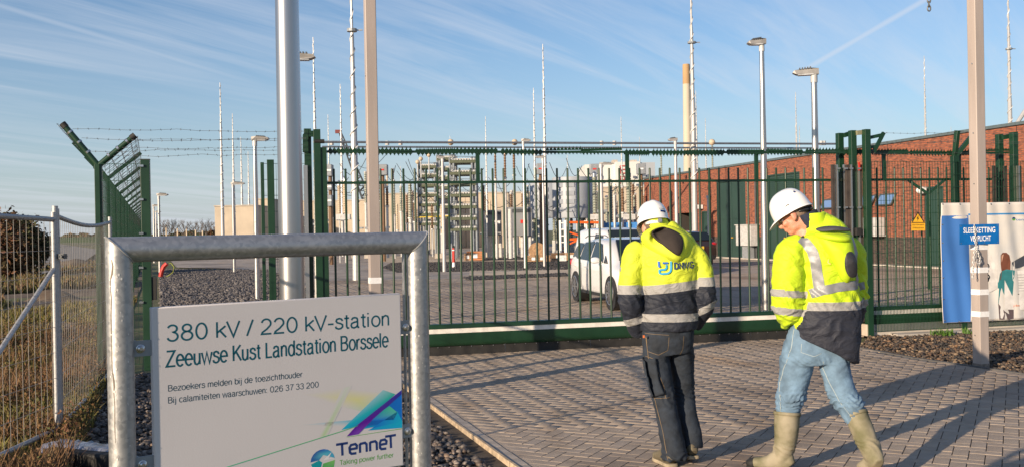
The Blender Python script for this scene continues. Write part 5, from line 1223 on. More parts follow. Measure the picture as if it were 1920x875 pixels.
for px, yt, dep, w_, lb in ((418, 155, 70, 7, 'spiral mast left of the thick pole, tallest of the left group'), (440, 213, 85, 5.5, 'spiral mast second from the left over the concrete wall'), (455, 257, 100, 5, 'spiral mast third from the left over the concrete wall'), (468, 284, 110, 4.5, 'shortest spiral mast right of the third over the concrete wall'),
                            (594, 70, 60, 8, 'spiral mast rising behind the lamp head beside the thick pole'), (619, 215, 90, 4.5, 'thin mast between the thick pole and the wide spiral mast'), (643, 158, 80, 6.5, 'spiral mast just left of the thickest spiral mast'),
                            (1005, 165, 75, 6, 'spiral mast left of the tallest middle mast'), (1024, 83, 66, 8, 'tallest spiral mast in the middle over the round reactors'), (914, 218, 90, 4.5, 'thin mast above the toothed rail right of the racks'), (1168, 219, 90, 4.5, 'thin mast over the far pale works'),
                            (1202, 257, 110, 3.5, 'very thin mast over the far works'), (1309, 170, 75, 5.5, 'thinner mast tucked behind the thick one beside the chimney'), (1326, 222, 95, 4, 'thin mast right of the chimney'), (1496, 173, 80, 5.5, 'spiral mast between the two tall lamp posts'), (1502, 236, 90, 4, 'short mast close behind the one between the lamp posts'),
                            (1738, 105, 85, 6, 'spiral mast above the brick roof left of the square post'), (1786, 238, 95, 3, 'tiny mast tip above the brick roof'), (847, 255, 85, 4, 'thin mast behind the capacitor racks'), (1066, 290, 100, 3.5, 'thin mast tip over the right reactor'), (753, 312, 90, 3.5, 'thin mast tip right of the beige post')):
    mast(px, yt, dep, lb, w_)

# ------------------------------------------------------------------ tubular busbars
BUSM = mat('busbar_grey', (.20, .22, .25), .4, .5)
bus = thing('busbar', 'upper horizontal metal conductor tube running behind the toothed rail', 'busbar', at(1080, 268, 50))
MB().cyl(at(604, 266.5, 46), at(1572, 270, 54), .055, n=8).build('tube', BUSM, bus)
bus2 = thing('busbar', 'lower horizontal metal conductor tube running behind the toothed rail', 'busbar', at(1080, 276, 56))
MB().cyl(at(604, 275.5, 52), at(1530, 278, 60), .05, n=8).build('tube', BUSM, bus2)
mb = MB()
for px in (622, 726, 751, 1128, 1152, 1540, 1545): MB().cyl(at(px, 264.5, 46.5+.0086*(px-604)), at(px, 272.5, 46.5+.0086*(px-604)), .10, n=8).build('clamp', LGREY, bus)
for px in (845, 965, 1335): 
    MB().ell(at(px, 267, 49), (.16, .16, .16), 10, 8).build('corona_ball', TAN, bus)

# ------------------------------------------------------------------ substation equipment
def prof_ins(r, z0, z1, n):     # ribbed insulator outline
    p = []
    for i in range(n):
        a = z0+(z1-z0)*i/n; b = z0+(z1-z0)*(i+.5)/n; p += [(r*.72, a), (r, (a+b)/2), (r*.72, b)]
    return p+[(r*.72, z1)]
def ins_col(px, ytop, ymid, dep, w, label=None, m=PORC, name='insulator_column', cap=True):
    b = atg(px, dep); zt_ = at(px, ytop, dep).z; zm = at(px, ymid, dep).z; r0 = w/2/FPX*dep
    r = thing(name, label or 'grey steel column topped by a brown ribbed insulator in the substation field', 'insulator', b, group='insulator columns in the substation field')
    MB().cyl(b, b+UP*zm, r0*.8, n=10).build('column', LGREY, r); MB().lathe([(r0*1.3, 0), (r0*1.3, .08)], b+UP*zm, 10).build('flange', LGREY, r)
    MB().lathe(prof_ins(r0, zm+.08, zt_, max(5, int((zt_-zm)/.16))), b, 10).build('insulator', m, r)
    if cap: MB().ell(b+UP*(zt_+.05), (r0*1.05, r0*1.05, r0*.8), 10, 6).build('cap', LGREY, r)
    return r
rs = random.Random(4)
for px, yt, ym, dep, w_ in ((598, 375, 420, 66, 5), (612, 350, 430, 64, 6), (624, 372, 410, 70, 5), (672, 372, 415, 68, 5), (716, 345, 378, 58, 7.5), (727, 352, 388, 64, 6), (740, 340, 405, 62, 5.5), (753, 352, 398, 66, 6), (770, 345, 410, 66, 8), (764, 365, 420, 70, 5),
                            (775, 360, 420, 72, 5), (908, 350, 398, 60, 5), (931, 290, 338, 56, 5), (949, 288, 335, 58, 5.5), (966, 284, 330, 60, 6), (991, 350, 400, 64, 5), (1120, 362, 420, 60, 7), (1138, 370, 425, 62, 6), (1147, 345, 420, 66, 6), (1168, 352, 400, 60, 6), (1180, 350, 405, 64, 8), (1188, 345, 410, 66, 7), (1204, 352, 400, 62, 6),
                            (1242, 286, 335, 70, 4), (1338, 272, 320, 75, 4), (688, 345, 400, 80, 6), (1110, 380, 425, 70, 5), (1157, 380, 425, 76, 5), (1192, 365, 420, 72, 5)):
    ins_col(px, yt, ym, dep, w_, m=PORC if rs.random() < .75 else GPORC)
for i in range(46):
    px = rs.uniform(574, 1210); dep = rs.uniform(60, 84); yt = rs.uniform(318, 392); ym = yt+rs.uniform(28, 60)
    ins_col(px, yt, min(ym, 440), dep, rs.uniform(3.2, 6.5), m=(PORC, PORC, GPORC, TAN)[rs.randrange(4)], cap=rs.random() < .6)
# big tan bushings left of the beige post
for px, yt, w_, lb in ((637, 348, 7, 'tall tan bushing, leftmost of the pair beside the thick spiral mast'), (648, 340, 9.5, 'tall tan bushing, wider one of the pair beside the thick spiral mast'), (1180, 332, 11, 'greenish bushing over the far side of the van'), (1116, 332, 10, 'greenish bushing left of the far pale works')):
    dep = 55; b = atg(px, dep); zt_ = at(px, yt, dep).z; zm = at(px, 400, dep).z; r0 = w_/2/FPX*dep
    r = thing('bushing', lb, 'bushing', b); MB().cyl(b, b+UP*(zm-.25), r0*.35, n=8).build('leg', LGREY, r); MB().box(b+UP*(zm-.2), (r0*4, r0*2.4, .3), RH, FH).build('bracket', LGREY, r)
    MB().lathe(prof_ins(r0, zm, zt_, 14), b, 14).build('insulator', TAN if px < 700 else GPORC, r); MB().lathe([(r0*.9, 0), (r0*.9, .2), (r0*.4, .3)], b+UP*zt_, 12).build('cap', STEEL, r)
# more plain steel columns and low supports
for i in range(48):
    px = rs.uniform(575, 1205); dep = rs.uniform(58, 78)
    if 1000 < px < 1115 and dep < 62: dep += 8
    b = atg(px, dep); h_ = rs.uniform(1.3, 2.7); r = thing('support_post', 'short grey steel equipment support in the substation field', 'support', b, group='short equipment supports in the substation field')
    MB().cyl(b, b+UP*h_, rs.uniform(.07, .15), n=8).build('column', LGREY if rs.random() < .7 else MIDGREY, r); MB().box(b+UP*(h_+.05), (rs.uniform(.3, .8), .4, .14), RH, FH).build('head_plate', MIDGREY, r)
    if rs.random() < .6: MB().box(b+UP*.15, (.5, .5, .3), RH, FH).build('plinth', CONC, r)
# pair boxes on posts
for (x0, x1, y0, y1, dep, lb) in ((614, 624, 309, 331, 52, 'grey metal box high on a post just right of the gate portal'), (615, 624, 344, 357, 52, 'grey metal box second from top right of the gate portal'), (615, 624, 366, 387, 52, 'grey metal box third from top right of the gate portal'),
                                  (708, 727, 309, 329, 56, 'grey metal box with red mark right of the beige post'), (709, 724, 337, 353, 60, 'lower grey metal box right of the beige post'), (1006, 1020, 307, 327, 64, 'grey metal box high beside the tallest middle mast'), (1106, 1122, 308, 327, 62, 'grey metal box before the far pale works, left one'), (1194, 1210, 307, 327, 62, 'grey metal box before the far pale works, right one')):
    a = at(x0, y0, dep); b = at(x1, y1, dep); c = (a+b)/2; r = thing('equipment_box', lb, 'box', Vector((c.x, c.y, 0)))
    MB().box(c, ((x1-x0)/FPX*dep, .6, a.z-b.z), RH, FH).build('case', MIDGREY, r, bevel=.03); MB().cyl(Vector((c.x, c.y, 0)), Vector((c.x, c.y, b.z)), .10, n=8).build('post', PORC, r)
    MB().box(c-FH*.31, (.22, .02, .09), RH, FH).build('label_plate', RED if x0 in (708, 1006, 1106) else WHITE, r)
# large grey housings
for (x0, x1, y0, y1, dep, lb) in ((914, 940, 394, 441, 60, 'dark grey square housing on legs, left of the pair'), (943, 998, 389, 442, 58, 'dark grey square housing on legs, right and larger of the pair')):
    a = at(x0, y0, dep); b = at(x1, y1, dep); c = (a+b)/2; r = thing('transformer_housing', lb, 'housing', Vector((c.x, c.y, 0))); wd = (x1-x0)/FPX*dep
    MB().box(c+FH*.8, (wd, 1.6, a.z-b.z), RH, FH).build('case', mat('housing_grey', (.24, .25, .26), .5, .1, .08, 1), r, bevel=.03)
    MB().box(c-FH*.02+UP*((a.z-b.z)*.38), (wd*.9, .06, (a.z-b.z)*.12), RH, FH).build('vent', DARKGREY, r); MB().box(c-FH*.02+RH*wd*.2, (.35, .05, .2), RH, FH).build('label_plate', RED if x0 > 940 else WHITE, r)
    for i in (-.42, -.15, .15, .42): MB().cyl(Vector((c.x, c.y, 0))+RH*wd*i+FH*.3, Vector((c.x, c.y, b.z))+RH*wd*i+FH*.3, .11, n=8).build('leg', LGREY, r)
pc = atg(957, 56.5); r = thing('support_column', 'pale column in front of the dark grey housings', 'column', pc); MB().cyl(pc, pc+UP*at(957, 392, 56.5).z, .13, n=10).build('column', LGREY, r)
# two round reactors
REA = mat('reactor_grey', (.33, .36, .40), .5, 0, .05, 1)
for (x0, x1, y0, y1, dep, lb) in ((995, 1037, 344, 409, 69, 'round grey reactor on insulator legs, left and farther of the two'), (1037, 1112, 333, 409, 64, 'large round grey reactor on insulator legs, right and nearer of the two')):
    cx_ = (x0+x1)/2; b = atg(cx_, dep); zt_ = at(cx_, y0, dep).z; zb_ = at(cx_, y1, dep).z; rad = (x1-x0)/2/FPX*dep; r = thing('reactor', lb, 'reactor', b)
    if x0 < 1000: rad *= 1.5; b = b+RH*rad*.33; r.location = b
    MB().lathe([(rad, zb_), (rad*1.01, zb_+.05), (rad*1.01, zt_-.05), (rad*.99, zt_)], b, 40).build('shell', REA, r)
    for i in range(7):
        an = 2*pi*i/7+.4; q = b+Vector((cos(an), sin(an), 0))*rad*.8; MB().lathe(prof_ins(.13, .9, zb_, 9), q, 8).build('insulator', GPORC, r); MB().cyl(q, q+UP*.9, .16, n=8).build('leg', LGREY, r)
    for k in range(4):
        for an in (-2.2, -1.75): q = b+Vector((cos(an-YAW), sin(an-YAW), 0))*rad*1.02+UP*(zb_+(zt_-zb_)*(.2+.2*k)); MB().box(q, (.55, .10, .28), RH, FH).build('vent_cover', REA, r)
# capacitor racks
def rack(x0, x1, ys, dep, label, gap=.9):
    b = atg((x0+x1)/2, dep); wd = (x1-x0)/FPX*dep; r = thing('capacitor_rack', label, 'rack', b); zt_ = at((x0+x1)/2, ys[0]-8, dep).z
    for i in (-.5, -.36, .5, .36):
        for j in (0, 1.8): MB().cyl(b+RH*wd*i+FH*j, b+RH*wd*i+FH*j+UP*zt_, .075, n=8).build('column', mat('rack_steel', (.24, .27, .30), .5, .3), r)
    for y in ys:
        z = at((x0+x1)/2, y, dep).z; sh = MB().box(b+FH*.9+UP*z, (wd*1.02, 2.0, .17), RH, FH).build('shelf', mat('rack_shelf', (.085, .10, .06), .6), r)
        mb = MB()
        for q in range(9):
            c = b+RH*wd*(-.42+.105*q)+UP*(z+.15); mb.cyl(c-FH*.05, c+FH*1.6, .07, n=8)
        mb.build('capacitor_cans', LGREY, sh, kind='stuff')
        mb = MB(); mb.tube([b+RH*wd*(-.5)+UP*(z+.1)-FH*.1, b+RH*wd*(-.5)+UP*(z+.3)-FH*.3, b+RH*wd*.5+UP*(z+.26)-FH*.2, b+RH*wd*.5+UP*(z-.2)], .02, 4); mb.build('cable', DARKGREY, sh)
    return r
rack(846, 894, (303, 325, 345, 366, 388, 410, 430), 58, 'tall rack of stacked capacitor shelves, right and nearest one')
rack(822, 855, (298, 317, 334, 352, 370, 388, 408), 63, 'tall rack of stacked capacitor shelves, middle one')
rack(786, 822, (313, 330, 348, 366, 384, 402, 420), 66, 'tall rack of stacked capacitor shelves, leftmost one')
for (px, py), cl_ in zip(((783, 304), (789, 298), (804, 291)), ('leftmost and lowest tan corona sphere above the left rack', 'middle tan corona sphere above the left rack', 'rightmost and highest tan corona sphere above the left rack')):
    c = at(px, py, 62); o = MB().ell(c, (.14, .14, .14), 10, 8); r = thing('corona_sphere', cl_, 'sphere', c, group='corona spheres on the racks'); o.build('ball', TAN, r); MB().cyl(c, c-UP*1.2, .04, n=6).build('stem', LGREY, r)
MB().cyl(at(775, 408, 62), at(862, 404, 62), .03, n=5).build('yellow_tape', mat('yellow_tape', (.75, .55, .03), .5), thing('warning_tape', 'strip of yellow tape strung across the racks', 'tape', at(820, 406, 62)))
# cables between equipment: slack wires
cw = thing('slack_wires', 'thin slack conductors looping between the insulators and racks', 'wires', at(850, 320, 64))
for i in range(44):
    x0 = rs.uniform(600, 1180); x1 = x0+rs.uniform(18, 70); y0 = rs.uniform(296, 360); y1 = y0+rs.uniform(-10, 40); dep = rs.uniform(58, 74); A_, B_ = at(x0, y0, dep), at(x1, y1, dep+2)
    MB().tube([A_.lerp(B_, t)-UP*.9*sin(pi*t) for t in np.linspace(0, 1, 9)], .022, 4, False).build('wire', DARKGREY, cw)
# fire walls
for (x0, x1, yt, dep, th, lb) in ((403, 478, 387, 88, 6, 'long low sand-coloured concrete wall block left of the thick pole'), (476, 505, 374, 100, 5, 'taller concrete block rising behind the left wall'), (566, 720, 377, 96, 5, 'concrete fire wall behind the tan bushings'), (700, 815, 364, 92, 5, 'concrete fire wall behind the left racks'), (812, 935, 363, 98, 5, 'concrete fire wall behind the right rack'),
                                  (930, 1002, 362, 94, 5, 'concrete fire wall behind the grey housings'), (1100, 1232, 352, 90, 6, 'concrete fire wall below the far pale works')):
    a = atg(x0, dep); b = atg(x1, dep); z = at((x0+x1)/2, yt, dep).z; r = thing('fire_wall', lb, 'wall', (a+b)/2); wd = (b-a).length; n = max(2, int(wd/2.2)); z = max(z, 2)
    for i in range(n):
        c = a.lerp(b, (i+.5)/n)+FH*th/2; MB().box(c+UP*z/2, (wd/n-.03, th, z), RH, FH).build('panel', CONCF, r, bevel=.02)
    MB().box((a+b)/2+FH*th/2+UP*(z+.06), (wd+.1, th+.15, .12), RH, FH).build('coping', CONC, r)
# scaffolding with orange rails, spool, pallets, blue container, bollard
sc = thing('scaffold', 'white scaffold tower with bright orange rails below the big reactor', 'scaffold', atg(1080, 54))
for px in (1051, 1061, 1100, 1120):
    for j in (0, 1.2): b = atg(px, 54)+FH*j; MB().cyl(b, b+UP*at(px, 413, 54).z, .045, n=6).build('upright', WHITE, sc)
for py in (418, 430, 442, 454):
    MB().cyl(at(1051, py, 54), at(1062, py, 54), .035, n=6).build('rung', WHITE, sc)
for (xa, ya, xb, yb4) in ((1064, 417, 1122, 417), (1066, 449, 1112, 447)): MB().cyl(at(xa, ya, 53.9), at(xb, yb4, 53.9), .07, n=6).build('rail', ORANGE, sc)
for (xa, ya, xb, yb4) in ((1068, 435, 1108, 449), (1066, 458, 1112, 437), (1085, 448, 1122, 440)): MB().cyl(at(xa, ya, 53.8), at(xb, yb4, 53.8), .045, n=6).build('brace', ORANGE, sc)
spb = atg(1007, 52); sp_ = thing('cable_drum', 'round wooden cable drum standing behind stacked crates', 'drum', spb); zc = at(1007, 470, 52).z
for o_ in (0, .9): MB().cyl(spb+UP*.5+FH*o_, spb+UP*.5+FH*(o_+.09), .46, n=26).build('flange', WOOD, sp_)
MB().cyl(spb+UP*.5+FH*.05, spb+UP*.5+FH*.95, .28, n=18).build('barrel', BLACK, sp_)
for i, (px, dep, wd, hh, m_, lb) in enumerate(((890, 54, .9, .5, ORANGE, 'orange-brown crate below the right rack'), (877, 54, .45, .4, WOOD, 'small wooden crate beside the orange-brown one'), (999, 50, .6, .32, WOOD, 'wooden crate with white label before the cable drum'), (1016, 50, .8, .32, WOOD, 'wider wooden crate before the cable drum'), (1045, 51, .7, .4, PORC, 'brown crate right of the cable drum'), (1054, 50, .35, .3, WHITE, 'small white sack between crates'), (1072, 51, .8, .4, WOOD, 'wooden crate under the orange rails'), (1085, 50, .5, .35, PORC, 'dark crate nearest the white car'))):
    b = atg(px, dep); r = thing('crate', lb, 'crate', b); m2 = mat('crate_orange', (.42, .17, .07), .7) if m_ is ORANGE else m_
    for k in range(4): MB().box(b+UP*(hh*(k+.5)/4+.03), (wd, .5, hh/4-.02), RH, FH).build('board', m2, r)
    MB().box(b+UP*(hh*.55)-FH*.26, (wd*.3, .01, hh*.45), RH, FH).build('label_plate', WHITE, r)
cn = thing('traffic_cone', 'tiny orange and white cone by the crates left of the white car', 'cone', gp(1057, 476)); b = gp(1057, 476); MB().lathe([(.22, 0), (.22, .03), (.13, .04), (.03, .5)], b, 12).build('cone', ORANGE, cn); MB().lathe([(.105, .2), (.07, .33)], b+UP*.0, 12).build('white_band', WHITE, cn)
bl = gp(851, 500.5); r = thing('bollard', 'red hydrant post with white foot standing in the dark gravel', 'bollard', bl); k_ = bl.dot(FH)/FPX
MB().cyl(bl+UP*9*k_, bl+UP*36*k_, 2.4*k_, n=12).build('body', RED, r); MB().lathe([(3.2*k_, 0), (3.2*k_, 6*k_), (2.6*k_, 9.3*k_)], bl, 12).build('foot', WHITE, r); MB().lathe([(2.6*k_, 36*k_), (2.8*k_, 38*k_), (1.6*k_, 41*k_)], bl, 12).build('cap', BLACK, r); MB().cyl(bl+UP*31*k_, bl+UP*33*k_, 2.6*k_, n=12).build('white_band', WHITE, r)
bc_ = thing('blue_container', 'bright blue site container behind the white van', 'container', atg(1172, 60)); c = at(1172, 424, 60)
MB().box(Vector((c.x, c.y, 1.0))+FH*1.2, (2.6, 2.4, 2.0), RH, FH).build('body', BLUEC, bc_, bevel=.03)
for i in range(7): MB().box(Vector((c.x, c.y, 1.0))+RH*(-1.1+.36*i)-FH*.02, (.1, .05, 1.8), RH, FH).build('rib', BLUEC, bc_)
# red cable loop in the gravel on the left
rcp = [(301, 518), (303, 508), (307, 499), (313, 493)]; r = thing('red_cable', 'red cable stub sticking out of the gravel by the left lamp post', 'cable', gp(301, 519)); dpc = gp(301, 519).dot(FH)
MB().tube([at(x, y, dpc) for x, y in rcp], .085, 8).build('cable', RED, r); MB().tube([at(x, y, dpc+.05) for x, y in ((313, 493), (321, 493), (326, 500), (324, 510), (314, 517), (303, 520))], .012, 4).build('earth_wire', mat('yellow_green', (.45, .5, .05), .5), r)
# white marker posts far left
for i, px in enumerate((312, 333, 350, 367, 380, 392)):
    b = atg(px, 130); z = at(px, 427+i*1.2, 130).z; r = thing('marker_post', 'short pale post in the far row before the bare trees', 'post', b, group='far row of pale posts'); MB().cyl(b, b+UP*z, .10, n=6).build('shaft', TAN, r)
# far works
fw = thing('power_works', 'pale grey block-shaped works building far behind the reactors', 'building', atg(1160, 300)); FWM = mat('works_white', (.60, .60, .58), .7, 0, .05, .05); FWG = mat('works_grey', (.33, .36, .40), .7, 0, .05, .05); FWS = mat('works_mid_grey', (.42, .44, .46), .7, 0, .05, .05)  # white, grey and a mid grey for the low front block
def blk(x0, x1, yt, yb5, dep, th, m, name='wall', par=None):
    a = at(x0, yt, dep); b = at(x1, yb5, dep); c = (a+b)/2; return MB().box(c+FH*th/2, ((x1-x0)/FPX*dep, th, a.z-b.z), RH, FH).build(name, m, par or fw)
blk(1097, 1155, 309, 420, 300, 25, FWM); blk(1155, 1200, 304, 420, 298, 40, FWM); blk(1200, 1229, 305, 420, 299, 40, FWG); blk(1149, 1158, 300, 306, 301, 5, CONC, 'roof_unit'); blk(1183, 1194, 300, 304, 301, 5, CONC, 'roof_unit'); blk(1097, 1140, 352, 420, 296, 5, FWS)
for (x0, x1, y0, y1) in ((1205, 1211, 325, 331), (1214, 1220, 327, 333), (1203, 1209, 340, 346), (1213, 1223, 345, 349), (1187, 1192, 330, 334), (1193, 1198, 345, 352), (1116, 1120, 332, 338), (1128, 1132, 330, 336)): blk(x0, x1, y0, y1, 297.2, .6, mat('works_window', (.12, .14, .18), .3), 'window')
REDP = mat('red_letters', (.45, .07, .06), .6)
for ch, yb6, yt6 in (('E', 326, 309), ('P', 345, 329)):
    P_ = at(1163, yb6, 297.6); v, f = text_mesh(ch, 0, 10/FPX*297, 0, (yb6-yt6)/FPX*297, 0); flat('lettering', v, f, lambda a, b: P_+RH*a+UP*b, REDP, fw)
ch_ = thing('chimney', 'tall tapering concrete chimney with a brownish top', 'chimney', atg(1292, 420)); b = atg(1292, 420); zt_ = at(1284, 121, 420).z; zm = at(1286, 158, 420).z; k_ = 420/FPX
MB().lathe([(10.5*k_, 0), (8.0*k_, zm*.5), (7.1*k_, zm)], b, 28).build('shaft', mat('chimney_concrete', (.50, .44, .35), .85, 0, .06, .05), ch_); MB().lathe([(7.15*k_, zm), (6.9*k_, zt_-1), (6.5*k_, zt_)], b, 28).build('top_section', mat('chimney_brown', (.42, .27, .14), .85, 0, .12, .08), ch_)
# crane jib
cj = thing('crane', 'dark lattice crane jib with a red tip behind the masts', 'crane', atg(685, 200))
A_, B_ = at(686, 370, 200), at(637, 247, 200); dj = (B_-A_).normalized(); sj = dj.cross(FH).normalized()
mb = MB(); n = 26; wj = .8
for s1_, s2_ in ((-1, -1), (-1, 1), (1, -1), (1, 1)): mb.cyl(A_+sj*wj*s1_+FH*wj*s2_, B_+sj*.2*s1_+FH*.2*s2_, .12, n=4)
for i in range(n):
    t0, t1 = i/n, (i+1)/n; w0, w1 = wj*(1-t0)+.2*t0, wj*(1-t1)+.2*t1; sg = 1 if i % 2 else -1
    mb.cyl(A_.lerp(B_, t0)+sj*w0*sg, A_.lerp(B_, t1)-sj*w1*sg, .09, n=3); mb.cyl(A_.lerp(B_, t0)+sj*w0*sg+FH*.8, A_.lerp(B_, t1)-sj*w1*sg+FH*.8, .09, n=3)
mb.build('jib', DARKGREY, cj); MB().box(B_-RH*.3, (1.2, .6, .7), RH, FH).build('jib_head', mat('dull_red', (.16, .03, .03), .6), cj); MB().cyl(A_, atg(686, 200), .9, n=8).build('mast', DARKGREY, cj)
# angled strut beside the right-hand mast
r = thing('roof_strut', 'pale sloping strut by the mast at the right edge', 'strut', at(1905, 233, 58)); MB().cyl(at(1904, 236, 58), at(1930, 196, 58), .12, n=8).build('strut', POLEW, r)

# ------------------------------------------------------------------ trees and far land
TWIG = mat('bare_twig', (.13, .105, .09), .9)
def bare_tree(seed, hgt):
    rr = random.Random(seed); tr, cr = MB(), MB(); tr.tube([Vector((0, 0, 0)), Vector((.05, .03, hgt*.25)), Vector((0, .1, hgt*.5))], [hgt*.03, hgt*.023, hgt*.013], 7)
    def br(p, d, ln, r, lv):
        q = p+d*ln; mid = (p+q)/2+Vector((rr.uniform(-1, 1), rr.uniform(-1, 1), rr.uniform(-.4, .8)))*ln*.08; cr.tube([p, mid, q], [r, r*.8, r*.55], 4 if lv < 2 else 3, False)
        if lv < 4:
            for _ in range(4 if lv < 2 else 3):
                t = rr.uniform(.35, 1); nd = (d+Vector((rr.uniform(-1, 1), rr.uniform(-1, 1), rr.uniform(-.15, .9)))*.62).normalized(); br(p.lerp(q, t), nd, ln*rr.uniform(.55, .78), r*.6, lv+1)
    for i in range(7):
        h = hgt*(.16+.055*i); an = i*2.4; br(Vector((0, 0, h)), Vector((cos(an)*.6, sin(an)*.6, .9)).normalized(), hgt*rr.uniform(.22, .30), hgt*.009, 1)
    return tr, cr
protos = []
for sd_ in (3, 8, 21):
    tr, cr = bare_tree(sd_, 9.0); protos.append((tr.mesh('trunk', TWIG), cr.mesh('crown', TWIG, smooth=False)))
for i, (px, yt, dep) in enumerate(((307, 402, 330), (329, 406, 345), (346, 405, 340), (363, 408, 350), (386, 405, 330), (402, 408, 345), (298, 412, 300), (318, 412, 380), (376, 412, 400))):
    b = atg(px, dep, -.05); z = at(px, yt, dep).z; r = thing('bare_tree', 'leafless grey tree in the distant row beyond the far yard', 'tree', b, i*1.3, 'distant row of leafless trees'); k = z/9.0*.98; r.scale = (k*1.15, k*1.15, k)
    for me, nm in zip(protos[i % 3], ('trunk', 'crown')): o = bpy.data.objects.new(nm, me); COL.objects.link(o); o.parent = r
def leaf_blob(name, centre, rad, n, m, par, size=.12, seed=1):
    g = np.random.default_rng(seed); cl = g.normal(0, 1, (max(6, n//60), 3)); cl = cl/np.linalg.norm(cl, axis=1)[:, None]*g.uniform(.35, 1, (len(cl), 1))
    idx = g.integers(0, len(cl), n); P = cl[idx]*np.array(rad)+g.normal(0, .17, (n, 3))*np.array(rad); P = P+np.array(centre); P[:, 2] = np.maximum(P[:, 2], .1)
    a = g.normal(0, 1, (n, 3)); a /= np.linalg.norm(a, axis=1)[:, None]; b = np.cross(a, g.normal(0, 1, (n, 3))); b /= np.linalg.norm(b, axis=1)[:, None]; s_ = size*g.uniform(.5, 1.4, (n, 1))
    V = np.stack([P-a*s_, P+b*s_*.5, P+a*s_, P-b*s_*.5], 1).reshape(-1, 3)-np.array(par.location); F = (np.arange(n)*4)[:, None]+np.arange(4)[None]; return npmesh(name, V, F, m, parent=par)
BUSHM = mat('bush_leaf', (.1, .1, .1), .8, 0, .1, 3, island=[(.03, .045, .018), (.07, .075, .028), (.04, .05, .02), (.12, .07, .03), (.16, .10, .05)])
BUSHR = mat('rusty_leaf', (.1, .1, .1), .8, 0, .1, 3, island=[(.16, .06, .025), (.10, .05, .02), (.07, .06, .02), (.2, .09, .04)])
for i, (px, yt, dep, wpx_, m_, lb) in enumerate(((52, 404, 42, 38, BUSHM, 'dark dense shrub behind the nearest site fence panel'), (6, 398, 40, 34, BUSHR, 'rusty brown shrub at the left picture edge behind the fence'), (16, 432, 38, 30, BUSHR, 'low reddish shrub in front of the dark one'), (398, 431, 120, 9, BUSHR, 'tiny rusty shrub against the end of the concrete wall'))):
    b = atg(px, dep, 0); z = at(px, yt, dep).z; r = thing('shrub', lb, 'shrub', b); rx = wpx_/FPX*dep
    for k in range(5): a = k*1.3; MB().tube([b, b+Vector((cos(a)*rx*.2, sin(a)*rx*.2, z*.4)), b+Vector((cos(a)*rx*.5, sin(a)*rx*.5, z*.8))], [.06, .04, .015], 5).build('stem', TWIG, r)
    leaf_blob('crown', (b.x, b.y, z*.52), (rx, rx, z*.46), 4200, m_, r, .10 if dep < 100 else .12, i+3)
dyk = MB(); A_ = atg(-500, 420); B_ = atg(400, 420); dyk.prism([A_-UP*.1, B_-UP*.1, B_+UP*2.3+FH*8, A_+UP*2.3+FH*8], FH*18+UP*.01); o = dyk.build('dyke', mat('dyke_grass', (.035, .065, .02), .95, 0, .25, .03)); o['kind'] = 'structure'
tl = np.random.default_rng(5)
wood = thing('far_hedge', 'low dark line of far hedges and trees along the horizon', 'hedge', atg(-100, 600)); P_ = []
n = 9000; px = tl.uniform(-350, 420, n); dep = tl.uniform(560, 640, n); hh = tl.uniform(0, 1, n)*(1.8+1.8*np.abs(np.sin(px*.031))+1.2*np.abs(np.sin(px*.11)))
bx_ = np.array([list(atg(a, d)) for a, d in zip(px, dep)]); bx_[:, 2] = hh; s_ = 1.1
a = tl.normal(0, 1, (n, 3)); a /= np.linalg.norm(a, axis=1)[:, None]; b = np.cross(a, tl.normal(0, 1, (n, 3))); V = np.stack([bx_-a*s_, bx_+b*s_*.5, bx_+a*s_, bx_-b*s_*.5], 1).reshape(-1, 3)-np.array(wood.location)
npmesh('foliage', V, (np.arange(n)*4)[:, None]+np.arange(4)[None], BUSHM, parent=wood, kind='stuff')
# mounds of excavated earth
for i, (px, yb7, w_, h_) in enumerate(((60, 482, 2.4, .5), (140, 500, 2.2, .5), (30, 520, 1.6, .5), (100, 560, .9, .3))):
    c = gp(px, yb7); V = []; F = []; n1, n2 = 24, 9
    for j in range(n2):
        for k in range(n1):
            t = j/(n2-1); an = 2*pi*k/n1; rr_ = w_*t*(1+.25*noise.noise(Vector((cos(an)*1.5, sin(an)*1.5, i*5)))); z = h_*(cos(t*pi)*.5+.5)*(1+.3*noise.noise(Vector((cos(an)*2*t, sin(an)*2*t, i*3+1)))); V.append((c.x+rr_*cos(an), c.y+rr_*sin(an), z-.05))
    for j in range(n2-1):
        for k in range(n1): F.append((j*n1+k, j*n1+(k+1) % n1, (j+1)*n1+(k+1) % n1, (j+1)*n1+k))
    npmesh('earth_mound', np.array(V), np.array(F), BANK, kind='structure', smooth=True)
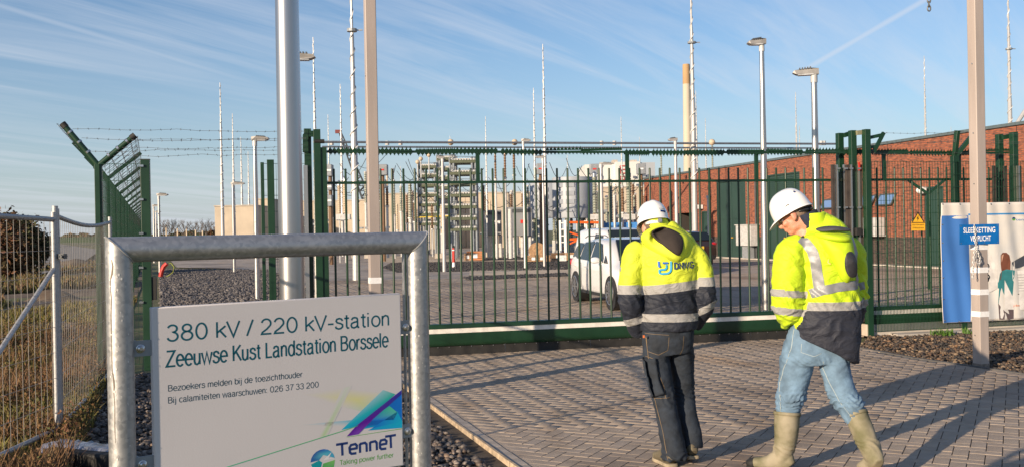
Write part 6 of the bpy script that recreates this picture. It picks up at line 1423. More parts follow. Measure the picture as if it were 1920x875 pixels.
# ------------------------------------------------------------------ cars
GLASS = mat('car_glass', (.012, .018, .025), .08, 0, .05, 1, spec=.45)
TYRE = mat('tyre', (.018, .018, .018), .8); CARW = mat('white_car_paint', (.74, .74, .74), .28, 0, .02, 1, coat=1.0); CARD = mat('dark_brown_car_paint', (.035, .022, .022), .3, .3, .05, 1, coat=1.0)
TRIM = mat('black_trim', (.02, .02, .022), .5); HLG = mat('headlight_glass', (.55, .58, .6), .08, 0, .05, 2, coat=1); TLR = mat('tail_light_red', (.45, .01, .012), .15, 0, .05, 2, coat=1); RIM = mat('alloy_rim', (.42, .43, .45), .3, .85)
def car(name, label, cat, loc, head, prof, W_, paint, wheels, wr, belt, group=None, glassprof=None, roofin=.16):
    """prof: list of (x, z_low, z_side_top(belt), z_roof or None) along +x forward; x in metres"""
    r = thing(name, label, cat, loc, head, group)
    xs = [p[0] for p in prof]; n = len(prof)
    # cross-section points for every station: from sill up to the belt, over the roof or bonnet
    vs = []; m = 9
    for (x, zl, zb, zr, wf) in prof:
        w = W_/2*wf; top = zr; cab = zr-zb > .12
        if cab: sec = [(w*.93, zl), (w*.995, zl+.10), (w, (zl+zb)/2), (w*.975, zb-.02), (w*.955, zb), (w*.955-(zr-zb)*roofin-.02, zb+(zr-zb)*.80), (w*.80-(zr-zb)*roofin, zr-.02), (w*.45, zr), (0, zr+.012)]
        else: sec = [(w*.93, zl), (w*.995, zl+.10), (w, (zl+zb)/2), (w*.98, zb-.06), (w*.95, zb-.01), (w*.86, zb+(zr-zb)*.5), (w*.70, zr-.01), (w*.4, zr), (0, zr+.012)]
        ln = [(-y, z) for y, z in sec[:-1]]+[(y, z) for y, z in reversed(sec)]
        vs += [(x, y, z) for y, z in ln]
    k = 2*m-1; fs = []
    for i in range(n-1):
        for j in range(k-1): fs.append((i*k+j, i*k+j+1, (i+1)*k+j+1, (i+1)*k+j))
        fs.append((i*k+k-1, i*k, (i+1)*k, (i+1)*k+k-1))
    fs += [tuple(range(k-1, -1, -1)), tuple(range((n-1)*k, n*k))]
    mb = MB(); mb.add(vs, fs); body = mb.build('body', paint, r, local=True, angle=50)
    sub = body.modifiers.new('smooth', 'SUBSURF'); sub.levels = 1; sub.render_levels = 2
    me_ar = MB()
    for s_ in (-1, 1):
        for wx in wheels:
            arch = MB(); arch.cyl((wx, s_*(W_/2+.004), wr+.0), (wx, s_*(W_/2-.26), wr), wr*1.17, n=28); arch.build('wheel_arch', TRIM, body, local=True)
            wh = MB(); y0, y1 = s_*(W_/2+.015), s_*(W_/2-.22)
            wh.cyl((wx, y0-s_*.02, wr), (wx, y1, wr), wr, n=30); o = wh.build('wheel', TYRE, r, local=True); t = MB(); t.cyl((wx, y0, wr), (wx, y0-s_*.03, wr), wr*.72, wr*.80, n=26); t.build('tyre_wall', TRIM, o, local=True)
            rim = MB(); rim.cyl((wx, y0+s_*.004, wr), (wx, y0-s_*.02, wr), wr*.13, n=12)
            for q in range(10):
                a = 2*pi*q/10; d = Vector((cos(a), 0, sin(a))); rim.beam(Vector((wx, y0+s_*.003, wr))+d*wr*.1, Vector((wx, y0+s_*.003, wr))+d*wr*.69, .035, .018, up=(0, 1, 0))
            q = [Vector((wx+cos(a)*wr*.69, y0+s_*.002, wr+sin(a)*wr*.69)) for a in np.linspace(0, 2*pi, 25)]; rim.tube(q, .012, 5, False); rim.build('rim', RIM, o, local=True)
    return r, body
def glass_side(name, pts, W_, body, prof, s_, roofin=.16, m=None, off=.012):
    # side windows follow the inward lean of the cabin: y from local section
    xs = [p[0] for p in prof]; mb = MB(); vs = []
    for x, z in pts:
        zb = np.interp(x, xs, [p[2] for p in prof]); zr = np.interp(x, xs, [p[3] for p in prof]); wf = np.interp(x, xs, [p[4] for p in prof]); w = W_/2*wf
        t = (z-zb)/max(.01, (zr-zb)*.80); y = w*.955-t*((zr-zb)*roofin+.02); vs.append((x, s_*(y+off-.004), z))
    mb.add(vs, [tuple(range(len(vs)))]); vv = [tuple(Vector(v)) for v in vs]
    mb2 = MB(); mb2.prism(vv, (0, -s_*.01, 0)); return mb2.build(name, m or GLASS, body, local=True, smooth=False)
# white people carrier: heading from rear wheel to front wheel
rw, fwp = gp(1080, 563), gp(1148, 581); hd = (fwp-rw); hd.z = 0; hl_ = hd.length; hd.normalize(); ang = atan2(hd.y, hd.x); sdv = Vector((-hd.y, hd.x, 0))
if sdv.dot(RH) < 0: left_sign = 1
else: left_sign = -1
CW = 1.82; WB = 2.75
cen = rw+hd*(WB/2)+(-sdv*left_sign)*(CW/2) if False else rw+hd*(WB/2)+RH*0
# visible flank faces camera-left; the car centre lies half a width to the other side
flank = sdv if sdv.dot(RH) < 0 else -sdv
cen = rw+hd*(WB/2)-flank*(CW/2)
pr_ = [(-2.22, .42, .80, .84, .80), (-2.18, .30, .92, 1.00, .90), (-2.05, .25, .98, 1.16, .95), (-1.85, .22, 1.00, 1.34, .98), (-1.40, .20, .99, 1.50, 1.0), (-.7, .19, .975, 1.555, 1.0), (0, .19, .955, 1.56, 1.0), (.45, .19, .94, 1.50, 1.0), (.85, .19, .93, 1.30, 1.0), (1.22, .19, .92, 1.04, 1.0), (1.5, .2, .88, .96, .99), (1.9, .22, .80, .88, .96), (2.15, .26, .68, .76, .86), (2.24, .38, .58, .62, .72)]
mpv, body = car('estate_car', 'white estate car with dark windows parked nose-first behind the gate bars', 'car', Vector((cen.x, cen.y, 0)), ang, pr_, CW, CARW, (-WB/2, WB/2), .335, None)
for s_ in (-1, 1):
    glass_side('side_window', [(-1.92, 1.07), (-1.22, 1.03), (-1.08, 1.42), (-1.42, 1.43), (-1.75, 1.30)], CW, body, pr_, s_)
    glass_side('side_window', [(-1.14, 1.03), (-.34, 1.01), (-.26, 1.47), (-.98, 1.44)], CW, body, pr_, s_)
    glass_side('side_window', [(-.26, 1.01), (.70, .99), (.66, 1.10), (.30, 1.42), (-.14, 1.475)], CW, body, pr_, s_)
    glass_side('side_window', [(.76, .99), (1.02, .985), (.76, 1.16)], CW, body, pr_, s_)
    m_ = MB(); m_.ell((.62, s_*(CW/2+.09), 1.05), (.07, .12, .075), 12, 8); m_.beam((.62, s_*(CW/2-.05), 1.0), (.62, s_*(CW/2+.06), 1.02), .05, .04); m_.build('wing_mirror', CARW, body, local=True)
    for x_ in (-.30, -1.18): MB().box((x_-.28, s_*(CW/2-.004), .86), (.20, .025, .03)).build('door_handle', CARW, body, local=True)
    for x_ in (-.30, .78): 
        MB().box((x_, s_*(CW/2+.0015), .62), (.008, .006, .66)).build('door_gap', TRIM, body, local=True)
    MB().box((-.86, s_*(CW/2+.0015), .66), (.008, .006, .60)).build('door_gap', TRIM, body, local=True); MB().box((-1.95, s_*(CW/2-.03), .50), (.42, .03, .008)).build('bumper_gap', TRIM, body, local=True)
    MB().box((0, s_*(CW/2-.01), .26), (2.0, .03, .07)).build('sill_trim', TRIM, body, local=True)
    h_ = MB(); h_.ell((2.03, s_*.60, .70), (.17, .17, .085), 14, 8); h_.build('headlight', HLG, body, local=True); tl_ = MB(); tl_.ell((-2.08, s_*.76, .92), (.12, .10, .12), 12, 8); tl_.build('tail_light', TLR, body, local=True)
MB().prism([(1.20, -.66, 1.055), (1.20, .66, 1.055), (.50, .52, 1.47), (.50, -.52, 1.47)], (.03, 0, .045)).build('windscreen', GLASS, body, local=True, smooth=False)
MB().box((2.23, 0, .42), (.06, 1.1, .16)).build('grille', TRIM, body, local=True, bevel=.02); MB().box((2.262, 0, .40), (.01, .50, .11)).build('number_plate', mat('plate_yellow', (.7, .5, .05), .5), body, local=True)
for y_ in (-.62, .62): MB().tube([(-1.5, y_, 1.545), (-1.3, y_, 1.59), (.1, y_, 1.61), (.3, y_, 1.57)], .014, 6).build('roof_rail', ALU, body, local=True)
body.scale = (1, 1, .905); body.location = (0, 0, .025)
# white van behind it (short cab visible)
vb = atg(1158, 33); pv = [(-2.2, .5, 1.0, 1.80, .92), (-2.1, .35, 1.05, 1.86, .98), (-1.2, .3, 1.08, 1.90, 1), (0, .3, 1.08, 1.90, 1), (.55, .3, 1.08, 1.86, 1), (.95, .3, 1.07, 1.60, 1), (1.3, .3, 1.06, 1.20, 1), (1.7, .3, 1.0, 1.08, .97), (2.05, .35, .85, .92, .9), (2.15, .45, .7, .76, .8)]
vh = atan2(*(lambda d: (d.y, d.x))((-FH*.97+RH*.25).normalized()))
van, vbody = car('white_van', 'small white van standing behind the white estate car', 'van', Vector((vb.x, vb.y, 0)), vh, pv, 1.85, CARW, (-1.4, 1.4), .34, None, roofin=.12)
van.scale = (1, 1, at(1158, 426, 32).z/1.91)
MB().prism([(1.30, -.72, 1.20), (1.30, .72, 1.20), (.72, .62, 1.78), (.72, -.62, 1.78)], (.03, 0, .04)).build('windscreen', GLASS, vbody, local=True, smooth=False)
for s_ in (-1, 1):
    glass_side('side_window', [(-.1, 1.16), (1.05, 1.14), (.70, 1.62), (.0, 1.68)], 1.85, vbody, pv, s_, .12)
    MB().ell((.95, s_*1.05, 1.25), (.08, .14, .11), 12, 8).build('wing_mirror', TRIM, vbody, local=True); MB().ell((2.0, s_*.62, .88), (.14, .16, .10), 12, 8).build('headlight', HLG, vbody, local=True)
# dark estate right of the first man, seen from behind
eb = gp(1322, 503); pe = [(-2.3, .45, .75, .80, .86), (-2.24, .32, .95, 1.02, .94), (-2.1, .28, 1.0, 1.18, .97), (-1.8, .25, 1.0, 1.38, 1), (-1.2, .22, .98, 1.47, 1), (0, .2, .95, 1.49, 1), (.6, .2, .93, 1.38, 1), (1.1, .2, .92, 1.02, 1), (1.7, .22, .85, .94, .98), (2.2, .3, .65, .72, .84)]
ec_ = eb+FH*2.3-RH*.95; e_h = atan2((FH*.93-RH*.30).y, (FH*.93-RH*.30).x)
est, ebody = car('estate_car', 'dark brown estate car seen from behind, right of the first man', 'car', Vector((ec_.x, ec_.y, 0)), e_h, pe, 1.86, CARD, (-1.42, 1.42), .34, None)
est.scale = (1.0, 1.0, 1.02)
for s_ in (-1, 1):
    glass_side('side_window', [(-1.95, 1.06), (-1.2, 1.03), (-1.1, 1.36), (-1.6, 1.34)], 1.86, ebody, pe, s_); glass_side('side_window', [(-1.1, 1.03), (-.2, 1.0), (-.2, 1.39), (-1.0, 1.37)], 1.86, ebody, pe, s_); glass_side('side_window', [(-.1, 1.0), (.9, .98), (.45, 1.32), (-.1, 1.39)], 1.86, ebody, pe, s_)
    MB().ell((-2.17, s_*.74, .93), (.09, .18, .085), 14, 8).build('tail_light', TLR, ebody, local=True)
MB().prism([(-2.20, -.68, 1.06), (-1.90, -.60, 1.37), (-1.90, .60, 1.37), (-2.20, .68, 1.06)], (-.035, 0, .03)).build('rear_window', GLASS, ebody, local=True, smooth=False)
MB().box((-2.33, 0, .80), (.02, .50, .11)).build('number_plate', MATS['plate_yellow'], ebody, local=True); MB().box((-2.31, 0, .42), (.06, 1.5, .16)).build('rear_bumper_trim', TRIM, ebody, local=True, bevel=.02)

# ------------------------------------------------------------------ people
def P3(px, py, dep, base): 
    """pixel at a forward distance -> figure coordinates (right, away, up)"""
    p = at(px, py, dep)-base; return Vector((p.dot(RH), p.dot(FH), p.z))
def rings(mb, secs, n=28, e=2.0, cap=True):
    """secs: (centre, half width, half depth[, up-axis tilt]) stacked; each ring lies across the line between neighbours"""
    C = [Vector(s[0]) for s in secs]; o = len(mb.v); vs = []; m = len(secs)
    for i, s in enumerate(secs):
        t = (C[min(i+1, m-1)]-C[max(i-1, 0)]).normalized(); ux = Vector((1, 0, 0)); 
        if len(s) > 3 and s[3] is not None: ux = Vector(s[3])
        u = (ux-t*ux.dot(t)).normalized(); v = t.cross(u)
        for k in range(n):
            a = 2*pi*k/n; ca, sa = cos(a), sin(a); ca = math.copysign(abs(ca)**(2/e), ca); sa = math.copysign(abs(sa)**(2/e), sa)
            vs.append(C[i]+u*s[1]*ca+v*s[2]*sa)
    fs = [(i*n+k, i*n+(k+1) % n, (i+1)*n+(k+1) % n, (i+1)*n+k) for i in range(m-1) for k in range(n)]
    if cap: fs += [tuple(range(n-1, -1, -1)), tuple(range((m-1)*n, m*n))]
    mb.add(vs, fs)
def dense(secs, k=4):
    """Catmull-Rom interpolation of sections"""
    A = [np.array([*s[0], s[1], s[2]]) for s in secs]; R = []
    for i in range(len(A)-1):
        p0, p1_, p2_, p3_ = A[max(i-1, 0)], A[i], A[i+1], A[min(i+2, len(A)-1)]
        for j in range(k):
            t = j/k; R.append(.5*((2*p1_)+(-p0+p2_)*t+(2*p0-5*p1_+4*p2_-p3_)*t*t+(-p0+3*p1_-3*p2_+p3_)*t**3))
    R.append(A[-1]); return [(Vector(r[:3]), float(r[3]), float(r[4])) for r in R]
def merge(mb, voxel, smooth=4, disp=None, factor=.5):
    """one continuous surface out of overlapping volumes"""
    me = bpy.data.meshes.new('t'); me.from_pydata(mb.v, [], mb.f); ob = bpy.data.objects.new('t', me); COL.objects.link(ob)
    md = ob.modifiers.new('r', 'REMESH'); md.mode = 'VOXEL'; md.voxel_size = voxel; md.use_smooth_shade = True
    if smooth: sm = ob.modifiers.new('s', 'SMOOTH'); sm.iterations = smooth; sm.factor = factor
    dg = bpy.context.evaluated_depsgraph_get(); dg.update(); out_ = bpy.data.meshes.new_from_object(ob.evaluated_get(dg)); bpy.data.objects.remove(ob)
    if disp:
        out_.update(); nr = [v.normal.copy() for v in out_.vertices]
        for v, n in zip(out_.vertices, nr): v.co = v.co+n*disp(v.co, n)
    for p in out_.polygons: p.use_smooth = True
    out_.update(); return out_
def put(name, me, mats, par, attr=None):
    me.materials.clear()
    for m_ in (mats if isinstance(mats, (list, tuple)) else [mats]): me.materials.append(m_)
    if attr is not None:
        a = me.attributes.new('h', 'FLOAT', 'POINT'); a.data.foreach_set('value', np.array([attr(v.co) for v in me.vertices], dtype=np.float32))
    o = bpy.data.objects.new(name, me); COL.objects.link(o); o.parent = par; return o
def cloth(name, stops, rough=.75, bump=.25, refl=None):
    """colours by the stored height attribute: sharp edges between panels of cloth and tape"""
    M = bpy.data.materials.new(name); M.use_nodes = True; t = M.node_tree; b = t.nodes['Principled BSDF']; at_ = t.nodes.new('ShaderNodeAttribute'); at_.attribute_name = 'h'
    sc_ = t.nodes.new('ShaderNodeMapRange'); t.links.new(at_.outputs['Fac'], sc_.inputs[0]); sc_.inputs[1].default_value = 0; sc_.inputs[2].default_value = 2
    r = t.nodes.new('ShaderNodeValToRGB'); r.color_ramp.interpolation = 'CONSTANT'; t.links.new(sc_.outputs[0], r.inputs[0]); e = r.color_ramp.elements
    while len(e) < len(stops): e.new(.5)
    for i, (h, c) in enumerate(stops): e[i].position = h/2; e[i].color = (*c, 1)
    nz = t.nodes.new('ShaderNodeTexNoise'); nz.inputs['Scale'].default_value = 9; nz.inputs['Detail'].default_value = 6; co = t.nodes.new('ShaderNodeTexCoord'); t.links.new(co.outputs['Object'], nz.inputs['Vector'])
    rp = t.nodes.new('ShaderNodeMapRange'); t.links.new(nz.outputs[0], rp.inputs[0]); rp.inputs[3].default_value = .82; rp.inputs[4].default_value = 1.12
    mx = t.nodes.new('ShaderNodeMix'); mx.data_type = 'RGBA'; mx.blend_type = 'MULTIPLY'; mx.inputs[0].default_value = 1; t.links.new(r.outputs[0], mx.inputs[6]); t.links.new(rp.outputs[0], mx.inputs[7]); t.links.new(mx.outputs[2], b.inputs['Base Color'])
    b.inputs['Roughness'].default_value = rough; b.inputs['Sheen Weight'].default_value = .02
    n2 = t.nodes.new('ShaderNodeTexNoise'); n2.inputs['Scale'].default_value = 8; n2.inputs['Detail'].default_value = 3; n2.inputs['Distortion'].default_value = 1.6; mp = t.nodes.new('ShaderNodeMapping'); mp.inputs['Scale'].default_value = (1, 1, 1.7); t.links.new(co.outputs['Object'], mp.inputs[0]); t.links.new(mp.outputs[0], n2.inputs['Vector'])
    bp = t.nodes.new('ShaderNodeBump'); bp.inputs['Strength'].default_value = bump; bp.inputs['Distance'].default_value = .03; t.links.new(n2.outputs[0], bp.inputs['Height']); t.links.new(bp.outputs[0], b.inputs['Normal']); return M
HV1 = (.58, .66, .035); HV2 = (.50, .68, .012); TP = (.31, .305, .30); NV = (.011, .015, .028)
SKIN = mat('skin', (.52, .25, .17), .5, 0, .08, 30, .1, 90); HAIRG = mat('grey_brown_hair', (.16, .11, .08), .8, 0, .35, 160, .4, 200, stretch=(1, 1, .3)); HELM = mat('white_helmet', (.80, .79, .77), .3, 0, .02, 4, coat=.5)
SKIN.node_tree.nodes['Principled BSDF'].inputs['Subsurface Weight'].default_value = .1
def fold(c, n, amp=.006, s=(7, 7, 12), seed=0.0, bands=()):
    q = Vector((c.x*s[0], c.y*s[1], c.z*s[2]+seed)); f = noise.noise(q)*amp+abs(noise.noise(q*2.1+Vector((5, 3, 1))))*amp*.9
    for (z0, wdt, a, fr, sl) in bands:   # bunched creases around joints
        k = math.exp(-((c.z-z0)/wdt)**2)
        if k > .02: f += a*k*(1-abs(sin((c.z+sl*c.x+.25*noise.noise(c*9)*.25)*fr)))
    return f
def skull(base_m, hair_low=-.055, long_=1.0):
    """continuous head in its own axes, +Y is the face"""
    mb = MB(); mb.ell((0, -.012, .03), (.078, .098, .098), 20, 14); mb.ell((0, .022, -.035), (.060, .070, .080), 18, 12); mb.ell((0, .052, -.088), (.036, .036, .030), 14, 10); mb.ell((0, .020, -.075), (.056, .055, .035), 14, 10)
    mb.ell((0, .098, -.022), (.013, .024, .022), 12, 8); mb.ell((0, .090, .0), (.010, .018, .026), 10, 8); mb.ell((0, .083, .022), (.048, .016, .010), 12, 8); mb.ell((0, .085, -.058), (.026, .014, .007), 12, 6); mb.ell((0, .085, -.067), (.022, .014, .007), 12, 6)
    for s_ in (-1, 1): mb.ell((s_*.042, .062, -.028), (.020, .026, .022), 12, 8)
    for s_ in (-1, 1):
        Rm = Matrix.Rotation(s_*-.35, 3, 'Z'); mb.ell((s_*.082, -.008, -.012), (.009, .020, .033), 12, 10, Rm); mb.ell((s_*.079, .004, -.036), (.008, .012, .014), 10, 8)
    return mb
def helmet(par, M, strapm, name='helmet', up=.026):
    """hard hat in head axes; M maps head axes to figure axes"""
    M = M @ Matrix.Translation((0, 0, up)) @ Matrix.Scale(.95, 4)
    sh = MB(); n = 40; prof = [(1.0, .012), (1.0, .03), (.985, .055), (.94, .085), (.85, .115), (.70, .142), (.5, .160), (.27, .170), (.0001, .173)]
    vs = []
    for r_, z in prof:
        for k in range(n):
            a = 2*pi*k/n; x, y = .113*r_*cos(a), .138*r_*sin(a)-.006
            ridge = .007*math.exp(-(x/.016)**2)*(1 if z > .06 else z/.06)*(1 if y > -.11 else .3)+.0035*math.exp(-((abs(x)-.05)/.012)**2)*(z > .08)
            zt = z+(.014*max(0, -sin(a))**2*-1 if z < .05 else 0)
            vs.append(Vector((x*(1+ridge), y*(1+ridge), zt+ridge*(z/.17))))
    fs = [(i*n+k, i*n+(k+1) % n, (i+1)*n+(k+1) % n, (i+1)*n+k) for i in range(len(prof)-1) for k in range(n)]; sh.add([M @ v for v in vs], fs); o = sh.build(name, HELM, par, local=True, angle=70)
    so = o.modifiers.new('shell', 'SOLIDIFY'); so.thickness = .003; so.offset = -1; sb_ = o.modifiers.new('smooth', 'SUBSURF'); sb_.levels = 1; sb_.render_levels = 1
    # brim: narrow lip all round, long peak at the front
    br = MB(); vs = []
    for j, (f, dz) in enumerate(((.985, .016), (1.03, .010), (1.07, .004), (1.075, .0), (1.03, .004), (.98, .010))):
        for k in range(n):
            a = 2*pi*k/n; fr = max(0, sin(a))**3; ex = 1+(f-1)*(.55+5.2*fr); x, y = .113*(f if fr < .01 else 1+(f-1)*(1+1.2*fr))*cos(a), .138*ex*sin(a)-.006
            zt = dz-.020*fr*(max(0, ex-1)/.35)-.014*max(0, -sin(a))**2; vs.append(Vector((x, y, zt)))
    fs = [(i*n+k, i*n+(k+1) % n, (i+1)*n+(k+1) % n, (i+1)*n+k) for i in range(5) for k in range(n)]+[(5*n+k, 5*n+(k+1) % n, (k+1) % n, k) for k in range(n)]
    br.add([M @ v for v in vs], fs); br.build('brim', HELM, o, local=True, angle=60)
    st = MB(); q = []
    for i in range(13):
        a = radians(200+140*i/12); q.append(M @ Vector((.086*cos(a), .108*sin(a)-.012, -.016-.012*sin(radians(180*i/12)))))
    vs = []; up_ = (M.to_3x3() @ Vector((0, 0, 1)))
    for i, c in enumerate(q): hh_ = .008+.007*sin(pi*i/12); vs += [c-up_*hh_, c+up_*hh_]
    st.add(vs, [(2*i, 2*i+2, 2*i+3, 2*i+1) for i in range(12)]); s2_ = st.build('head_strap', strapm, o, local=True); so = s2_.modifiers.new('t', 'SOLIDIFY'); so.thickness = .003; so.offset = 0
    c = M @ Vector((0, -.122, -.028)); d = (M.to_3x3() @ Vector((0, -1, -.05))).normalized(); kb_ = MB(); kb_.cyl(c, c+d*.013, .0165, n=18); kb_.cyl(c+d*.013, c+d*.017, .012, n=18); kb_.build('ratchet_knob', strapm if strapm is not WHITE else MIDGREY, o, local=True)
    for s_ in (-1, 1):
        sl = MB(); a0 = M @ Vector((s_*.112, .02, .052)); a1 = M @ Vector((s_*.113, -.02, .056)); sl.beam(a0, a1, .005, .005); sl.build('vent_slot', TRIM, o, local=True)
    return o
def body_mesh(par, headM, neck, shoulder_l, shoulder_r, chest, hips, hands, elbows, dispm=SKIN):
    mb = MB(); hd_ = skull(None); mb.add([headM @ Vector(v) for v in hd_.v], hd_.f)
    rings(mb, dense([(headM @ Vector((0, -.02, -.03)), .056, .060), ((headM @ Vector((0, -.035, -.085))).lerp(neck, .3), .057, .060), (neck, .066, .066), (neck-Vector((0, 0, .07)), .09, .075), (chest, .135, .09), ((chest+hips)/2, .125, .085), (hips, .14, .09)], 3), 20)
    for sh, el, ha in zip((shoulder_l, shoulder_r), elbows, hands):
        sh, el, ha = Vector(sh), Vector(el), Vector(ha); sh_ = sh.lerp(Vector((neck.x, neck.y, sh.z)), .35); rings(mb, dense([(sh_, .055, .05), (sh.lerp(el, .25), .046, .046), (el, .038, .038), (el.lerp(ha, .5), .034, .034), (ha, .026, .024)], 3), 14)
        d = (ha-el).normalized(); sd_ = d.cross(Vector((0, 1, 0))).normalized(); nr = sd_.cross(d)
        rings(mb, [(ha-d*.01, .026, .020), (ha+d*.03, .038, .017), (ha+d*.075, .040, .015), (ha+d*.09, .036, .012)], 12)
        for k, lf_ in enumerate((.065, .078, .073, .055)):
            b_ = ha+d*.08+sd_*(-.030+.02*k); mb.tube([b_, b_+d*lf_*.45+nr*.006, b_+d*lf_*.75+nr*.020, b_+d*lf_*.85+nr*.036], [.009, .0085, .008, .006], 7)
        b_ = ha+d*.02+sd_*.036; mb.tube([b_, b_+d*.03+sd_*.022+nr*.01, b_+d*.055+sd_*.026+nr*.022], [.011, .010, .008], 7)
    me = merge(mb, .0065, 3); return put('body', me, dispm, par)
def headmat(c, yaw, pitch, roll=0.0, s=1.0):
    return Matrix.Translation(c) @ Matrix.Rotation(yaw, 4, 'Z') @ Matrix.Rotation(roll, 4, 'Y') @ Matrix.Rotation(-pitch, 4, 'X') @ Matrix.Scale(s, 4)
def project(me, pts, off, fallback=0.0):
    """lays points (x, z) on the side of a garment that faces the camera"""
    bv = BVHTree.FromPolygons([v.co for v in me.vertices], [tuple(p.vertices) for p in me.polygons]); res = []
    for x, z in pts:
        h = bv.ray_cast(Vector((x, -2, z)), Vector((0, 1, 0)))
        res.append((h[0]+Vector((0, -1, 0))*off) if h[0] is not None else None)
    last = next((r for r in res if r is not None), Vector((0, fallback, 0)))
    o = []
    for r, (x, z) in zip(res, pts):
        if r is None: r = Vector((x, last.y, z))
        last = r; o.append(r)
    return o
def ribbon(name, me, path, wid, m, par, off=.004, n=40, across=4, flat_=False):
    P_ = [Vector((a, b)) for a, b in path]; L_ = [0]
    for a, b in zip(P_, P_[1:]): L_.append(L_[-1]+(b-a).length)
    pts = []; 
    for i in range(n+1):
        t = L_[-1]*i/n; j = max(k for k in range(len(L_)-1) if L_[k] <= t+1e-9); f = (t-L_[j])/(L_[j+1]-L_[j]); c = P_[j].lerp(P_[j+1], f)
        e = .06*L_[-1]; a = t-e; b = t+e
        def atl(u): u = min(max(u, 0), L_[-1]); j = max(k for k in range(len(L_)-1) if L_[k] <= u+1e-9); return P_[j].lerp(P_[j+1], (u-L_[j])/(L_[j+1]-L_[j]))
        d = (atl(b)-atl(a)).normalized(); nn_ = Vector((-d.y, d.x))
        for q in range(across+1): pts.append(tuple(c+nn_*wid*(q/across-.5)))
    V = project(me, pts, off)
    if flat_:
        A2 = np.array([[1, q.x, q.x**2, q.z] for q in V]); co_ = np.linalg.lstsq(A2, np.array([q.y for q in V]), rcond=None)[0]; V = [Vector((q.x, float(A2[i] @ co_), q.z)) for i, q in enumerate(V)]
    mb = MB(); w_ = across+1; mb.add(V, [(i*w_+q, i*w_+q+1, (i+1)*w_+q+1, (i+1)*w_+q) for i in range(n) for q in range(across)]); o = mb.build(name, m, par, local=True, angle=80); return o
TAPEM = mat('reflective_cloth_tape', (.23, .235, .25), .45, .1, .06, 40, .2, 30)
def trousers(par, mb, name, m, bands, amp=.004, seed=1.0):
    me = merge(mb, .008, 4, lambda c, n: fold(c, n, amp, (9, 9, 16), seed, bands)); return put(name, me, m, par), me
def boot(par, ankle, toe, z0, top, rt, m, sole, name='boot', hs=.043):
    pass

# ---- first man -------------------------------------------------------
D1 = 6.80; base1 = atg(1272, D1); man1 = thing('person', 'man in white helmet and yellow and navy jacket with a logo on his back', 'person', base1, -YAW)
def q1(px, py, dd=0.0): return P3(px, py, D1+dd, base1)
S1 = D1/FPX
def sec(px0, px1, py, hd_, dd=0.0, f=q1, s=S1): return (f((px0+px1)/2, py, dd), (px1-px0)/2*s, hd_)
mb = MB()
rings(mb, dense([sec(1203, 1308, 618, .135), sec(1201, 1309, 600, .14), sec(1204, 1306, 570, .14), sec(1203, 1307, 540, .145), sec(1201, 1308, 510, .15, .0), sec(1196, 1310, 485, .145, .01), sec(1192, 1308, 465, .125, .02), sec(1198, 1298, 450, .10, .03), sec(1210, 1280, 438, .08, .035), sec(1213, 1266, 428, .068, .035)], 4), 40, 2.3)
la = [(q1(1203, 462, .02), .060, .075), (q1(1191, 478, .01), .078, .085), (q1(1184, 505, -.01), .080, .085), (q1(1181, 535, -.03), .080, .082), (q1(1182, 562, -.04), .077, .080), (q1(1186, 585, -.01), .072, .074), (q1(1192, 606, .04), .064, .066), (q1(1199, 624, .08), .054, .058)]
ra = [(q1(1293, 464, .02), .060, .075), (q1(1306, 482, .01), .074, .082), (q1(1315, 508, -.01), .074, .082), (q1(1320, 535, -.03), .074, .080), (q1(1321, 556, -.04), .072, .078), (q1(1317, 576, -.01), .067, .070), (q1(1311, 594, .04), .060, .062), (q1(1304, 610, .08), .050, .054)]
rings(mb, dense(la, 4), 24); rings(mb, dense(ra, 4), 24)
elb = q1(1180, 560).z
jf = lambda c, n: fold(c, n, .012, (5, 5, 5), 2.0, ((elb, .07, .012, 48, .9), (q1(1250, 590).z, .06, .010, 36, .5), (q1(1250, 500).z, .06, .006, 30, -.8)))
me1 = merge(mb, .009, 4, jf)
zb = [q1(1250, y).z for y in (604, 588.5, 546, 530)]
cx1 = q1(1253, 560).x
def h1_(c):
    z = c.z; dx = abs(c.x-cx1)
    if dx > .195:
        arm_l = c.x < cx1
        if z < 1.12: z += (dx-.205)*(.30 if arm_l else -.55)*1.0+(.006 if arm_l else -.04)
        else: z += (.010 if arm_l else -.035)
    else: z += .02*(c.x-cx1)/.2*-1 if z > 1.12 else -.008
    return z
JM1 = cloth('work_jacket_one', [(0, NV), (zb[0], TP), (zb[1], NV), (zb[2], TP), (zb[3], HV1)], .7, .6)
jk = put('jacket', me1, JM1, man1, h1_)
# hood with dark lining hanging on the back
def pillow(name, poly, m, par, me, bulge, off, f, rings_=7, lift=0.0):
    P_ = [f(x, y) for x, y in poly]; c = sum((Vector((p.x, p.z)) for p in P_), Vector((0, 0)))/len(P_); pts = []; B = []
    for j in range(rings_+1):
        t = j/rings_
        for p in P_: pts.append(tuple(c.lerp(Vector((p.x, p.z)), t))); B.append(bulge*sqrt(max(0, 1-t*t))+off*(1 if t < 1 else 0)+lift)
    V = project(me, pts, 0.0); n = len(P_)
    # even out: outer ring sits on the cloth, inner rings stand proud
    V = [v+Vector((0, -b, 0)) for v, b in zip(V, B)]
    fs = [(j*n+k, j*n+(k+1) % n, (j+1)*n+(k+1) % n, (j+1)*n+k) for j in range(rings_) for k in range(n)]; mb = MB(); mb.add(V, fs); o = mb.build(name, m, par, local=True, angle=80); sb_ = o.modifiers.new('smooth', 'SUBSURF'); sb_.levels = 1; sb_.render_levels = 2; so = o.modifiers.new('t', 'SOLIDIFY'); so.thickness = .006; so.offset = -1; return o
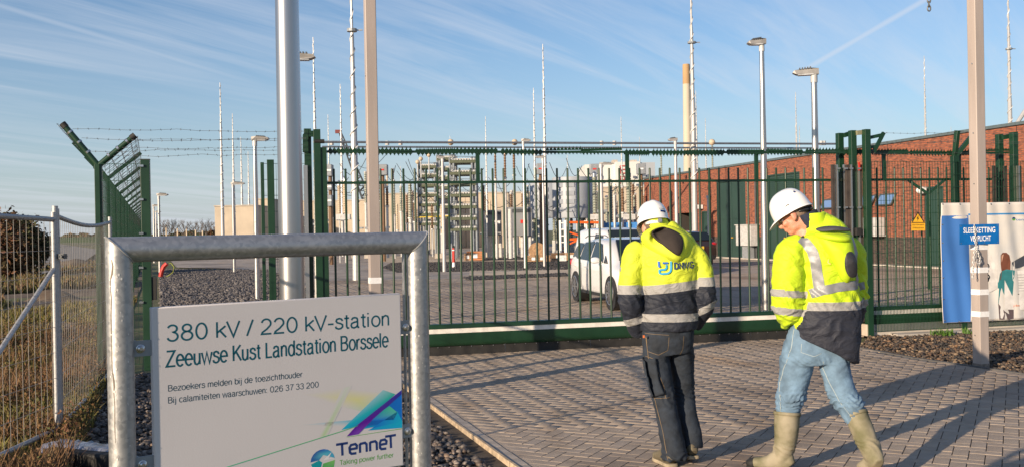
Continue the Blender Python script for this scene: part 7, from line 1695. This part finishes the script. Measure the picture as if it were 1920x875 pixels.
HVM1 = mat('hi_vis_yellow', HV1, .7, 0, .08, 9, .5, 14); HVM2 = mat('hi_vis_lime', HV2, .7, 0, .08, 9, .5, 14); LIN = mat('dark_brown_lining', (.030, .022, .018), .85, 0, .15, 9, .4, 16); NAVYC = mat('navy_cloth', NV, .8, 0, .1, 9, .4, 16)
hood = pillow('hood', [(1196, 446), (1203, 434), (1220, 424), (1246, 420), (1272, 428), (1290, 440), (1296, 450), (1288, 468), (1274, 486), (1264, 493), (1248, 486), (1226, 474), (1206, 462)], HVM1, jk, me1, .045, .010, q1)
meh = me1
pillow('hood_lining', [(1213, 436), (1228, 428), (1246, 425), (1262, 432), (1274, 441), (1276, 455), (1272, 470), (1265, 480), (1255, 474), (1240, 462), (1224, 450)], LIN, hood, me1, .014, .006, q1, lift=.052)
# collar
cm1 = MB(); cc = q1(1232, 430, .03); rings(cm1, dense([(q1(1238, 440, .035), .088, .085), (q1(1235, 430, .03), .080, .080), (q1(1231, 419, .025), .073, .075), (q1(1229, 411, .03), .070, .073)], 3), 28, cap=False); cl_ = cm1.build('collar', HVM1, jk, local=True, angle=80); so = cl_.modifiers.new('t', 'SOLIDIFY'); so.thickness = .012; so.offset = 0
# lettering and emblem on the back
a_, b_ = q1(1257, 502), q1(1292, 500); v, f = stroke_text('DNWG', b_.x-a_.x+.01, .042, .0085); V = project(me1, [(a_.x+x, a_.z+y+.03*x) for x, y in v], .0); A2 = np.array([[1, q.x, q.x**2, q.z] for q in V]); co_ = np.linalg.lstsq(A2, np.array([q.y for q in V]), rcond=None)[0]; V = [Vector((q.x, float(A2[i] @ co_)-.009, q.z)) for i, q in enumerate(V)]; mb = MB(); mb.add(V, f); mb.build('lettering', mat('jacket_print_navy', (.02, .04, .12), .6), jk, local=True, smooth=False, kind='stuff')
for i, (pth, m_) in enumerate((([(1229, 488), (1229, 496), (1230, 499)], 'a'), ([(1236, 491), (1246, 491)], 'a'), ([(1230, 503), (1230, 509), (1233, 511), (1245, 510), (1250, 506), (1251, 500), (1251, 488)], 'b'), ([(1231, 503.5), (1240, 503), (1243, 500), (1243, 494)], 'b'))):
    ribbon('emblem_stroke', me1, [(q1(*p).x, q1(*p).z) for p in pth], .0125, mat('jacket_print_blue', (.02, .12, .5), .6) if m_ == 'a' else mat('jacket_print_cyan', (.02, .30, .55), .6), jk, .010, 16, 2, True)
bd = q1(1162, 504); MB().box(bd+Vector((.012, -.03, 0)), (.03, .02, .032)).build('sleeve_badge', TAPEM, jk, local=True, bevel=.004)
# trousers with cargo pocket
mb = MB()
rings(mb, dense([sec(1206, 1300, 606, .115), sec(1204, 1300, 625, .12), sec(1204, 1299, 645, .125), sec(1208, 1298, 662, .115)], 3), 30, 2.4)
ll = [(q1(1229, 650, -.01), .088, .10), (q1(1231, 680, -.02), .092, .098), (q1(1237, 710, -.04), .088, .088), (q1(1243, 738, -.05), .079, .080), (q1(1249, 770, -.08), .076, .078), (q1(1256, 805, -.11), .077, .078), (q1(1262, 835, -.13), .080, .082), (q1(1265, 860, -.14), .084, .090)]
rl = [(q1(1277, 650, .02), .088, .10), (q1(1279, 680, .04), .085, .092), (q1(1281, 710, .06), .076, .082), (q1(1283, 738, .06), .070, .074), (q1(1287, 765, .02), .066, .072), (q1(1293, 795, -.02), .066, .072), (q1(1298, 818, -.04), .067, .074), (q1(1299, 838, -.05), .066, .076)]
rings(mb, dense(ll, 4), 24); rings(mb, dense(rl, 4), 24)
JEAN1 = mat('dark_denim', (.015, .022, .034), .85, 0, .35, 14, .25, 60, detail=8)
kz = q1(1250, 738).z; tro, met = trousers(man1, mb, 'trousers', JEAN1, ((kz, .06, .010, 85, .6), (q1(1260, 852).z, .07, .014, 90, .3), (q1(1250, 668).z, .03, .006, 100, .8)), .006, 4.0)
ST = mat('tan_stitching', (.16, .11, .06), .7)
def line(me, pth, f, par, nm='seam', m=ST, w=.0028, off=.002, n=30): ribbon(nm, me, [(f(*p).x, f(*p).z) for p in pth], w, m, par, off, n, 1)
for pth in ([(1207, 664), (1222, 668), (1227, 674), (1220, 679), (1207, 678)], [(1207, 622), (1249, 624)], [(1208, 628), (1211, 655), (1230, 661), (1247, 652), (1249, 628)], [(1223, 678), (1232, 700), (1240, 720), (1242, 738)], [(1222, 741), (1250, 738)], [(1277, 626), (1275, 650), (1270, 660)], [(1209, 630), (1215, 700), (1224, 745), (1236, 800), (1243, 850)]): line(met, pth, q1, tro)
pk = ribbon('cargo_pocket', met, [(q1(1213, 668).x, q1(1213, 668).z), (q1(1219, 710).x, q1(1219, 710).z), (q1(1229, 735).x, q1(1229, 735).z)], .085, JEAN1, tro, .014, 20, 8); so = pk.modifiers.new('t', 'SOLIDIFY'); so.thickness = .01; so.offset = -1
MB().box(q1(1207, 630, -.12), (.012, .006, .018)).build('label_tab', mat('orange_tab', (.55, .14, .03), .7), tro, local=True)
# shoes
SHOE = mat('dusty_brown_leather', (.085, .07, .045), .75, 0, .35, 14, .3, 50, col2=(.15, .13, .085)); SOLE = mat('sandy_sole', (.30, .25, .17), .9, 0, .2, 20)
def shoe(par, heel, toe, w, h, name='shoe', mU=SHOE, mS=SOLE, ankle=None, ankw=.05):
    heel, toe = Vector(heel), Vector(toe); d = (toe-heel).normalized(); ln = (toe-heel).length; sd_ = d.cross(Vector((0, 0, 1))).normalized(); up_ = sd_.cross(d)
    mb = MB(); sp = []
    for t, wf, hf in ((0, .55, .55), (.06, .75, .95), (.2, .80, 1.25), (.35, .82, 1.15), (.5, .90, .85), (.68, 1.0, .66), (.85, .92, .56), (.96, .66, .42), (1.0, .38, .26)):
        sp.append((heel+d*ln*t+up_*(h*hf*.5+.012), w/2*wf, h*hf*.5, tuple(sd_)))
    rings(mb, sp, 22, 2.5)
    if ankle is not None: rings(mb, dense([(heel+d*ln*.20+up_*(h*.8), ankw, ankw*1.1), (Vector(ankle), ankw*.95, ankw*1.05)], 3), 20)
    me = merge(mb, .006, 5, lambda c, n: fold(c, n, .002, (20, 20, 26), 1.0)); o = put(name, me, mU, par)
    so_ = MB(); pts = []
    for t, wf in ((-.02, .35), (.0, .62), (.06, .82), (.2, .88), (.4, .84), (.55, .94), (.7, 1.04), (.86, .96), (.97, .70), (1.02, .36)): pts.append((t, wf))
    poly = [heel+d*ln*t+sd_*w/2*wf for t, wf in pts]+[heel+d*ln*t-sd_*w/2*wf for t, wf in reversed(pts)]; so_.prism(poly, up_*.024); so_.build('sole', mS, o, local=True, bevel=.004); return o
s1h = q1(1262, 871, -.20); s1h.z = .0; shoe(man1, s1h, (s1h.x-.075, s1h.y+.25, 0.0), .105, .105, 'shoe', ankle=(q1(1263, 852, -.14)), ankw=.05)
s2h = q1(1301, 861, -.12); s2h.z = .035; shoe(man1, s2h, (s2h.x-.03, s2h.y+.26, .0), .105, .105, 'shoe', ankle=(q1(1300, 838, -.05)), ankw=.048)
# head and body
hM1 = headmat(q1(1226, 427, .05), radians(14), radians(24), radians(0), 1.0)
b1 = body_mesh(man1, hM1, q1(1238, 436, .03), q1(1208, 470), q1(1290, 470), q1(1250, 500), q1(1252, 620), (q1(1200, 592, .03), q1(1303, 582, .03)), (q1(1183, 562, -.03), q1(1320, 556, -.03)))
helmet(man1, hM1, WHITE)
def hair(par, M, m=HAIRG, low=-.062):
    mb = MB(); vs = []; n = 26; rows = 9
    for j in range(rows+1):
        z = .055-(.055-low)*j/rows
        for k in range(n+1):
            a = radians(178+184*k/n); ed = min(k, n-k)/n; zz_ = z if j < rows-2 else z+.016*(ed < .12); r_ = sqrt(max(.05, 1-((zz_-.03)/.104)**2)); vs.append(M @ (Vector((.0815*cos(a)*r_, .102*sin(a)*r_-.012, zz_))+Vector((.001, .001, 0))*noise.noise(Vector((a*9, z*60, 1)))))
    mb.add(vs, [(j*(n+1)+k, j*(n+1)+k+1, (j+1)*(n+1)+k+1, (j+1)*(n+1)+k) for j in range(rows) for k in range(n)]); return mb.build('hair', m, par, local=True, angle=80)
hair(man1, hM1)
hm = MB(); 
def hel_mark(M, a0, a1, z, hgt, m, par, nm):
    M = M @ Matrix.Translation((0, 0, .026)) @ Matrix.Scale(.95, 4); mb = MB(); vs = []; R_3 = 8
    for i in range(R_3+1):
        a = radians(a0+(a1-a0)*i/R_3); r_ = sqrt(max(.02, 1-((z-.012)/.165)**2))*1.012; r2_ = sqrt(max(.02, 1-((z+hgt-.012)/.165)**2))*1.012
        vs += [M @ Vector((.113*r_*cos(a), .138*r_*sin(a)-.006, z)), M @ Vector((.113*r2_*cos(a), .138*r2_*sin(a)-.006, z+hgt))]
    mb.add(vs, [(2*i, 2*i+2, 2*i+3, 2*i+1) for i in range(R_3)]); o = mb.build(nm, m, par, local=True); so = o.modifiers.new('t', 'SOLIDIFY'); so.thickness = .002; so.offset = 1; return o
hel = [c for c in man1.children if c.name.startswith('helmet')][0]; hel_mark(hM1, 276, 300, .036, .016, NAVY, hel, 'sticker'); hel_mark(hM1, 272, 300, .062, .004, MIDGREY, hel, 'sticker')

# ---- second man ------------------------------------------------------
D2 = 6.42; base2 = atg(1548, D2); man2 = thing('person', 'man in a white helmet, lime yellow jacket, light jeans and olive rubber boots striding past', 'person', base2, -YAW); S2 = D2/FPX
def q2(px, py, dd=0.0): return P3(px, py, D2+dd, base2)
def sec2(px0, px1, py, hd_, dd=0.0): return (q2((px0+px1)/2, py, dd), (px1-px0)/2*S2, hd_)
mb = MB()
def shear(secs_, f): return secs_
rings(mb, dense([sec2(1484, 1609, 652, .165), sec2(1484, 1609, 628, .17), sec2(1488, 1610, 600, .17), sec2(1496, 1610, 570, .17), sec2(1500, 1606, 540, .17), sec2(1499, 1602, 505, .17), sec2(1492, 1602, 475, .165), sec2(1488, 1598, 455, .15, .01), sec2(1490, 1588, 440, .13, .02), sec2(1494, 1568, 427, .10, .03), sec2(1494, 1550, 415, .082, .03)], 4), 44, 2.3)
la2 = [(q2(1500, 458, .0), .07, .085), (q2(1484, 474, -.02), .095, .095), (q2(1478, 505, -.03), .103, .10), (q2(1477, 540, -.04), .103, .10), (q2(1479, 570, -.03), .100, .098), (q2(1484, 592, .02), .092, .09), (q2(1492, 608, .08), .078, .08), (q2(1502, 620, .14), .06, .065)]
ra2 = [(q2(1588, 455, .04), .065, .08), (q2(1598, 475, .06), .080, .09), (q2(1603, 505, .08), .080, .09), (q2(1604, 540, .09), .078, .085), (q2(1602, 568, .10), .074, .08), (q2(1596, 592, .13), .066, .07), (q2(1590, 610, .16), .056, .06)]
rings(mb, dense(la2, 4), 26); rings(mb, dense(ra2, 4), 24)
e2 = q2(1478, 560).z
jf2 = lambda c, n: fold(c, n, .013, (5, 5, 5), 7.0, ((e2, .10, .016, 44, .9), (q2(1550, 610).z, .06, .012, 34, -.9), (q2(1550, 490).z, .07, .008, 28, .9)))
me2 = merge(mb, .009, 4, jf2)
cz2 = q2(1550, 600)
# tilt the hem: pull the lowest part along a slanting line
for v in me2.vertices:
    z_h = q2(1545, 655).z
    if v.co.z < cz2.z and abs(v.co.x-q2(1548, 640).x) < .25 and v.co.y > -.25:
        t = (cz2.z-v.co.z)/(cz2.z-q2(1545, 652).z); x_ = v.co.x-q2(1546, 650).x; v.co.z -= t*(.16*x_/.22*.62+.012); v.co.x += -.0*t
me2.update()
zt2 = [q2(1550, y).z for y in (580, 563, 545, 527)]
cxa = q2(1510, 560).x; cxr = q2(1604, 520).x
la2d = dense(la2, 4)
def in_sleeve(c): return min(((c-s[0]).length/s[1] for s in la2d)) < 1.25
def h2_(c):
    # bands on the left sleeve sit lower than those of the back; navy only on the body
    z = c.z
    if c.x < q2(1520, 540).x and in_sleeve(c) and c.x < q2(1512, 540).x-(.0 if c.y > -.08 else -.02):
        y = c.z
        b = [q2(1480, yy).z for yy in (590, 574, 556, 541)]
        tl = (c.x-q2(1478, 560).x)*.10
        y += tl
        if y < b[0]: return 1.995
        if y < b[1]: return (zt2[0]+zt2[1])/2
        if y < b[2]: return 1.995
        if y < b[3]: return (zt2[0]+zt2[1])/2
        return 1.995
    return z
JM2 = cloth('work_jacket_two', [(0, (.018, .021, .034)), (zt2[0], TP), (zt2[1], HV2), (1.99, HV2)], .7, .6)
for e_ in JM2.node_tree.nodes: pass
jk2 = put('jacket', me2, JM2, man2, lambda c: (h2_(c)))
def rb2(pth, w, nm='reflective_tape', off=.004): return ribbon(nm, me2, [(q2(*p).x, q2(*p).z) for p in pth], w, TAPEM, jk2, off, 40, 5)
rb2([(1508, 548), (1530, 540), (1560, 534), (1598, 531)], .058)
rb2([(1493, 446), (1502, 455), (1511, 470), (1516, 490), (1519, 512), (1523, 540)], .060)
rb2([(1586, 446), (1594, 465), (1598, 490), (1599, 515), (1598, 533)], .045)
rb2([(1606, 538), (1622, 534)], .05); rb2([(1606, 569), (1622, 563)], .05)
hood2 = pillow('hood', [(1519, 437), (1530, 430), (1548, 427), (1568, 428), (1584, 434), (1590, 444), (1590, 470), (1590, 500), (1582, 524), (1572, 531), (1560, 522), (1550, 500), (1538, 476), (1524, 456)], HVM2, jk2, me2, .055, .012, q2)
pillow('hood_roll', [(1516, 436), (1530, 434), (1560, 436), (1584, 441), (1588, 449), (1576, 455), (1555, 456), (1534, 452), (1520, 446)], HVM2, hood2, me2, .085, .02, q2)
pillow('hood_band', [(1514, 428), (1535, 423), (1560, 424), (1580, 428), (1584, 434), (1560, 434), (1536, 433), (1520, 435)], mat('charcoal_cloth', (.06, .06, .07), .7, 0, .2, 12, .3, 20), hood2, me2, .02, .01, q2, lift=.075)
pillow('back_panel', [(1560, 474), (1566, 468), (1575, 468), (1584, 476), (1588, 490), (1588, 508), (1586, 517), (1572, 518), (1565, 508), (1560, 492)], mat('black_mesh_cloth', (.03, .03, .034), .6, 0, .3, 20, .4, 40), hood2, me2, .012, .006, q2, lift=.058)
ribbon('emblem', me2, [(q2(1537, 484).x, q2(1537, 484).z), (q2(1536, 490).x, q2(1536, 490).z), (q2(1541, 493).x, q2(1541, 493).z)], .006, mat('pale_orange_print', (.85, .55, .2), .6), jk2, .004, 10, 1)
cm2 = MB(); rings(cm2, dense([(q2(1534, 432, .03), .112, .10), (q2(1527, 420, .03), .096, .092), (q2(1523, 408, .02), .085, .085), (q2(1522, 402, .02), .080, .082)], 3), 30, cap=False); c2_ = cm2.build('collar', HVM2, jk2, local=True, angle=80); so = c2_.modifiers.new('t', 'SOLIDIFY'); so.thickness = .012; so.offset = 0
cm3 = MB(); rings(cm3, dense([(q2(1518, 418, .03), .080, .080), (q2(1513, 407, .02), .074, .076), (q2(1510, 400, .02), .070, .072)], 3), 26, cap=False); c3_ = cm3.build('inner_collar', mat('dark_blue_knit', (.02, .025, .05), .9, 0, .3, 60), jk2, local=True, angle=80); so = c3_.modifiers.new('t', 'SOLIDIFY'); so.thickness = .010; so.offset = 0
# jeans
mb = MB()
rings(mb, dense([sec2(1484, 1600, 612, .125), sec2(1476, 1600, 640, .13), sec2(1474, 1598, 662, .13), sec2(1480, 1594, 680, .11)], 3), 32, 2.4)
l2 = [(q2(1502, 645, .02), .105, .115), (q2(1494, 680, .03), .108, .112), (q2(1489, 710, .04), .100, .102), (q2(1483, 738, .04), .088, .092), (q2(1479, 760, .04), .078, .084), (q2(1477, 785, .03), .070, .076)]
r2 = [(q2(1562, 665, -.02), .095, .11), (q2(1567, 695, -.03), .092, .104), (q2(1574, 722, -.05), .088, .094), (q2(1586, 748, -.08), .082, .086), (q2(1600, 772, -.11), .075, .080), (q2(1610, 790, -.13), .068, .072)]
rings(mb, dense(l2, 4), 26); rings(mb, dense(r2, 4), 26)
JEAN2 = mat('light_denim', (.125, .205, .295), .85, 0, .3, 9, .25, 70, detail=8)
tr2, mt2 = trousers(man2, mb, 'jeans', JEAN2, ((q2(1480, 752).z, .07, .016, 95, .4), (q2(1590, 745).z, .05, .010, 90, -.8), (q2(1540, 672).z, .03, .008, 80, .9)), .006, 9.0)
ST2 = mat('pale_stitching', (.30, .36, .38), .7)
line(mt2, [(1484, 615), (1478, 650), (1468, 690), (1462, 730), (1462, 770)], q2, tr2, m=ST2, w=.0032); line(mt2, [(1494, 640), (1493, 656), (1515, 663), (1528, 657)], q2, tr2, m=ST2, w=.0032); line(mt2, [(1532, 672), (1545, 710), (1560, 745), (1585, 780)], q2, tr2, m=ST2, w=.0032)
# rubber boots
RBT = mat('olive_rubber', (.13, .125, .065), .72, 0, .35, 7, .1, 30, col2=(.30, .265, .19), detail=9, spec=.25)
def wellie(shaft, heel, toe, w, h, solem, capm):
    heel, toe = Vector(heel), Vector(toe); d = (toe-heel).normalized(); ln = (toe-heel).length; sd_ = d.cross(Vector((0, 0, 1))).normalized(); up_ = sd_.cross(d); mb = MB(); sp = []
    for t, wf, hf in ((0, .6, .7), (.06, .80, 1.1), (.2, .86, 1.35), (.36, .86, 1.2), (.5, .92, .92), (.68, 1.0, .74), (.85, .93, .64), (.96, .70, .5), (1.0, .42, .32)): sp.append((heel+d*ln*t+up_*(h*hf*.5+.012), w/2*wf, h*hf*.5, tuple(sd_)))
    rings(mb, sp, 24, 2.4); rings(mb, dense(shaft+[(heel+d*ln*.24+up_*h*.7, w*.44, w*.50)], 4), 28)
    top = Vector(shaft[0][0])
    me = merge(mb, .007, 5, lambda c, n: fold(c, n, .003, (8, 8, 14), 3.0, ((heel.z+.16, .04, .007, 90, .5),))); o = put('boot', me, RBT, man2)
    s_ = shaft[0]; dr = (Vector(shaft[0][0])-Vector(shaft[1][0])).normalized(); rm = MB(); rings(rm, [(Vector(s_[0])-dr*.012, s_[1]*1.03, s_[2]*1.03), (Vector(s_[0])+dr*.010, s_[1]*1.04, s_[2]*1.04)], 28, cap=False); q = rm.build('boot_rim', RBT, o, local=True); so = q.modifiers.new('t', 'SOLIDIFY'); so.thickness = .005; so.offset = 0
    so_ = MB(); pts = ((-.02, .35), (.0, .66), (.06, .86), (.2, .90), (.4, .86), (.55, .96), (.7, 1.06), (.86, .98), (.97, .74), (1.02, .4)); poly = [heel+d*ln*t+sd_*w/2*wf for t, wf in pts]+[heel+d*ln*t-sd_*w/2*wf for t, wf in reversed(pts)]; so_.prism(poly, up_*.026); so_.build('sole', solem, o, local=True, bevel=.004)
    if capm:
        tc_ = MB(); sp = [(heel+d*ln*t+up_*(h*hf*.5+.012), w/2*wf*1.03, h*hf*.5*1.03, tuple(sd_)) for t, wf, hf in ((.84, .95, .66), (.92, .84, .58), (.97, .70, .5), (1.01, .42, .32))]; rings(tc_, sp, 22, 2.4); tc_.build('toe_cap', capm, o, local=True)
hl1 = q2(1476, 884, .02); hl1.z = 0.0
wellie([(q2(1476, 774, .03), .083, .088), (q2(1475, 800, .02), .080, .086), (q2(1473, 825, .02), .071, .078), (q2(1469, 845, .02), .062, .070)], (hl1.x+.02, hl1.y-.03, 0), (hl1.x-.235, hl1.y+.10, 0.0), .108, .10, BLACK, BLACK)
hl2 = q2(1640, 885, -.30); 
wellie([(q2(1605, 777, -.12), .072, .078), (q2(1616, 803, -.16), .071, .077), (q2(1627, 830, -.20), .066, .072), (q2(1637, 852, -.24), .060, .066)], (hl2.x+.03, hl2.y-.02, .075), (hl2.x+.0, hl2.y+.22, .0), .105, .10, mat('tan_sole', (.42, .18, .06), .7), None)
# head and body
hM2 = headmat(q2(1487, 404, .04), radians(68), radians(30), radians(4), 1.0)
SK2 = mat('ruddy_skin', (.58, .25, .17), .5, 0, .10, 30, .1, 90); SK2.node_tree.nodes['Principled BSDF'].inputs['Subsurface Weight'].default_value = .1
b2 = body_mesh(man2, hM2, q2(1514, 424, .03), q2(1500, 470), q2(1588, 470), q2(1545, 500), q2(1540, 620), (q2(1492, 604, .10), q2(1592, 600, .14)), (q2(1480, 570, -.01), q2(1602, 560, .09)), SK2)
helmet(man2, hM2, TRIM, up=.012); hair(man2, hM2, mat('brown_hair', (.24, .16, .115), .8, 0, .35, 160, .4, 200, stretch=(1, 1, .3)), -.052)
hel = [c for c in man2.children if c.name.startswith('helmet')][0]; hel_mark(hM2, 225, 232, .095, .014, NAVY, hel, 'sticker')
# glasses
gm = MB()
for s_ in (-1, 1):
    gm.tube([hM2 @ Vector((s_*.034+.021*cos(a), .094-.012*abs(cos(a))*(1 if cos(a)*s_ > 0 else 0), .0+.015*sin(a))) for a in np.linspace(0, 2*pi, 15)], .0016, 5, False); gm.tube([hM2 @ Vector((s_*.058, .085, .006)), hM2 @ Vector((s_*.078, .06, .008)), hM2 @ Vector((s_*.083, .0, .004)), hM2 @ Vector((s_*.083, -.012, -.010))], .0017, 5)
gm.tube([hM2 @ Vector((-.014, .098, .004)), hM2 @ Vector((.014, .098, .004))], .0016, 5); gl_ = gm.build('glasses', TRIM, man2, local=True)
for s_ in (-1, 1): MB().prism([hM2 @ Vector((s_*.034+.020*cos(a), .093-.011*abs(cos(a))*(1 if cos(a)*s_ > 0 else 0), .014*sin(a))) for a in np.linspace(0, 2*pi, 13)[:-1]], (0, .0008, 0)).build('lens', mat('spectacle_lens', (.5, .55, .58), .05, 0, .02, 1, trans=.9), gl_, local=True)
for M_, par in ((hM1, b1), (hM2, b2)):
    for s_ in (-1, 1): MB().ell(M_ @ Vector((s_*.033, .072, .002)), (.012, .012, .012), 10, 8).build('eye', WHITE, par, local=True)
